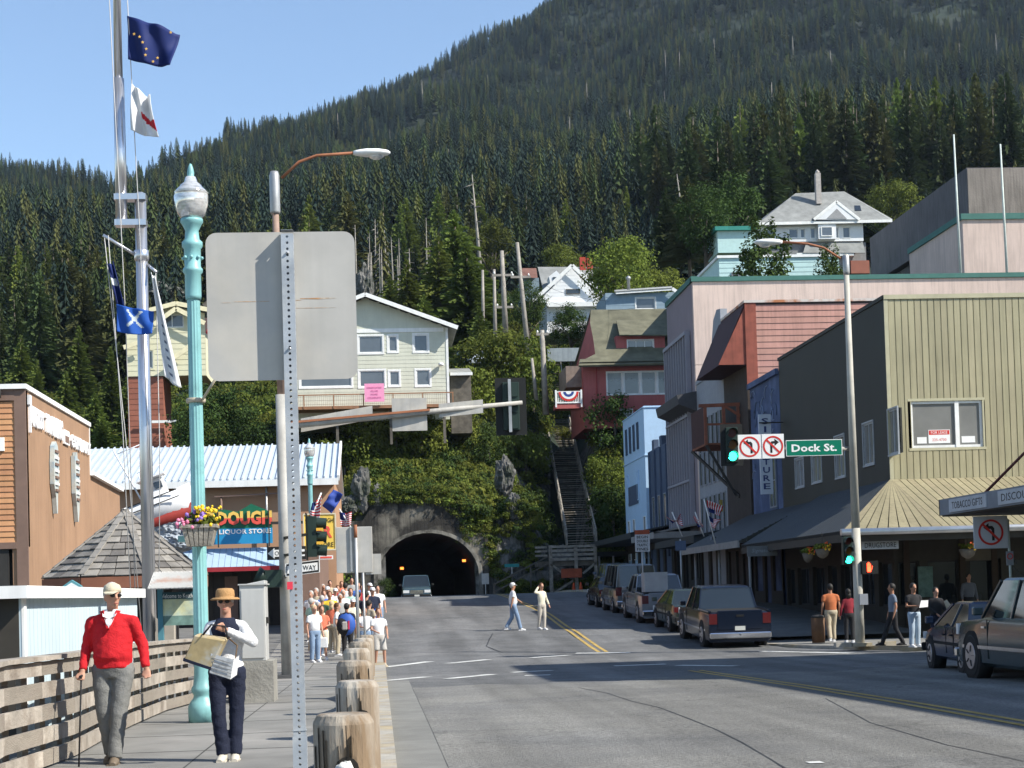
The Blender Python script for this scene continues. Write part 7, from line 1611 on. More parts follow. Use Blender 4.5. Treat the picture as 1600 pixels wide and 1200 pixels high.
# pedestrian signal (side) and one way signs on this pole
p = HY(415, 918, yp_ - .3); pd = thing('pedestrian_signal', 'dark pedestrian signal box on the left of the grey pole', 'pedestrian signal', tuple(p)); MB().box(p.x, yp_ - .45, p.z, p.x + .38, yp_ - .1, p.z + .4).build('housing', mSigG, pd); MB().tube([(p.x - .2, yp_ - .3, p.z + .3), (p.x, yp_ - .3, p.z + .2)], [.2, .16], 10).build('visor', mSigG, pd)
yo_ = yp_ - .3; FO = Fa(0, yo_); q = lambda px: XY(px, yo_); z_ = lambda py, px=430: ZY(px, py, yo_)
ow = thing('one_way_sign', 'black and white one way arrow sign pointing left, behind the grey pole', 'road sign', (q(430), yo_ + .6, z_(873))); FO3 = Fa(0, yo_ + .6)
MB().fbox(FO3, q(416), q(478), z_(874), z_(853), -.02, 0).build('plate', mBlackS, ow)
MB().fpoly(FO3, [(q(417), z_(863.5)), (q(428), z_(872)), (q(428), z_(869)), (q(476), z_(869)), (q(476), z_(858)), (q(428), z_(858)), (q(428), z_(855))], 0, .004).build('arrow', mWhiteS, ow); textm('ONE WAY', FO3, q(450), z_(863.5), q(474) - q(431), .1, mBlackS, ow, .004)
yo2_ = 24.0; ax0, ax1 = XY(455, yo2_), XY(501, yo2_)
# the second one way sign is turned, on the side signal bracket
F5 = Fa(XY(478, yp_ - 1.2), yp_ - 1.2, -0.0); q = lambda px: XY(px, yp_ - 1.2) - F5.ox; z_ = lambda py: ZY(478, py, yp_ - 1.2)
o2 = thing('one_way_sign', 'one way sign plate right of the perforated post, only its last letters showing', 'road sign', (F5.ox, yp_ - 1.2, z_(897)))
tl_ = .10
def sk(mb, u0, u1, z0, z1, n0, n1):   # plate tilted a little up to the right
    P = lambda u, z, n: (F5.ox + u, yp_ - 1.2 - n, z + (u - q(478)) * tl_)
    return mb.hexa([P(u0, z0, n1), P(u1, z0, n1), P(u1, z0, n0), P(u0, z0, n0), P(u0, z1, n1), P(u1, z1, n1), P(u1, z1, n0), P(u0, z1, n0)])
sk(MB(), q(447), q(501), z_(897), z_(877), -.02, 0).build('plate', mWhiteS, o2); sk(MB(), q(448.5), q(499.5), z_(896), z_(878), 0, .004).build('border', mBlackS, o2); sk(MB(), q(450), q(497.5), z_(893), z_(881), .004, .008).build('arrow_field', mWhiteS, o2)
textm('ONE WAY', F5, q(474), z_(887), q(494) - q(452), .11, mBlackS, o2, .01)
MB().bar((x, yp_ - .1, p.z + .25), (F5.ox - .2, yp_ - 1.15, z_(887)), .05).build('bracket', mGal, gp)
# ---- sign backs on a thin post, between pole and tunnel
ys2 = 35.0; q = lambda px: XY(px, ys2); z_ = lambda py: ZY(555, py, ys2)
so = thing('road_sign', 'two grey sign backs, large and small, on a thin rusty post above the crowd', 'road sign', (q(559), ys2, gz(ys2)))
MB().tube([(q(558), ys2, gz(ys2) + .1), (q(558), ys2, z_(820))], .035, 8).build('post', mGal, so); MB().tube([(q(558), ys2 - .005, z_(840)), (q(558), ys2 - .005, z_(820))], .037, 8).build('rusty_tip', mRustP, so)
MB().box(q(527), ys2 + .04, z_(895), q(584), ys2 + .06, z_(823)).build('sign_plate', mSignBack, so, bevel=.008); MB().box(q(572), ys2 + .075, z_(898), q(597), ys2 + .09, z_(866)).build('small_plate', mSignBack, so); MB().box(q(549), ys2 + .0, z_(893), q(552), ys2 + .04, z_(823)).build('stiffener', mGal, so)
so2 = thing('sign_post', 'second thin grey post standing in the crowd right of the sign backs', 'post', (q(570), 41, gz(41))); MB().tube([(XY(569, 41), 41, gz(41)), (XY(568, 41), 41, ZY(568, 890, 41))], .03, 8).build('post', mGal, so2)
# ---- right hand lamp and signal pole
yr = 47.0; x = XY(1341, yr); z0 = gz(yr) + .12; zt = ZY(1315, 398, yr)
rp = thing('signal_pole', 'pale street lamp pole on the drugstore corner carrying signs and signals', 'signal pole', (x, yr, z0))
MB().tube([(x, yr, z0), (x, yr, z0 + 3.4)], [.14, .125], 14).tube([(x, yr, z0 + 3.4), (x, yr, zt)], [.125, .075], 14).build('pole', M('pale_pole_paint', (.45, .43, .37), .6, .15, 2, streak=.3), rp); MB().lathe([(.085, -.6), (.1, -.5), (.1, -.05), (.06, 0)], (x, yr, zt), 10).build('collar', mGal, rp)
MB().box(x - .28, yr - .28, z0, x + .28, yr + .28, z0 + .1).build('base_plate', mKerb, rp)
for k in (-.55, .75): tag(boulder_o := MB().box(x + k - .2, yr - .2, z0, x + k + .25, yr + .1, z0 + .12).build('concrete_foot', mKerb, rp), 'x', 'x') and None
for o in bpy.data.objects:
    if o.name.startswith('concrete_foot'): del o['label']; del o['category']
cobra(rp, HY(1313, 404, yr), HY(1262, 381, yr), HY(1222, 378, yr), .82, -1, yr)
MB().box(x - .02, yr - .22, ZY(1343, 945, yr), x + .22, yr - .12, ZY(1343, 928, yr)).build('control_box', mGreyW, rp)
zar = ZY(1260, 697, yr); MB().tube([(x, yr + .05, zar - .1), (XY(1140, yr), yr + .05, zar + .0)], [.06, .045], 8).build('mast_arm', mGalD, rp)
FRr = Fa(0, yr - .03); q = lambda px: XY(px, yr); z_ = lambda py, px: ZY(px, py, yr)
def plate(lab, pa, pb, pt, pbm, mat, name='road_sign', cat='road sign'):
    o = thing(name, lab, cat, (q((pa + pb) / 2), yr - .03, z_(pbm, (pa + pb) / 2))); MB().fbox(FRr, q(pa), q(pb), z_(pbm, (pa + pb) / 2), z_(pt, (pa + pb) / 2), -.02, 0).build('plate', mat, o); return o
def ring(par, F_, u, z, r, w, mat, n=.006):
    m = MB(); k = 28; vs = []
    for a in np.linspace(0, 2 * pi, k + 1)[:-1]: vs += [F_.P(u + r * cos(a), z + r * sin(a), n), F_.P(u + (r - w) * cos(a), z + (r - w) * sin(a), n)]
    m.add(vs, [(2 * i, 2 * ((i + 1) % k), 2 * ((i + 1) % k) + 1, 2 * i + 1) for i in range(k)]); m.build('red_ring', mat, par)
def noturn(par, F_, u, z, s, left=True):
    g = -1 if left else 1; c = lambda a, b: (u + g * a * s, z + b * s)
    def poly(pts, n, mat, nm):
        P = [c(*p) for p in pts]; P = P if (g > 0) else P[::-1]; MB().add([F_.P(a, b, n) for a, b in P], [tuple(range(len(P)))]).build(nm, mat, par)
    poly([(-.22, -.5), (-.06, -.5), (-.06, .1), (-.0, .2), (.12, .2), (.12, .38), (-.1, .38), (-.22, .24)], .004, mBlackS, 'arrow_shaft'); poly([(.12, .02), (.46, .29), (.12, .56)], .0045, mBlackS, 'arrow_head')
    ring(par, F_, u, z, .78 * s, .13 * s, mRedS, .007)
    d = .54 * s; w = .05 * s; sx = 1
    MB().add([F_.P(u - d * 1 + w, z + d + w, .0075), F_.P(u - d - w, z + d - w, .0075), F_.P(u + d - w, z - d - w, .0075), F_.P(u + d + w, z - d + w, .0075)], [(0, 1, 2, 3)]).build('red_slash', mRedS, par)
s1 = plate('green Dock St. street name sign on the right mast arm', 1236, 1324, 687, 712, mWhiteS, 'street_sign', 'street sign'); MB().fbox(FRr, q(1237), q(1323), z_(711, 1280), z_(688, 1280), 0, .004).build('green_face', mGreenS, s1); textm('Dock St.', FRr, q(1280), z_(699.5, 1280), q(1316) - q(1245), .22, mWhiteS, s1, .004, bold=.03)
s2 = plate('no left turn sign next to the hanging signal head', 1161, 1197, 679, 717, mWhiteS); noturn(s2, FRr, (q(1161) + q(1197)) / 2, z_(698, 1179), .38, True)
s3 = plate('no right turn sign between the no left turn sign and the green name sign', 1198.5, 1233, 678, 716, mWhiteS); noturn(s3, FRr, (q(1198.5) + q(1233)) / 2, z_(697, 1215), .38, False)
p = HY(1145, 722, yr - .1); signal('hanging traffic light showing green left of the turn signs', (p.x, yr - .1, p.z), 1.0)
p = HY(1326, 882, yr - .2); so_ = signal('low traffic light showing green on the corner pole', (p.x, yr - .2, p.z), .8, plate=False)
p = HY(1348, 897, yr - .3); ph = thing('pedestrian_signal', 'pedestrian signal box with a lit red hand on the corner pole', 'pedestrian signal', tuple(p)); q1 = HY(1372, 876, yr - .3); MB().box(p.x, yr - .3, p.z, q1.x, yr - .05, q1.z).build('housing', mSigB, ph)
hx, hz = (p.x + q1.x) / 2 - .04, (p.z + q1.z) / 2; yy = yr - .31; m = MB()
m.box(hx - .06, yy - .004, hz - .13, hx + .05, yy, hz + .02); 
for k in range(4): m.box(hx - .06 + k * .029, yy - .004, hz + .022, hx - .037 + k * .029, yy, hz + (.12, .15, .14, .1)[k])
m.hexa([(hx + .055, yy - .004, hz - .08), (hx + .07, yy - .004, hz - .08), (hx + .07, yy, hz - .08), (hx + .055, yy, hz - .08), (hx + .09, yy - .004, hz + .04), (hx + .105, yy - .004, hz + .04), (hx + .105, yy, hz + .04), (hx + .09, yy, hz + .04)]); m.build('red_hand', mRedL, ph)
# far right no left turn sign
y8 = 36.0; q = lambda px: XY(px, y8); z_ = lambda py: ZY(1552, py, y8); F8 = Fa(0, y8); s8 = thing('road_sign', 'white no left turn sign on a pale post in front of the drugstore door', 'road sign', (q(1583), y8, gz(y8)))
MB().fbox(F8, q(1525), q(1579), z_(857), z_(806), -.02, 0).build('plate', M('shaded_white_sign', (.55, .56, .60), .5, .03), s8, bevel=.01); noturn(s8, F8, q(1552), z_(831.5), .37, True)
MB().tube([(q(1583), y8 + .06, gz(y8)), (q(1581), y8 + .06, z_(812))], .03, 8).build('post', M('pale_mast', (.5, .55, .5)), s8); MB().box(q(1575), y8, z_(884), q(1586), y8 + .02, z_(862)).build('lower_plate', mGreyW, s8); ring(s8, Fa(0, y8 - .004), q(1580.5), z_(870), .07, .02, mRedS)
for (px, py, y, w, lab, sp) in ((1512, 858, 51.0, .55, 'hanging flower basket with orange blooms by the drugstore door', True), (1285, 858, 52.5, .5, 'shaded hanging flower basket left of the corner signal', True), (1262, 865, 55.0, .4, 'dim hanging flower basket further along the drugstore side', True)):
    p = HY(px, py, y); o = flowers('flower_basket', lab, tuple(p), w, w, .3, mWoodD, [(mFr, -.1, .5, .0, .8), (mFy, -.1, .4, -.2, .5)], int(px), 60, sphere=sp); MB().tube([tuple(p + V((0, 0, .1))), tuple(p + V((0, 0, .55)))], .008, 4).build('hanger', mBlk, o)
tc_ = HY(1279, 1002, 50); tcn = thing('trash_can', 'squat wooden litter bin on the shaded right pavement', 'bin', (tc_.x, 50, gz(50) + .12)); MB().lathe([(.2, 0), (.22, .75), (.17, .78)], (tc_.x, 50, gz(50) + .12), 12).build('bin_body', M('bin_wood', (.12, .065, .035), .8, .2), tcn); MB().lathe([(.22, .76), (.18, .84), (.0, .86)], (tc_.x, 50, gz(50) + .12), 12).build('lid', mBlk, tcn)
# begin double traffic fines
y9 = 70.0; q = lambda px: XY(px, y9); z_ = lambda py: ZY(1006, py, y9); F9_ = Fa(0, y9); s9 = thing('road_sign', 'white and orange double traffic fines sign above the parked vans', 'road sign', (q(1006), y9, gz(y9)))
MB().fbox(F9_, q(995), q(1018), z_(862), z_(835), -.02, 0).build('plate', M('shaded_board', (.5, .5, .5), .6, .05), s9); MB().fbox(F9_, q(995), q(1018), z_(835), z_(828), -.02, 0).build('orange_header', mOrg, s9); MB().tube([(q(1006), y9 + .05, gz(y9)), (q(1006), y9 + .05, z_(835))], .03, 6).build('post', mGal, s9)
for i, s_ in enumerate(('BEGIN', 'DOUBLE', 'TRAFFIC', 'FINES')): textm(s_, F9_, q(1006.5), z_(839 + i * 6.3), .48, .12, mBlackS, s9, .004, bold=.02)
for px, y, lab in ((908, 112, 'small orange and white traffic cone left of the parked vans'), (897, 113, 'second traffic cone under the stair landing')):
    x = XY(px, y); o = thing('traffic_cone', lab, 'cone', (x, y, gz(y))); MB().lathe([(.16, .02), (.05, .7), (.02, .72)], (x, y, gz(y)), 12).build('cone_body', M('cone_orange', (.6, .09, .03), .6), o); MB().box(x - .2, y - .2, gz(y), x + .2, y + .2, gz(y) + .03).build('cone_base', mBlk, o); MB().lathe([(.105, .35), (.08, .5)], (x, y, gz(y) + .001), 12).build('cone_band', mWhiteS, o)
y_ = 66; x = XY(1066, y_); ps = thing('road_sign', 'small blue square sign on a post on the shaded pavement', 'road sign', (x, y_, gz(y_))); MB().tube([(x, y_ + .04, gz(y_)), (x, y_ + .04, ZY(1066, 842, y_))], .03, 6).build('post', mGal, ps); MB().box(x - .22, y_, ZY(1066, 860, y_), x + .22, y_ + .02, ZY(1066, 845, y_)).build('plate', mDkBlue, ps)
# ------------------------------------------------------------------ vehicles (built facing +Y, length along Y, on z = 0)
mTyre = M('tyre_rubber', (.02, .02, .02), .85, .1); mRim = M('wheel_rim', (.5, .5, .52), .3, .1, metal=.8); mChr = M('chrome', (.6, .6, .62), .15, .05, metal=.95)
mCGl = glassy('car_glass', (.015, .02, .022), .04); mTail = M('tail_light', (.09, .008, .008), .25, .05, spec=.8); mHead = M('head_light', (.65, .66, .66), .15, .05, spec=.9); mUnder = M('car_underside', (.015, .015, .015), .9, 0); mPlt = M('licence_plate', (.55, .55, .5), .5, .05)
mAmb = M('amber_light', (.6, .22, .03), .3)
def paint(n, c): return M(n, c, .22, .04, 1, metal=.3, spec=.4, coat=.35)
def car(name, lab, cat, loc, rz, P, col, col2=None, pitch=0.0, grp=None):
    o = thing(name, lab, cat, loc, grp, rz=rz if rz else 1e-6); ORG[o.name] = (0, 0, 0); o.rotation_euler = (pitch, 0, rz)
    L_, W, Hb, zb, belt = P['L'], P['W'], P['H'], .22, P['belt']; w = W / 2
    # lower body: (y, top z, half width)
    sec = P['sec']; m = MB(); vs = []; n = 14
    for (y, zt, hw) in sec:
        f = hw * w; zt = max(zt, zb + .12); zm = zb + (zt - zb) * .55
        ring_ = [(-f * .9, zb), (-f * .985, zb + .07), (-f, zm - .08), (-f, zm), (-f * .985, zt - .12), (-f * .95, zt - .03), (-f * .8, zt), (f * .8, zt), (f * .95, zt - .03), (f * .985, zt - .12), (f, zm), (f, zm - .08), (f * .985, zb + .07), (f * .9, zb)]
        vs += [(x, y, z) for x, z in ring_]
    k = len(sec); m.add(vs, [(i * n + j, (i + 1) * n + j, (i + 1) * n + (j + 1) % n, i * n + (j + 1) % n) for i in range(k - 1) for j in range(n)] + [tuple(range(n)), tuple(range(k * n - 1, (k - 1) * n - 1, -1))], 0, True)
    b_ = m.build('body', col, o)
    for a in ('EDGE_SPLIT',): es = b_.modifiers.new('edges', a); es.split_angle = R(35)
    # cabin: base rear, top rear, top front, base front
    yr0, yr1, yf1, yf0 = P['cab']; wb, wt = w * .93, w * P.get('tw', .74); z0, z1 = belt - .03, Hb - .04
    g = MB().hexa([(-wb, yr0, z0), (wb, yr0, z0), (wb, yf0, z0), (-wb, yf0, z0), (-wt, yr1, z1), (wt, yr1, z1), (wt, yf1, z1), (-wt, yf1, z1)]).build('windows', mCGl, o)
    m = MB(); cu = .05
    m.hexa([(-wt - .01, yr1 - .02, z1 - .02), (wt + .01, yr1 - .02, z1 - .02), (wt + .01, yf1 + .02, z1 - .02), (-wt - .01, yf1 + .02, z1 - .02), (-wt + .07, yr1 + .08, z1 + cu), (wt - .07, yr1 + .08, z1 + cu), (wt - .07, yf1 - .1, z1 + cu), (-wt + .07, yf1 - .1, z1 + cu)]); m.build('roof', col, o, bevel=.02)
    for sx in (-1, 1):
        pw = .05
        for (ya, yb_) in [(yr0, yr1), (yf0, yf1)] + [(lerp(yr0, yf0, t), lerp(yr1, yf1, t)) for t in P.get('pil', (.5,))]:
            MB().bar((sx * (wb + .005), ya, z0), (sx * (wt + .008), yb_, z1), pw, .04, up=(sx, 0, 0)).build('pillar', col, o)
        x = sx * (w + .0); yl = P['axles']
        for t in P.get('doors', (.38, .62)):
            y = lerp(yr0 + .1, yf0 - .2, t) if P.get('doors') is None else t
            MB().box(min(x * .99, x * 1.004), y - .008, zb + .15, max(x * .99, x * 1.004), y + .008, belt - .06).build('door_gap', mUnder, o); MB().box(min(x, x * 1.02), y + .1, belt - .22, max(x, x * 1.02), y + .26, belt - .18).build('door_handle', mChr if P.get('chrome') else mUnder, o)
        MB().box(min(x, sx * (w + .004)) - .002, -L_ / 2 + .5, zb + .32, max(x, sx * (w + .004)) + .008, L_ / 2 - .5, zb + .38).build('side_moulding', mChr if P.get('chrome') else mUnder, o)
        for y in yl:
            r = P.get('wr', .32)
            MB().tube([(sx * (w - .26), y, r), (sx * (w + .004), y, r)], r + .07, 18).build('wheel_arch', mUnder, o)
            wh_ = MB().tube([(sx * (w - .22), y, r), (sx * (w - .01), y, r), (sx * (w + .015), y, r)], [r, r, r * .93], 20).build('wheel', mTyre, o)
            m = MB(); m.tube([(sx * (w + .01), y, r), (sx * (w + .025), y, r)], r * .62, 16); m.build('rim', mRim, wh_)
            m = MB()
            for q in range(5): a = q * 1.257; m.bar((sx * (w + .027), y + r * .2 * cos(a + .6), r + r * .2 * sin(a + .6)), (sx * (w + .027), y + r * .5 * cos(a + .6), r + r * .5 * sin(a + .6)), .03, .006)
            m.build('spoke_gaps', mUnder, wh_, kind='stuff')
        ym = yf0 - .25; mr = MB(); mr.box(min(sx * (w + .02), sx * (w + .2)), ym - .05, belt + .02, max(sx * (w + .02), sx * (w + .2)), ym + .06, belt + .17); mr.build('mirror', col2 or col, o, bevel=.02)
        if P.get('open_bed'): pass
        yb0 = -L_ / 2
        MB().box(min(sx * w * .72, sx * w * .97), yb0 - .012, P['tl'][0], max(sx * w * .72, sx * w * .97), yb0 + .12, P['tl'][1]).build('tail_light', mTail, o)
        yf_ = L_ / 2; MB().box(min(sx * w * .52, sx * w * .93), yf_ - .1, P['hl'][0], max(sx * w * .52, sx * w * .93), yf_ + .012, P['hl'][1]).build('headlight', mHead, o)
    bm_ = mChr if P.get('chrome') else (col2 or mUnder)
    for s_ in (-1, 1): MB().box(-w * .97, min(s_ * L_ / 2, s_ * (L_ / 2 + .1)), .34, w * .97, max(s_ * L_ / 2, s_ * (L_ / 2 + .1)), .52).build('bumper', bm_, o, bevel=.03)
    MB().box(-w * .45, L_ / 2 - .02, .55, w * .45, L_ / 2 + .015, P['hl'][1]).build('grille', mUnder, o)
    for z in (.2, .5, .8): MB().box(-w * .45, L_ / 2 + .015, lerp(.55, P['hl'][1], z) - .012, w * .45, L_ / 2 + .022, lerp(.55, P['hl'][1], z) + .012).build('grille_bar', mChr, o)
    MB().box(-.16, -L_ / 2 - .018, P.get('pz', .62), .16, -L_ / 2 - .006, P.get('pz', .62) + .13).build('licence_plate', mPlt, o); MB().box(-.16, L_ / 2 + .102, .38, .16, L_ / 2 + .108, .5).build('licence_plate', mPlt, o)
    return o
def S(L_, pts): return [(L_ * (t - .5), z, hw) for t, z, hw in pts]
VAN = dict(L=4.9, W=1.9, H=1.78, belt=1.05, cab=(-2.35, -2.2, .75, 1.5), axles=(-1.45, 1.5), tl=(.75, 1.1), hl=(.62, .8), pil=(.25, .55, .78), tw=.8, sec=S(4.9, [(0, 1.0, .9), (.02, 1.05, .97), (.5, 1.05, 1), (.78, 1.05, 1), (.93, .92, .97), (.98, .78, .92), (1, .6, .86)]))
SEDAN = dict(L=4.7, W=1.8, H=1.42, belt=.95, cab=(-1.75, -1.05, .35, 1.15), axles=(-1.35, 1.4), tl=(.68, .86), hl=(.6, .76), pil=(.48,), tw=.68, sec=S(4.7, [(0, .8, .88), (.02, .9, .93), (.13, .95, .98), (.5, .95, 1), (.72, .94, 1), (.92, .82, .96), (.98, .72, .9), (1, .6, .85)]))
SUV = dict(L=4.7, W=1.86, H=1.75, belt=1.12, cab=(-2.3, -2.05, .35, .85), axles=(-1.4, 1.4), tl=(.8, 1.1), hl=(.72, .92), pil=(.3, .65), tw=.8, wr=.37, chrome=True, sec=S(4.7, [(0, 1.08, .92), (.02, 1.12, .97), (.5, 1.12, 1), (.7, 1.12, 1), (.74, 1.08, 1), (.95, 1.0, .97), (1, .86, .9)]))
PICK = dict(L=5.4, W=1.98, H=1.82, belt=1.14, cab=(-.95, -.7, .55, 1.15), axles=(-1.65, 1.75), tl=(.78, 1.1), hl=(.78, .98), pil=(.5,), tw=.8, wr=.4, chrome=True, doors=(.9,), pz=.58, sec=S(5.4, [(0, 1.1, .97), (.01, 1.14, 1), (.34, 1.14, 1), (.5, 1.14, 1), (.71, 1.14, 1), (.75, 1.1, 1), (.95, 1.04, .97), (1, .9, .9)]))
def bed(o, P, col, tail=True, topper=None):   # pickup box: rails and a dark well, and a tailgate
    w = P['W'] / 2; y0, y1 = -P['L'] / 2, P['cab'][0] - .08
    MB().box(-w + .1, y0 + .1, P['belt'] + .002, w - .1, y1, P['belt'] + .006).build('bed_floor', mUnder, o)
    for sx in (-1, 1): MB().box(min(sx * (w - .1), sx * (w - .01)), y0 + .02, P['belt'], max(sx * (w - .1), sx * (w - .01)), y1, P['belt'] + .05).build('bed_rail', col, o)
    MB().box(-w * .7, y0 - .016, .56 + .05, w * .7, y0 + .07, P['belt'] + .05).build('tailgate', col, o, bevel=.01); MB().box(-.12, y0 - .03, 1.0, .12, y0 - .014, 1.06).build('tailgate_handle', mUnder, o); MB().tube([(0, y0 - .12, .45), (0, y0 - .26, .45)], .03, 8).build('tow_bar', mChr, o)
    if topper:
        h = topper[0]; MB().hexa([(-w + .05, y0 + .02, P['belt'] + .05), (w - .05, y0 + .02, P['belt'] + .05), (w - .05, y1 + .1, P['belt'] + .05), (-w + .05, y1 + .1, P['belt'] + .05), (-w * .78, y0 + .2, h), (w * .78, y0 + .2, h), (w * .78, y1 + .1, h), (-w * .78, y1 + .1, h)]).build('canopy', topper[1], o, bevel=.03)
        MB().add([(-w * .84, y0 + .03, P['belt'] + .12), (w * .84, y0 + .03, P['belt'] + .12), (w * .72, y0 + .17, h - .08), (-w * .72, y0 + .17, h - .08)], [(0, 1, 2, 3)]).build('rear_window', mCGl, o)
def slope(y): return atan2(gz(y + 1.3) - gz(y - 1.3), 2.6)
# van coming out of the tunnel: front towards us
y = 109.0; x = XY(651, y); car('van', 'dark blue grey van driving out of the tunnel mouth', 'van', (x, y + 1.5, gz(y) + .0 - .35), pi, VAN, paint('paint_slate', (.05, .085, .10)), mUnder)
# parked along the right kerb, tails towards us
def parkpx(pl, pr, yb, P): # x centre from left and right tail pixels at distance yb
    return (XY(pl, yb) + XY(pr, yb)) / 2
yb = 50.5; xk = 13.45; o = car('pickup_truck', 'dark blue pickup parked nearest on the shaded kerb, tail to the camera', 'pickup truck', (11.02, yb + 2.7, gz(yb + 2.7)), 0, PICK, paint('paint_navy', (.008, .014, .03)), pitch=slope(yb + 2.7)); bed(o, PICK, paint('paint_navy', (.008, .014, .03)))
o = car('sedan', 'dark green grey sedan parked between the dark and the white pickups', 'car', (11.05, 59.5, gz(59.5)), 0, SEDAN, paint('paint_dark_green', (.035, .05, .045)), pitch=slope(59.5))
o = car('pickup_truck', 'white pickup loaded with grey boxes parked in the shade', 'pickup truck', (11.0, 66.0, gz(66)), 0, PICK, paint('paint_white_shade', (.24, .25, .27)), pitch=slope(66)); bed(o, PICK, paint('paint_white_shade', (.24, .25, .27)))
tag(MB().box(10.2, 63.5, gz(64) + 1.2, 11.1, 64.3, gz(64) + 1.95).build('crate', M('grey_box', (.33, .33, .33), .7, .1), org=(10.6, 64, gz(64) + 1.2)), 'grey box standing in the bed of the white pickup', 'crate')
o = car('van', 'pale high roofed van parked behind the white pickup', 'van', (11.0, 73.0, gz(73)), 0, dict(VAN, H=2.05, belt=1.15, chrome=True), paint('paint_pale_grey', (.16, .165, .165)), pitch=slope(73))
o = car('suv', 'light blue grey off road car, farthest of the row at the top of the street', 'car', (XY(962, 90), 90, gz(90)), 0, SUV, paint('paint_light_blue', (.10, .14, .19)), pitch=slope(90))
o = car('sedan', 'small dark car parked between the pale van and the light blue car', 'car', (11.1, 79.5, gz(79.5)), 0, SEDAN, paint('paint_black', (.02, .02, .022)), pitch=slope(79.5))
# near right lane
pS = G(1462, 1049); o = car('sedan', 'shiny dark blue sedan waiting at the right edge, partly hidden by the pickup', 'car', (11.9 + .72, 33.8, gz(33.8)), R(-6), SEDAN, paint('paint_deep_blue', (.015, .03, .07)), pitch=0)
pP = G(1528, 1054); P2 = dict(PICK, cab=(-1.3, -1.05, .6, 1.3), pil=(.45,)); o = car('pickup_truck', 'shiny dark pickup cut off by the right edge of the picture', 'pickup truck', (10.95 + .99, 28.5, gz(28.5)), 0, P2, paint('paint_teal_grey', (.03, .055, .065)), pitch=0); bed(o, P2, paint('paint_teal_grey', (.03, .055, .065)))
# cars up the hill beside the green house
for (px, py, s, c, lab, P, rz) in ((752, 566, 152, (.03, .07, .18), 'shiny dark blue car parked on the hill right of the green house', SEDAN, -1.2), (800, 560, 156, (.06, .12, .13), 'teal car with pale hood parked behind the leaning utility pole', SEDAN, -1.35), (768, 571, 148, (.5, .52, .52), 'white car nose between the blue and teal cars on the hill', SEDAN, -1.3)):
    p = HY(px, py, s); car('sedan', lab, 'car', (p.x, p.y, p.z - (.2 if px == 768 else 0)), rz, P, paint('paint_%d' % px, c))
mb = MB(); a, b = HY(715, 572, 146), HY(835, 566, 162); mb.box(XY(735, 151), 150, b.z - .45, XY(838, 151), 164, b.z - .12); mb.build('hill_road', mAsph, kind='structure')
# ------------------------------------------------------------------ people
mSkin = M('skin', (.46, .25, .17), .6, .06, 5, spec=.3); mSkinT = M('skin_tanned', (.36, .18, .11), .6, .06, 5)
seed_n = [0.0]
def remesh(mb, name, mat, parent, vox=.014, smooth=5, dec=None, fold=0.0):
    o = mb.build(name, mat, parent); 
    r = o.modifiers.new('r', 'REMESH'); r.mode = 'VOXEL'; r.voxel_size = vox; r.use_smooth_shade = True
    s = o.modifiers.new('s', 'SMOOTH'); s.factor = .5; s.iterations = smooth
    if dec: d = o.modifiers.new('d', 'DECIMATE'); d.ratio = dec
    me = baked(o); old = o.data; o.modifiers.clear(); o.data = me; bpy.data.meshes.remove(old)
    if fold:
        for v in me.vertices:
            c = v.co; q = noise.noise(V((c.x * 7 + c.z * 5, c.y * 7, c.z * 16 + c.x * 6 + seed_n[0]))) + .6 * noise.noise(V((c.x * 19, c.y * 19 + seed_n[0], c.z * 26 - c.x * 14))); v.co = c + v.normal * (q * fold)
        seed_n[0] += 3.1; me.update()
    me.polygons.foreach_set('use_smooth', [True] * len(me.polygons))
    return o
def limb(m, pts, rs, n=12, balls=True):
    m.tube(pts, rs, n)
    if balls:
        for p, r in zip(pts, rs):
            r = r if not isinstance(r, tuple) else min(r); m.ball(tuple(p), r * .99, n=12, k=8)
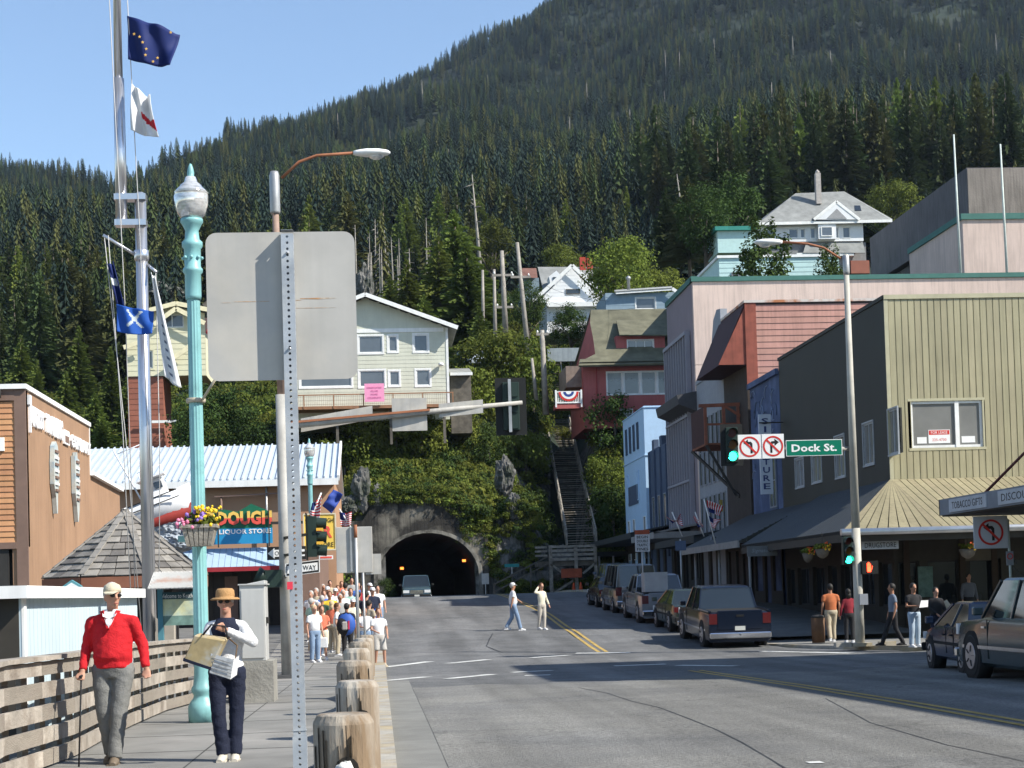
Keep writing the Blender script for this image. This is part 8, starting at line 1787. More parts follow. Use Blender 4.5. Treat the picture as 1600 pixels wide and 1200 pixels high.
def person(lab, loc, face=0.0, H=1.75, build=1.0, arms=None, legs=None, lean=(0, 0), head=(0, 0), skin=None, shirt=None, sleeve=1.0, trou=None, shorts=False, shoe=None, hat=None, hatm=None, hair=None, hairm=None, det=1, grp=None, skirt=False, belly=0.0, glasses=False, collar=None, woman=False, yaw=0.0):
    """local frame: faces -Y, feet at z = 0; the person turns by face about z"""
    o = thing('person', lab, 'person', loc, grp, rz=1e-6); o.rotation_euler = (0, 0, face); ORG[o.name] = (0, 0, 0)
    k = H / 1.75; sk = skin or mSkin; vox = .011 if det > 1 else .02; dec = None if det > 1 else .5
    hip = V((0, 0, .93)); lx_, ly_ = lean; ch = V((lx_ * .5, ly_ * .6, 1.22)); nk = V((lx_, ly_, 1.48)); hd = nk + V((head[0], head[1] - .02, .14)); sw = (.185 if not woman else .16) * build; hw_ = .1 * build
    A = arms or {}; Lg = legs or {}
    def arm(s): # s -1 right of the picture's left ... x sign
        sh = nk + V((s * sw, .0, -.09)); el, wr = A.get(s, ((s * .26, .02, 1.12), (s * .27, -.06, .88))); return [sh, V(el), V(wr)]
    def leg(s):
        kn, an = Lg.get(s, ((s * .1, -.02, .5), (s * .11, .02, .09))); return [V((s * hw_, 0, .9)), V(kn), V(an)]
    HQ = Matrix.Rotation(yaw, 3, 'Z'); ho = lambda x, y, z: hd + HQ @ V((x, y, z))
    # body
    m = MB(); sc = lambda pts: [p * k for p in pts]
    def torso(m, g=1.0, z0=.9, full=True):
        b = build * g
        m.tube(sc([V((0, 0, z0 - .04)), V((0, 0, z0 + .06)), hip.lerp(ch, .4) + V((0, -.02 * belly, 0)), ch, nk + V((0, 0, -.12)), nk + V((0, 0, -.03))]), [(k * .11 * b, k * .09 * b), (k * .16 * b, k * .115 * b), (k * (.15 - (.015 if woman else 0) + belly * .02) * b, k * (.11 + belly * .05) * b), (k * .165 * b, k * (.115 + belly * .02) * b), (k * .16 * b, k * .09 * b), (k * .07 * b, k * .06 * b)], 16, ref=(1, 0, 0))
    torso(m, .93)
    for s in (-1, 1): m.tube(sc([nk + V((s * .02, .01, -.04)), nk + V((s * sw * .95, 0, -.1))]), [k * .042, k * .038], 10)
    m.tube(sc([nk + V((0, 0, -.1)), ho(0, .015, -.04)]), [k * .062, k * .055], 12)
    m.ball(tuple((ho(0, .012, .045)) * k), (k * .079, k * .098, k * .108), n=18, k=14); m.tube(sc([ho(0, -.03, .02), ho(0, -.045, -.075)]), [k * .06, k * .035], 12); m.ball(tuple((ho(0, -.05, -.07)) * k), k * .026)
    m.tube(sc([ho(0, -.085, .035), ho(0, -.115, -.005)]), [k * .01, k * .018], 8)
    for s in (-1, 1): m.ball(tuple((ho(s * .077, .02, .01)) * k), (k * .01, k * .02, k * .032), n=8, k=6)
    m.tube(sc([ho(-.035, -.072, .055), ho(.035, -.072, .055)]), k * .014, 8)
    for s in (-1, 1):
        a = arm(s); limb(m, sc(a), [k * .044, k * .04, k * .028]); m.ball(tuple(a[0] * k + V((0, 0, -.01))), k * .045)
        d = (a[2] - a[1]).normalized(); pal = a[2] + d * .05; side = d.cross(V((0, 1, 0))); side = side.normalized() if side.length > .1 else V((1, 0, 0)); nrm_ = d.cross(side).normalized()
        m.tube(sc([a[2], a[2] + d * .04, pal + d * .04]), [(k * .024, k * .018), (k * .04, k * .016), (k * .038, k * .014)], 10, ref=side)
        fg = A.get('curl', .6)
        if det > 1:
            for i in range(4):
                b0 = pal + d * .035 + side * (-.03 + i * .02); L1 = (.034, .04, .037, .028)[i]; cd = (d + nrm_ * fg * A.get(('cs', s), 1)).normalized(); cd2 = (d * (1 - fg) + nrm_ * fg * 1.6 * A.get(('cs', s), 1)).normalized()
                m.tube(sc([b0 - d * .02, b0 + cd * L1, b0 + cd * L1 + cd2 * L1 * .9]), [k * .0095, k * .009, k * .0075], 7); m.ball(tuple((b0 + cd * L1 + cd2 * L1 * .9) * k), k * .0075, n=7, k=5)
            t0 = a[2] + d * .03 - side * .032; m.tube(sc([t0, t0 - side * .02 + d * .03, t0 - side * .015 + d * .06]), [k * .012, k * .011, k * .009], 7)
        else: m.tube(sc([pal + d * .03, pal + d * .09]), [(k * .036, k * .014), (k * .02, k * .012)], 8, ref=side)
        l = leg(s); limb(m, sc(l), [k * .085, k * .058, k * .04])
    body = remesh(m, 'body', sk, o, vox, 2, dec)
    # shoes
    for s in (-1, 1):
        an = leg(s)[2]; m = MB(); an = V((an.x, an.y, max(an.z, .07))); dz = an.z - .09
        m.tube(sc([an + V((0, .05, -.045)), an + V((0, -.02, -.04)), an + V((s * .01, -.11, -.055)), an + V((s * .015, -.19, -.065))]), [(k * .04, k * .035), (k * .048, k * .05), (k * .048, k * .035), (k * .03, k * .02)], 10, ref=(1, 0, 0)); m.tube(sc([an + V((0, 0, -.05)), an + V((0, 0, .03))]), [k * .05, k * .045], 10)
        m.box(*(c * k for c in (an.x - .045, an.y - .19, an.z - .09, an.x + .045, an.y + .085, an.z - .065))); m.build('shoe', shoe or mWhiteS, o)
    # trousers or shorts
    m = MB(); m.tube(sc([V((0, 0, .84)), V((0, 0, .92)), V((0, 0, 1.0)) + V((lx_ * .1, ly_ * .1, 0))]), [(k * .15 * build, k * .11 * build), (k * .175 * build, k * .13 * build), (k * .158 * build, k * (.12 + .02 * belly) * build)], 16, ref=(1, 0, 0))
    if skirt:
        m = MB(); m.tube(sc([V((0, 0, 1.0)), V((0, 0, .85)), V((0, 0, .5))]), [(k * .15, k * .11), (k * .19, k * .14), (k * .26, k * .2)], 18, ref=(1, 0, 0)); m.build('skirt', trou, o)
    else:
        for s in (-1, 1):
            l = leg(s); l = [l[0], l[1], l[2]] if not shorts else [l[0], l[0].lerp(l[1], .6), l[0].lerp(l[1], 1.0)]
            end = l[2] + V((0, 0, -.015)) if not shorts else l[2]
            mid = l[1].lerp(end, .5); rs_ = [k * .098 * build, k * .078 * build, k * .07 * build, k * .066 * build] if not shorts else [k * .108 * build, k * .1 * build, k * .098 * build, k * .1 * build]
            pts = [l[0] + V((0, 0, .02)), l[1], mid, end]; limb(m, sc(pts[:3]), rs_[:3]); m.tube(sc(pts[2:]), rs_[2:], 12)
            if det > 1:
                for q in range(7): t = q / 7; p = l[1].lerp(end, t) + V((s * .0, -.055, 0)); m.tube(sc([p + V((-.04, .01, .012 * (-1) ** q)), p + V((.04, .01, -.01 * (-1) ** q))]), k * .012, 6)
        remesh(m, 'shorts' if shorts else 'trousers', trou, o, vox * 1.1, 3, dec, .007 if det > 1 else 0)
    # shirt
    m = MB(); torso(m, 1.1, .93)
    for s in (-1, 1): m.tube(sc([nk + V((s * .03, .01, -.05)), nk + V((s * sw, 0, -.088))]), [k * .062, k * .058], 12)
    m.tube(sc([nk + V((0, 0, -.07)), nk + V((0, 0, .0))]), [(k * .09, k * .075), (k * .068, k * .062)], 14, ref=(1, 0, 0))
    for s in (-1, 1):
        a = arm(s); m.ball(tuple(a[0] * k), k * .06 * build)
        if sleeve >= 1: limb(m, sc([a[0], a[1]]), [k * .06 * build, k * .053 * build]); m.tube(sc([a[1], a[1].lerp(a[2], .97)]), [k * .053 * build, k * .042], 12)
        else: m.tube(sc([a[0], a[0].lerp(a[1], sleeve)]), [k * .07 * build, k * .064 * build], 12)
        if det > 1 and sleeve >= 1:
            for q in (.25, .55, .8): p = a[0].lerp(a[1], q); m.ball(tuple(p * k), (k * .056, k * .056, k * .02), n=10, k=6)
            for q in (.15, .4, .7): p = a[1].lerp(a[2], q); m.ball(tuple(p * k), (k * .052, k * .052, k * .018), n=10, k=6)
    if det > 1:
        m.tube(sc([V((0, 0, .935)), V((0, 0, .985))]), [(k * .17 * build, k * (.125 + .03 * belly) * build)] * 2, 16, ref=(1, 0, 0))
    remesh(m, 'shirt', shirt, o, vox * 1.1, 3, dec, .007 if det > 1 else 0)
    if hairm and hair != 'none':
        m = MB(); c = ho(0, .022, .055); lo = .8 if hair == 'long' else .5
        m.ball(tuple((c) * k), (k * .09, k * .106, k * .114), n=14, k=9); m.v = [(x, y if z > (hd.z + .02) * k or y > (hd.y + .0) * k else y * 1.0 + .05 * k, z) for x, y, z in m.v]; m.v = [(x, max(y, (hd.y - .05) * k), z) for x, y, z in m.v]
        if hair == 'long': m.tube(sc([ho(0, .04, .05), ho(0, .07, -.06), ho(0, .07, -.16)]), [(k * .08, k * .05), (k * .085, k * .05), (k * .06, k * .03)], 10, ref=(1, 0, 0))
        m.build('hair', hairm, o)
    if hat == 'cap':
        m = MB(); c = (ho(0, .012, .06)) * k; m.lathe([(k * .088, 0), (k * .09, k * .035), (k * .075, k * .075), (k * .04, k * .095), (0, k * .1)], tuple(c), 18); m.v = [(x, c.y + (y - c.y) * 1.12, z) for x, y, z in m.v]
        m.tube([c + V((0, -.06 * k, .012 * k)), c + V((0, -.115 * k, .004 * k)), c + V((0, -.16 * k, -.012 * k))], [(k * .078, k * .008), (k * .07, k * .007), (k * .04, k * .006)], 14, ref=(1, 0, 0)); m.build('cap', hatm, o)
    if hat == 'brim':
        c = (ho(0, .012, .065)) * k; m = MB(); m.lathe([(k * .15, -k * .015), (k * .155, -k * .005), (k * .13, k * .01), (k * .1, k * .012), (k * .1, k * .03), (k * .095, k * .085), (k * .075, k * .105), (0, k * .11)], tuple(c), 22); m.v = [(x, c.y + (y - c.y) * 1.1, z) for x, y, z in m.v]; m.build('hat', hatm, o)
        MB().lathe([(k * .101, k * .015), (k * .101, k * .035)], tuple(c), 20).build('hat_band', M('hat_band_tan', (.25, .13, .05), .8), o)
    if glasses:
        m = MB()
        for s in (-1, 1): c = (ho(s * .033, -.088, .033)) * k; m.ball(tuple(c), (k * .027, k * .008, k * .019), n=10, k=6); m.bar(c + V((s * .02 * k, 0, .005)), (ho(s * .08, .01, .03)) * k, .004)
        m.build('sunglasses', mBlackS, o)
    elif det > 1:
        for s in (-1, 1): c = (ho(s * .03, -.082, .032)) * k; MB().ball(tuple(c), (k * .011, k * .006, k * .006), n=8, k=5).build('eye', mBlackS, o)
    if det > 1: c = (ho(0, -.094, -.045)) * k; MB().ball(tuple(c), (k * .023, k * .008, k * .006), n=10, k=5).build('mouth', M('lips', (.4, .12, .1), .6), o)
    if collar: c = (nk + V((0, -.0, .0))) * k; MB().lathe([(k * .075, -k * .03), (k * .07, k * .025)], tuple(c), 16).build('collar', collar, o)
    return o, dict(k=k, nk=nk, hd=hd, ch=ch)
def cloth(n, c, v=.1): return M(n, c, .85, v, 6, .4, 60, streak=0)
Wc = cloth('white_cotton', (.68, .68, .68), .05); Bj = cloth('blue_jeans', (.20, .28, .40)); Kh = cloth('khaki', (.42, .36, .26)); Bk = cloth('black_cloth', (.02, .02, .022)); Nv = cloth('navy_cloth', (.012, .016, .035)); Rd = cloth('red_sweater', (.50, .012, .018), .08); Gy = cloth('grey_trousers', (.165, .165, .155))
hG, hB, hBr, hBl = M('grey_hair', (.42, .4, .37), .8, .15, 20), M('black_hair', (.02, .018, .015), .6, .1), M('brown_hair', (.10, .045, .02), .7, .15), M('blond_hair', (.55, .42, .25), .8, .15)
# man in the red sweater, with a cane, looking to his left (viewer's right)
p = G(180, 1192, .12); o, I = person('man in red sweater, beige cap and sunglasses walking with a black cane', (p.x, p.y, p.z), -.05, 1.76, 1.08, arms={-1: ((-.26, .04, 1.16), (-.28, -.10, .92)), 1: ((.28, .05, 1.17), (.33, -.02, .93)), 'curl': .9, ('cs', -1): 1}, legs={-1: ((-.085, -.04, .5), (-.04, .04, .1)), 1: ((.07, -.1, .5), (.03, -.16, .08))}, shirt=Rd, trou=Gy, shoe=M('brown_shoe', (.13, .1, .07), .6, .2), hat='cap', hatm=cloth('beige_cap', (.55, .49, .36), .05), hairm=hG, hair='short', det=2, belly=.6, glasses=True, head=(.02, -.02), yaw=.55)
k = I['k']; nk = I['nk']; M_ = Matrix
MB().add([tuple((nk + V(q)) * k) for q in ((-.07, -.10, .015), (.07, -.10, .015), (.028, -.158, -.1), (.0, -.168, -.15), (-.028, -.158, -.1))], [(0, 4, 3, 2, 1)]).build('undershirt', Wc, o)
for s in (-1, 1): MB().hexa([tuple((nk + V(q)) * k) for q in ((s * .0, -.175, -.15), (s * .02, -.172, -.15), (s * .02, -.155, -.15), (0, -.155, -.15), (s * .065, -.108, .03), (s * .105, -.085, .02), (s * .1, -.06, .02), (s * .06, -.09, .03))]).build('sweater_neckline', Rd, o)
for s in (-1, 1): MB().hexa([tuple((nk + V(q)) * k) for q in ((s * .01, -.135, -.05), (s * .06, -.15, -.03), (s * .06, -.14, -.03), (s * .01, -.12, -.05), (s * .03, -.085, .04), (s * .08, -.07, .035), (s * .08, -.06, .03), (s * .03, -.075, .04))]).build('collar', Wc, o)
tag(MB().tube([(p.x - .285 * k, p.y - .16, p.z + .86 * k), (p.x - .30 * k, p.y - .3, p.z)], .009, 8).tube([(p.x - .285 * k, p.y - .10, p.z + .875 * k), (p.x - .285 * k, p.y - .22, p.z + .87 * k)], .013, 8).build('walking_cane', Bk, org=(p.x - .3 * k, p.y - .3, p.z)), 'thin black walking cane in the right hand of the man in red', 'cane')
# woman in the straw hat reading a map
p = G(358, 1188, .12); o, I = person('woman in tan brimmed hat, white top and navy trousers with bag and papers', (p.x, p.y, p.z), -.05, 1.66, 1.02, arms={-1: ((-.25, -.05, 1.14), (-.10, -.27, 1.13)), 1: ((.29, -.08, 1.22), (.03, -.24, 1.36)), 'curl': .8}, legs={-1: ((-.09, -.07, .5), (-.05, -.08, .08)), 1: ((.09, .0, .5), (.07, -.03, .08))}, shirt=Wc, trou=Nv, shoe=M('beige_sneaker', (.5, .46, .38), .7, .1), hat='brim', hatm=cloth('tan_hat', (.42, .24, .10), .1), hairm=hG, hair='short', det=2, woman=True, glasses=True)
k = I['k']; nk = I['nk']
m = MB(); m.tube([(nk + V(q)) * k for q in ((0, 0, -.2), (0, 0, -.1), (0, 0, .005))], [(k * .165, k * .125), (k * .175, k * .118), (k * .085, k * .078)], 18, ref=(1, 0, 0)); m.build('navy_shawl', Nv, o)
def at(o_, x, y, z): return (p.x + x * k, p.y + y * k, p.z + z * k)
mBag = M('straw_bag', (.40, .31, .16), .8, .15, 12, c2=(.38, .36, .30), c2s=5); bag = thing('handbag', 'boxy straw handbag held at the chest of the woman in the hat', 'bag', at(o, -.1, -.33, 1.1))
MB().hexa([at(o, *q) for q in ((-.40, -.36, 1.08), (-.13, -.42, .98), (-.08, -.30, 1.0), (-.35, -.24, 1.1), (-.29, -.38, 1.32), (.02, -.44, 1.26), (.06, -.31, 1.28), (-.25, -.26, 1.34))]).build('bag_body', mBag, bag, bevel=.01); MB().hexa([at(o, *q) for q in ((-.41, -.365, 1.06), (-.13, -.425, .96), (-.13, -.30, .98), (-.36, -.24, 1.08), (-.405, -.365, 1.09), (-.125, -.425, .99), (-.08, -.30, 1.01), (-.35, -.24, 1.11))]).build('bag_base', Nv, bag)
for dy in (-.06, .02): MB().tube([at(o, -.2, -.36 + dy, 1.32), at(o, -.12, -.3 + dy, 1.42), at(o, .02, -.3 + dy, 1.40), at(o, .05, -.34 + dy, 1.27)], .008, 6).build('bag_strap', Bk, bag)
MB().tube([at(o, .02, -.27, 1.30), at(o, .14, -.33, 1.2), at(o, .12, -.36, 1.06), at(o, -.02, -.38, 1.04)], .008, 6).build('bag_strap', M('leather_strap', (.12, .07, .03), .6), bag)
mPap = M('newsprint', (.55, .56, .56), .7, .06, 8, c2=(.36, .37, .38), c2s=18); nwp = thing('newspaper', 'folded grey newspaper held low by the woman in the hat', 'newspaper', at(o, -.05, -.4, 1.0))
MB().hexa([at(o, *q) for q in ((-.14, -.40, .93), (.07, -.42, .86), (.07, -.41, .86), (-.14, -.385, .93), (-.12, -.42, 1.13), (.11, -.44, 1.06), (.11, -.43, 1.06), (-.12, -.41, 1.13))]).build('page', mPap, nwp); MB().hexa([at(o, *q) for q in ((.07, -.42, .86), (.13, -.36, .90), (.13, -.35, .9), (.07, -.41, .86), (.11, -.44, 1.06), (.16, -.37, 1.1), (.16, -.36, 1.1), (.11, -.43, 1.06))]).build('page', Wc, nwp)
for q in range(5): MB().hexa([at(o, -.11, -.425, 1.08 - q * .035), at(o, .08, -.443, 1.02 - q * .035), at(o, .08, -.44, 1.02 - q * .035), at(o, -.11, -.42, 1.08 - q * .035), at(o, -.11, -.425, 1.088 - q * .035), at(o, .08, -.443, 1.028 - q * .035), at(o, .08, -.44, 1.028 - q * .035), at(o, -.11, -.42, 1.088 - q * .035)]).build('print_line', M('print_grey', (.2, .2, .2), .8), nwp)
# couple crossing the street
yx_ = 61.5; p = V((XY(801, yx_), yx_, gz(yx_)))
person('man in white polo, white cap and jeans striding across the street', tuple(p), pi / 2 + .15, 1.76, 1.05, arms={-1: ((-.24, .06, 1.14), (-.26, .12, .92)), 1: ((.24, -.14, 1.2), (.22, -.4, 1.02))}, legs={-1: ((-.1, -.14, .52), (-.1, -.24, .09)), 1: ((.1, .02, .5), (.1, .26, .14))}, shirt=Wc, sleeve=.65, trou=Bj, shoe=Wc, hat='cap', hatm=Wc, hairm=hG, skin=mSkinT, det=1, belly=.6)
p = V((XY(846, yx_), yx_, gz(yx_)))
person('woman in cream jacket and pale trousers crossing, one hand raised to her hair', tuple(p), .5, 1.72, .92, arms={-1: ((-.3, -.02, 1.42), (-.12, .02, 1.62)), 1: ((.26, .06, 1.16), (.31, -.02, .94))}, legs={-1: ((-.08, .05, .5), (-.08, .12, .12)), 1: ((.07, -.06, .5), (.05, -.05, .09))}, shirt=cloth('cream_jacket', (.66, .62, .48), .04), trou=cloth('stone_trousers', (.46, .42, .36), .05), shoe=Wc, hairm=hBr, hair='long', woman=True)
# man at the kerb by the last bollards, white t-shirt and grey shorts, walking out on to the road
yk_ = 46.5; p = V((XY(590, yk_), yk_, gz(yk_)))
person('boyish man in white t-shirt and pale shorts stepping off the kerb', tuple(p), .3, 1.62, 1.0, arms={-1: ((-.24, -.04, 1.14), (-.12, -.22, 1.06)), 1: ((.27, .04, 1.12), (.22, -.18, .93))}, legs={-1: ((-.1, -.05, .5), (-.1, .08, .1)), 1: ((.13, -.1, .5), (.16, -.04, .09))}, shirt=Wc, sleeve=.6, trou=cloth('stone_shorts', (.42, .40, .37), .05), shorts=True, shoe=Kh, hairm=hBr, hair='short', skin=mSkin)
bk_ = None
# people on the right corner
def rp_(px, pyb, y=None, up=.12): 
    q = G(px, pyb, up); return (q.x, q.y, q.z)
person('man in orange shirt and khaki trousers walking away on the shaded pavement', rp_(1300, 1003), pi, 1.76, 1.05, shirt=cloth('orange_shirt', (.42, .13, .05)), sleeve=.6, trou=Kh, shoe=Wc, hairm=hB, hair='short', skin=mSkinT, legs={-1: ((-.09, -.1, .5), (-.1, -.12, .09)), 1: ((.09, .02, .5), (.09, .16, .12))})
person('woman with a dark red backpack walking away beside the corner pole', rp_(1328, 1004), pi, 1.6, .95, shirt=cloth('dark_red_top', (.22, .02, .03)), trou=Bk, shoe=Wc, hairm=hB, hair='long', woman=True)
person('man in blue grey shirt striding left past the drugstore window', rp_(1397, 1010), -pi / 2, 1.76, .95, shirt=cloth('blue_grey_shirt', (.15, .18, .23)), sleeve=.6, trou=Bk, shoe=Bk, hairm=hB, hair='short', skin=mSkinT, legs={-1: ((-.09, -.16, .52), (-.1, -.3, .12)), 1: ((.09, .04, .5), (.09, .24, .12))})
q = rp_(1430, 1011); o, I = person('man in black shirt and light jeans reading a paper in the sun', q, .35, 1.76, 1.05, arms={-1: ((-.25, .0, 1.14), (-.1, -.24, 1.14)), 1: ((.25, -.02, 1.14), (.14, -.28, 1.2))}, shirt=Bk, sleeve=.6, trou=cloth('light_jeans', (.36, .44, .52), .08), shoe=Wc, hairm=hB, hair='short', skin=mSkinT)
tag(MB().hexa([(q[0] + a, q[1] + b, q[2] + c) for a, b, c in ((.02, -.42, 1.1), (.36, -.36, 1.12), (.36, -.35, 1.12), (.02, -.41, 1.1), (.1, -.36, 1.3), (.4, -.3, 1.3), (.4, -.29, 1.3), (.1, -.35, 1.3))]).build('newspaper', Wc, org=(q[0], q[1] - .4, q[2] + 1.1)), 'white open paper in the hands of the man in black', 'newspaper')
q = rp_(1465, 1013); o, I = person('woman in black with a tan jacket over her arm beside the reading man', q, .2, 1.64, 1.1, arms={-1: ((-.24, -.06, 1.16), (-.1, -.2, 1.0)), 1: ((.26, -.04, 1.16), (.2, -.24, 1.05))}, shirt=Bk, trou=Nv, shoe=Bk, hairm=hB, hair='short', woman=True)
MB().tube([(.2, -.16, 1.3), (.28, -.2, 1.12), (.3, -.2, .95)], [(.05, .03), (.09, .04), (.05, .03)], 10).build('tan_jacket', Kh, o)
q = HY(1522, 960, 54.5); person('person in grey standing inside the dark drugstore doorway', (q.x, 54.9, gz(54.9) + .12), .1, 1.74, 1.05, shirt=cloth('dim_grey', (.12, .13, .15)), trou=Bk, shoe=Bk, hairm=hB, hair='short')
# the crowd on the left pavement
Cm = dict(w=Wc, y=cloth('yellow_shirt', (.70, .48, .04)), dg=cloth('dark_green_shirt', (.03, .07, .05)), o=cloth('coral_top', (.65, .16, .09)), n=Nv, b=cloth('blue_shirt', (.05, .12, .38)), mt=cloth('mint_shirt', (.35, .55, .45)), k=Kh, g=cloth('grey_shirt', (.3, .3, .29)), cr=cloth('cream_shirt', (.6, .57, .45)), r=cloth('deep_red_shirt', (.4, .03, .04)), bk=Bk)
protoP = {}
def cperson(lab, px, y, Hh, shirt, trou=None, hair=hB, hat=None, hatm=None, face=.0, kind=0, skin=None, shorts=False, woman=False, dx=0, up=.12):
    x = XY(px, y) + dx; z = gz(y) + up
    key = (kind, hat, shorts, woman)
    if key not in protoP:
        ar = [{}, {-1: ((-.24, -.04, 1.14), (-.14, -.24, 1.1)), 1: ((.24, -.03, 1.14), (.14, -.24, 1.12))}, {-1: ((-.25, .02, 1.13), (-.26, -.05, .9)), 1: ((.28, -.1, 1.3), (.14, -.22, 1.48))}][kind]
        o, _ = person(lab, (x, y, z), face, 1.7, 1.05, arms=ar, shirt=shirt, sleeve=.6, trou=trou or Kh, shorts=shorts, shoe=Wc, hairm=hair, hair='long' if woman else 'short', hat=hat, hatm=hatm or Wc, skin=skin or mSkin, grp='sightseers crowding the left pavement', belly=.4, woman=woman); o.scale = (Hh / 1.7,) * 3; protoP[key] = o
        return o
    return dup(protoP[key], (x, y, z), face, lab, 'sightseers crowding the left pavement', Hh / 1.7, {'shirt': shirt, 'trousers': trou or Kh, 'shorts': trou or Kh, 'hair': hair, 'body': skin or mSkin, 'cap': hatm or Wc})
crowd = [
 ('child with blond hair in white t-shirt and jeans, front left of the crowd', 490, 48.0, 1.62, 'w', Bj, hBl, None, .6, 0, False, False),
 ('woman in coral top and cream shorts, second from the left in front', 502, 49.0, 1.58, 'o', Cm['cr'], hBr, None, .2, 1, True, True),
 ('man in dark green shirt seen from behind in the crowd', 503, 53.5, 1.72, 'dg', Kh, hG, None, 2.9, 0, False, False),
 ('man in mint shirt at the left edge of the crowd', 486, 52.5, 1.7, 'mt', Kh, hG, None, 2.2, 0, False, False),
 ('man in yellow shirt in the middle of the crowd', 515, 55.5, 1.74, 'y', Kh, hBr, None, .1, 0, False, False),
 ('bald man in grey shirt right of the yellow shirt', 531, 54.5, 1.7, 'g', Kh, hG, None, .3, 0, False, False),
 ('woman in white hooded top behind the big backpack', 526, 51.0, 1.6, 'w', Kh, hBr, None, 1.5, 0, False, True),
 ('dark shirted person carrying the big blue backpack', 541, 49.5, 1.62, 'n', Bk, hB, None, pi, 0, False, False),
 ('person in cream shirt with pale cap in the middle', 551, 53.0, 1.62, 'cr', Kh, hB, 'cap', .3, 1, False, False),
 ('tall man in navy shirt near the thin grey posts', 572, 53.5, 1.82, 'n', Bj, hB, None, 2.5, 0, False, False),
 ('man in navy jacket with white cap right of the posts', 582, 56.5, 1.78, 'n', Bj, hB, 'cap', .4, 0, False, False),
 ('man in white shirt with arms folded behind the sign post', 569, 48.5, 1.5, 'w', Bj, hB, None, .3, 1, False, False),
 ('man in white cap and white shirt, upper left of the crowd', 512, 60.0, 1.72, 'w', Kh, hG, 'cap', .1, 0, False, False),
 ('person in khaki shirt at the shopfront corner', 494, 58.5, 1.72, 'k', Bj, hG, None, -.4, 0, False, False),
 ('person with white cap behind the yellow shirt', 524, 59.0, 1.68, 'w', Kh, hG, 'cap', .3, 1, False, False),
 ('tall person in white at the back centre of the crowd', 540, 62.0, 1.8, 'w', Kh, hB, None, 2.8, 2, False, False),
 ('woman in dull red top at the back of the crowd', 528, 64.0, 1.66, 'r', Bj, hBr, None, .1, 0, False, True),
 ('grey haired person in cream at the back left', 505, 64.5, 1.7, 'cr', Kh, hG, None, .4, 0, False, False),
 ('person in blue shirt at the back right near the sign', 560, 64.0, 1.76, 'b', Kh, hB, None, .2, 0, False, False),
 ('person in deep red shirt behind the two sign backs', 566, 60.5, 1.74, 'r', Kh, hB, None, .2, 0, False, False),
 ('man in white shirt and cap right of the thin posts at the back', 578, 62.5, 1.76, 'w', Kh, hB, 'cap', .5, 2, False, False),
 ('person in khaki at the far back by the shop wall', 516, 68.0, 1.72, 'k', Bj, hB, None, .2, 0, False, False),
 ('woman in coral at the far back of the crowd', 534, 69.0, 1.64, 'o', Bj, hBr, None, .2, 0, False, True),
 ('person in grey at the far back right', 550, 70.0, 1.74, 'g', Bj, hB, None, .2, 0, False, False),
 ('person in black at the far back, by the blue flag', 508, 70.5, 1.74, 'bk', Bj, hB, None, .2, 0, False, False),
]
for (lab, px, y, Hh, sh_, tr, hr, ht, fc, kd, so, wo) in crowd: cperson(lab, px, y, Hh, Cm[sh_], tr, hr, ht, None, fc, kd, mSkinT if px % 2 else mSkin, so, wo)
for i, (px, y, Hh, c_, hr, fc, kd, wo) in enumerate(((497, 51.0, 1.64, 'cr', hG, .8, 0, False), (518, 52.5, 1.6, 'o', hBl, 2.6, 0, True), (536, 57.0, 1.7, 'w', hG, .3, 1, False), (560, 55.5, 1.7, 'bk', hB, 2.9, 0, False), (548, 58.5, 1.68, 'mt', hBr, .1, 0, True), (486, 56.5, 1.72, 'w', hG, -.3, 0, False), (576, 51.0, 1.66, 'k', hB, 2.4, 0, False), (506, 57.0, 1.7, 'b', hBr, .2, 0, False), (590, 59.5, 1.72, 'w', hB, .2, 0, False))):
    cperson(('elderly person in cream shirt just behind the front row', 'woman in coral shirt turned away behind the backpack', 'person in white with folded arms behind the bald man', 'person in black seen from behind near the sign post', 'woman in mint green in the middle back of the crowd', 'grey haired person in white at the far left edge', 'person in khaki shirt between the posts and the kerb', 'person in blue shirt behind the yellow shirt', 'person in white nearest the kerb at the back')[i], px, y, Hh, Cm[c_], Kh if i % 2 else Bj, hr, None, None, fc, kd, mSkin, False, wo)
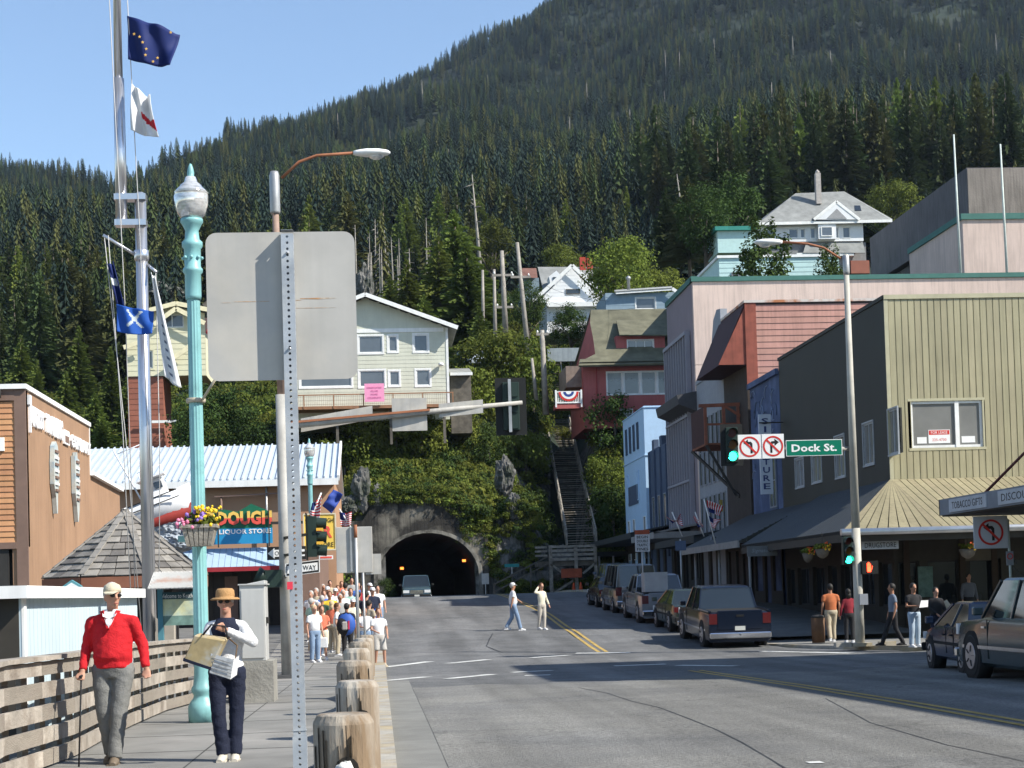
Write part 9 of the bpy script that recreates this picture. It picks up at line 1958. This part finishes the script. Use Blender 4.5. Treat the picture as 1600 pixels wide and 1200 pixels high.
# backpacks
mPk = M('backpack_blue', (.03, .09, .35), .6, .1); x, y = XY(540, 49.2), 49.2; bp_ = thing('backpack', 'big round blue and black backpack with grey and red pockets in the crowd', 'backpack', (x, y, gz(y) + .95)); z = gz(y) + 1.15
m = MB(); m.ball((x, y, z), (.27, .17, .33), n=16, k=12); m.build('pack_body', mPk, bp_); MB().ball((x - .08, y - .03, z - .05), (.21, .17, .28), n=14, k=10).build('side_panel', Bk, bp_); MB().box(x - .13, y - .22, z - .17, x + .04, y - .12, z + .08).build('front_pocket', M('pocket_grey', (.35, .33, .3), .7), bp_, bevel=.03); MB().box(x + .05, y - .215, z - .15, x + .1, y - .12, z + .1).build('red_strap', M('strap_red', (.5, .04, .08), .6), bp_); MB().tube([(x - .08, y - .05, z + .3), (x, y - .05, z + .37), (x + .08, y - .05, z + .3)], .015, 6).build('pack_handle', Bk, bp_)
x, y = XY(587, 53.0), 53.0; tag(MB().hexa([(x - .14, y - .02, gz(y) + .95), (x + .14, y - .02, gz(y) + .9), (x + .14, y + .06, gz(y) + .9), (x - .14, y + .06, gz(y) + .95), (x - .08, y - .02, gz(y) + 1.4), (x + .08, y - .02, gz(y) + 1.45), (x + .08, y + .06, gz(y) + 1.45), (x - .08, y + .06, gz(y) + 1.4)]).build('tote_bag', M('bright_blue_bag', (.02, .12, .55), .5, .1), org=(x, y, gz(y) + .9), bevel=.03), 'bright blue sling bag at the right side of the crowd', 'bag')
x, y = XY(502, 48.6), 48.6; tag(MB().hexa([(x - .16, y - .05, gz(y) + .5), (x + .16, y - .05, gz(y) + .5), (x + .16, y + .03, gz(y) + .5), (x - .16, y + .03, gz(y) + .5), (x - .12, y - .05, gz(y) + .8), (x + .14, y - .05, gz(y) + .8), (x + .14, y + .03, gz(y) + .8), (x - .12, y + .03, gz(y) + .8)]).build('shopping_bag', Wc, org=(x, y, gz(y) + .5), bevel=.02), 'white shopping bag held low beside the coral top woman', 'bag')

bpy.data.scenes.remove(WS)
# ------------------------------------------------------------------ thin air over the valley
hm = bpy.data.materials.new('haze_air'); hm.use_nodes = True; hn = hm.node_tree.nodes; hn.remove(hn['Principled BSDF'])
pv = hn.new('ShaderNodeVolumePrincipled'); pv.inputs['Color'].default_value = (.62, .78, 1, 1); pv.inputs['Density'].default_value = .00006; pv.inputs['Anisotropy'].default_value = .2
hm.node_tree.links.new(pv.outputs[0], hn['Material Output'].inputs['Volume'])
MB().box(-3050, -640, -4, 3050, 2300, 900).build('haze', hm, kind='stuff'); tag(bpy.data.objects['haze'], 'thin pale summer haze in front of the far mountain', 'haze')
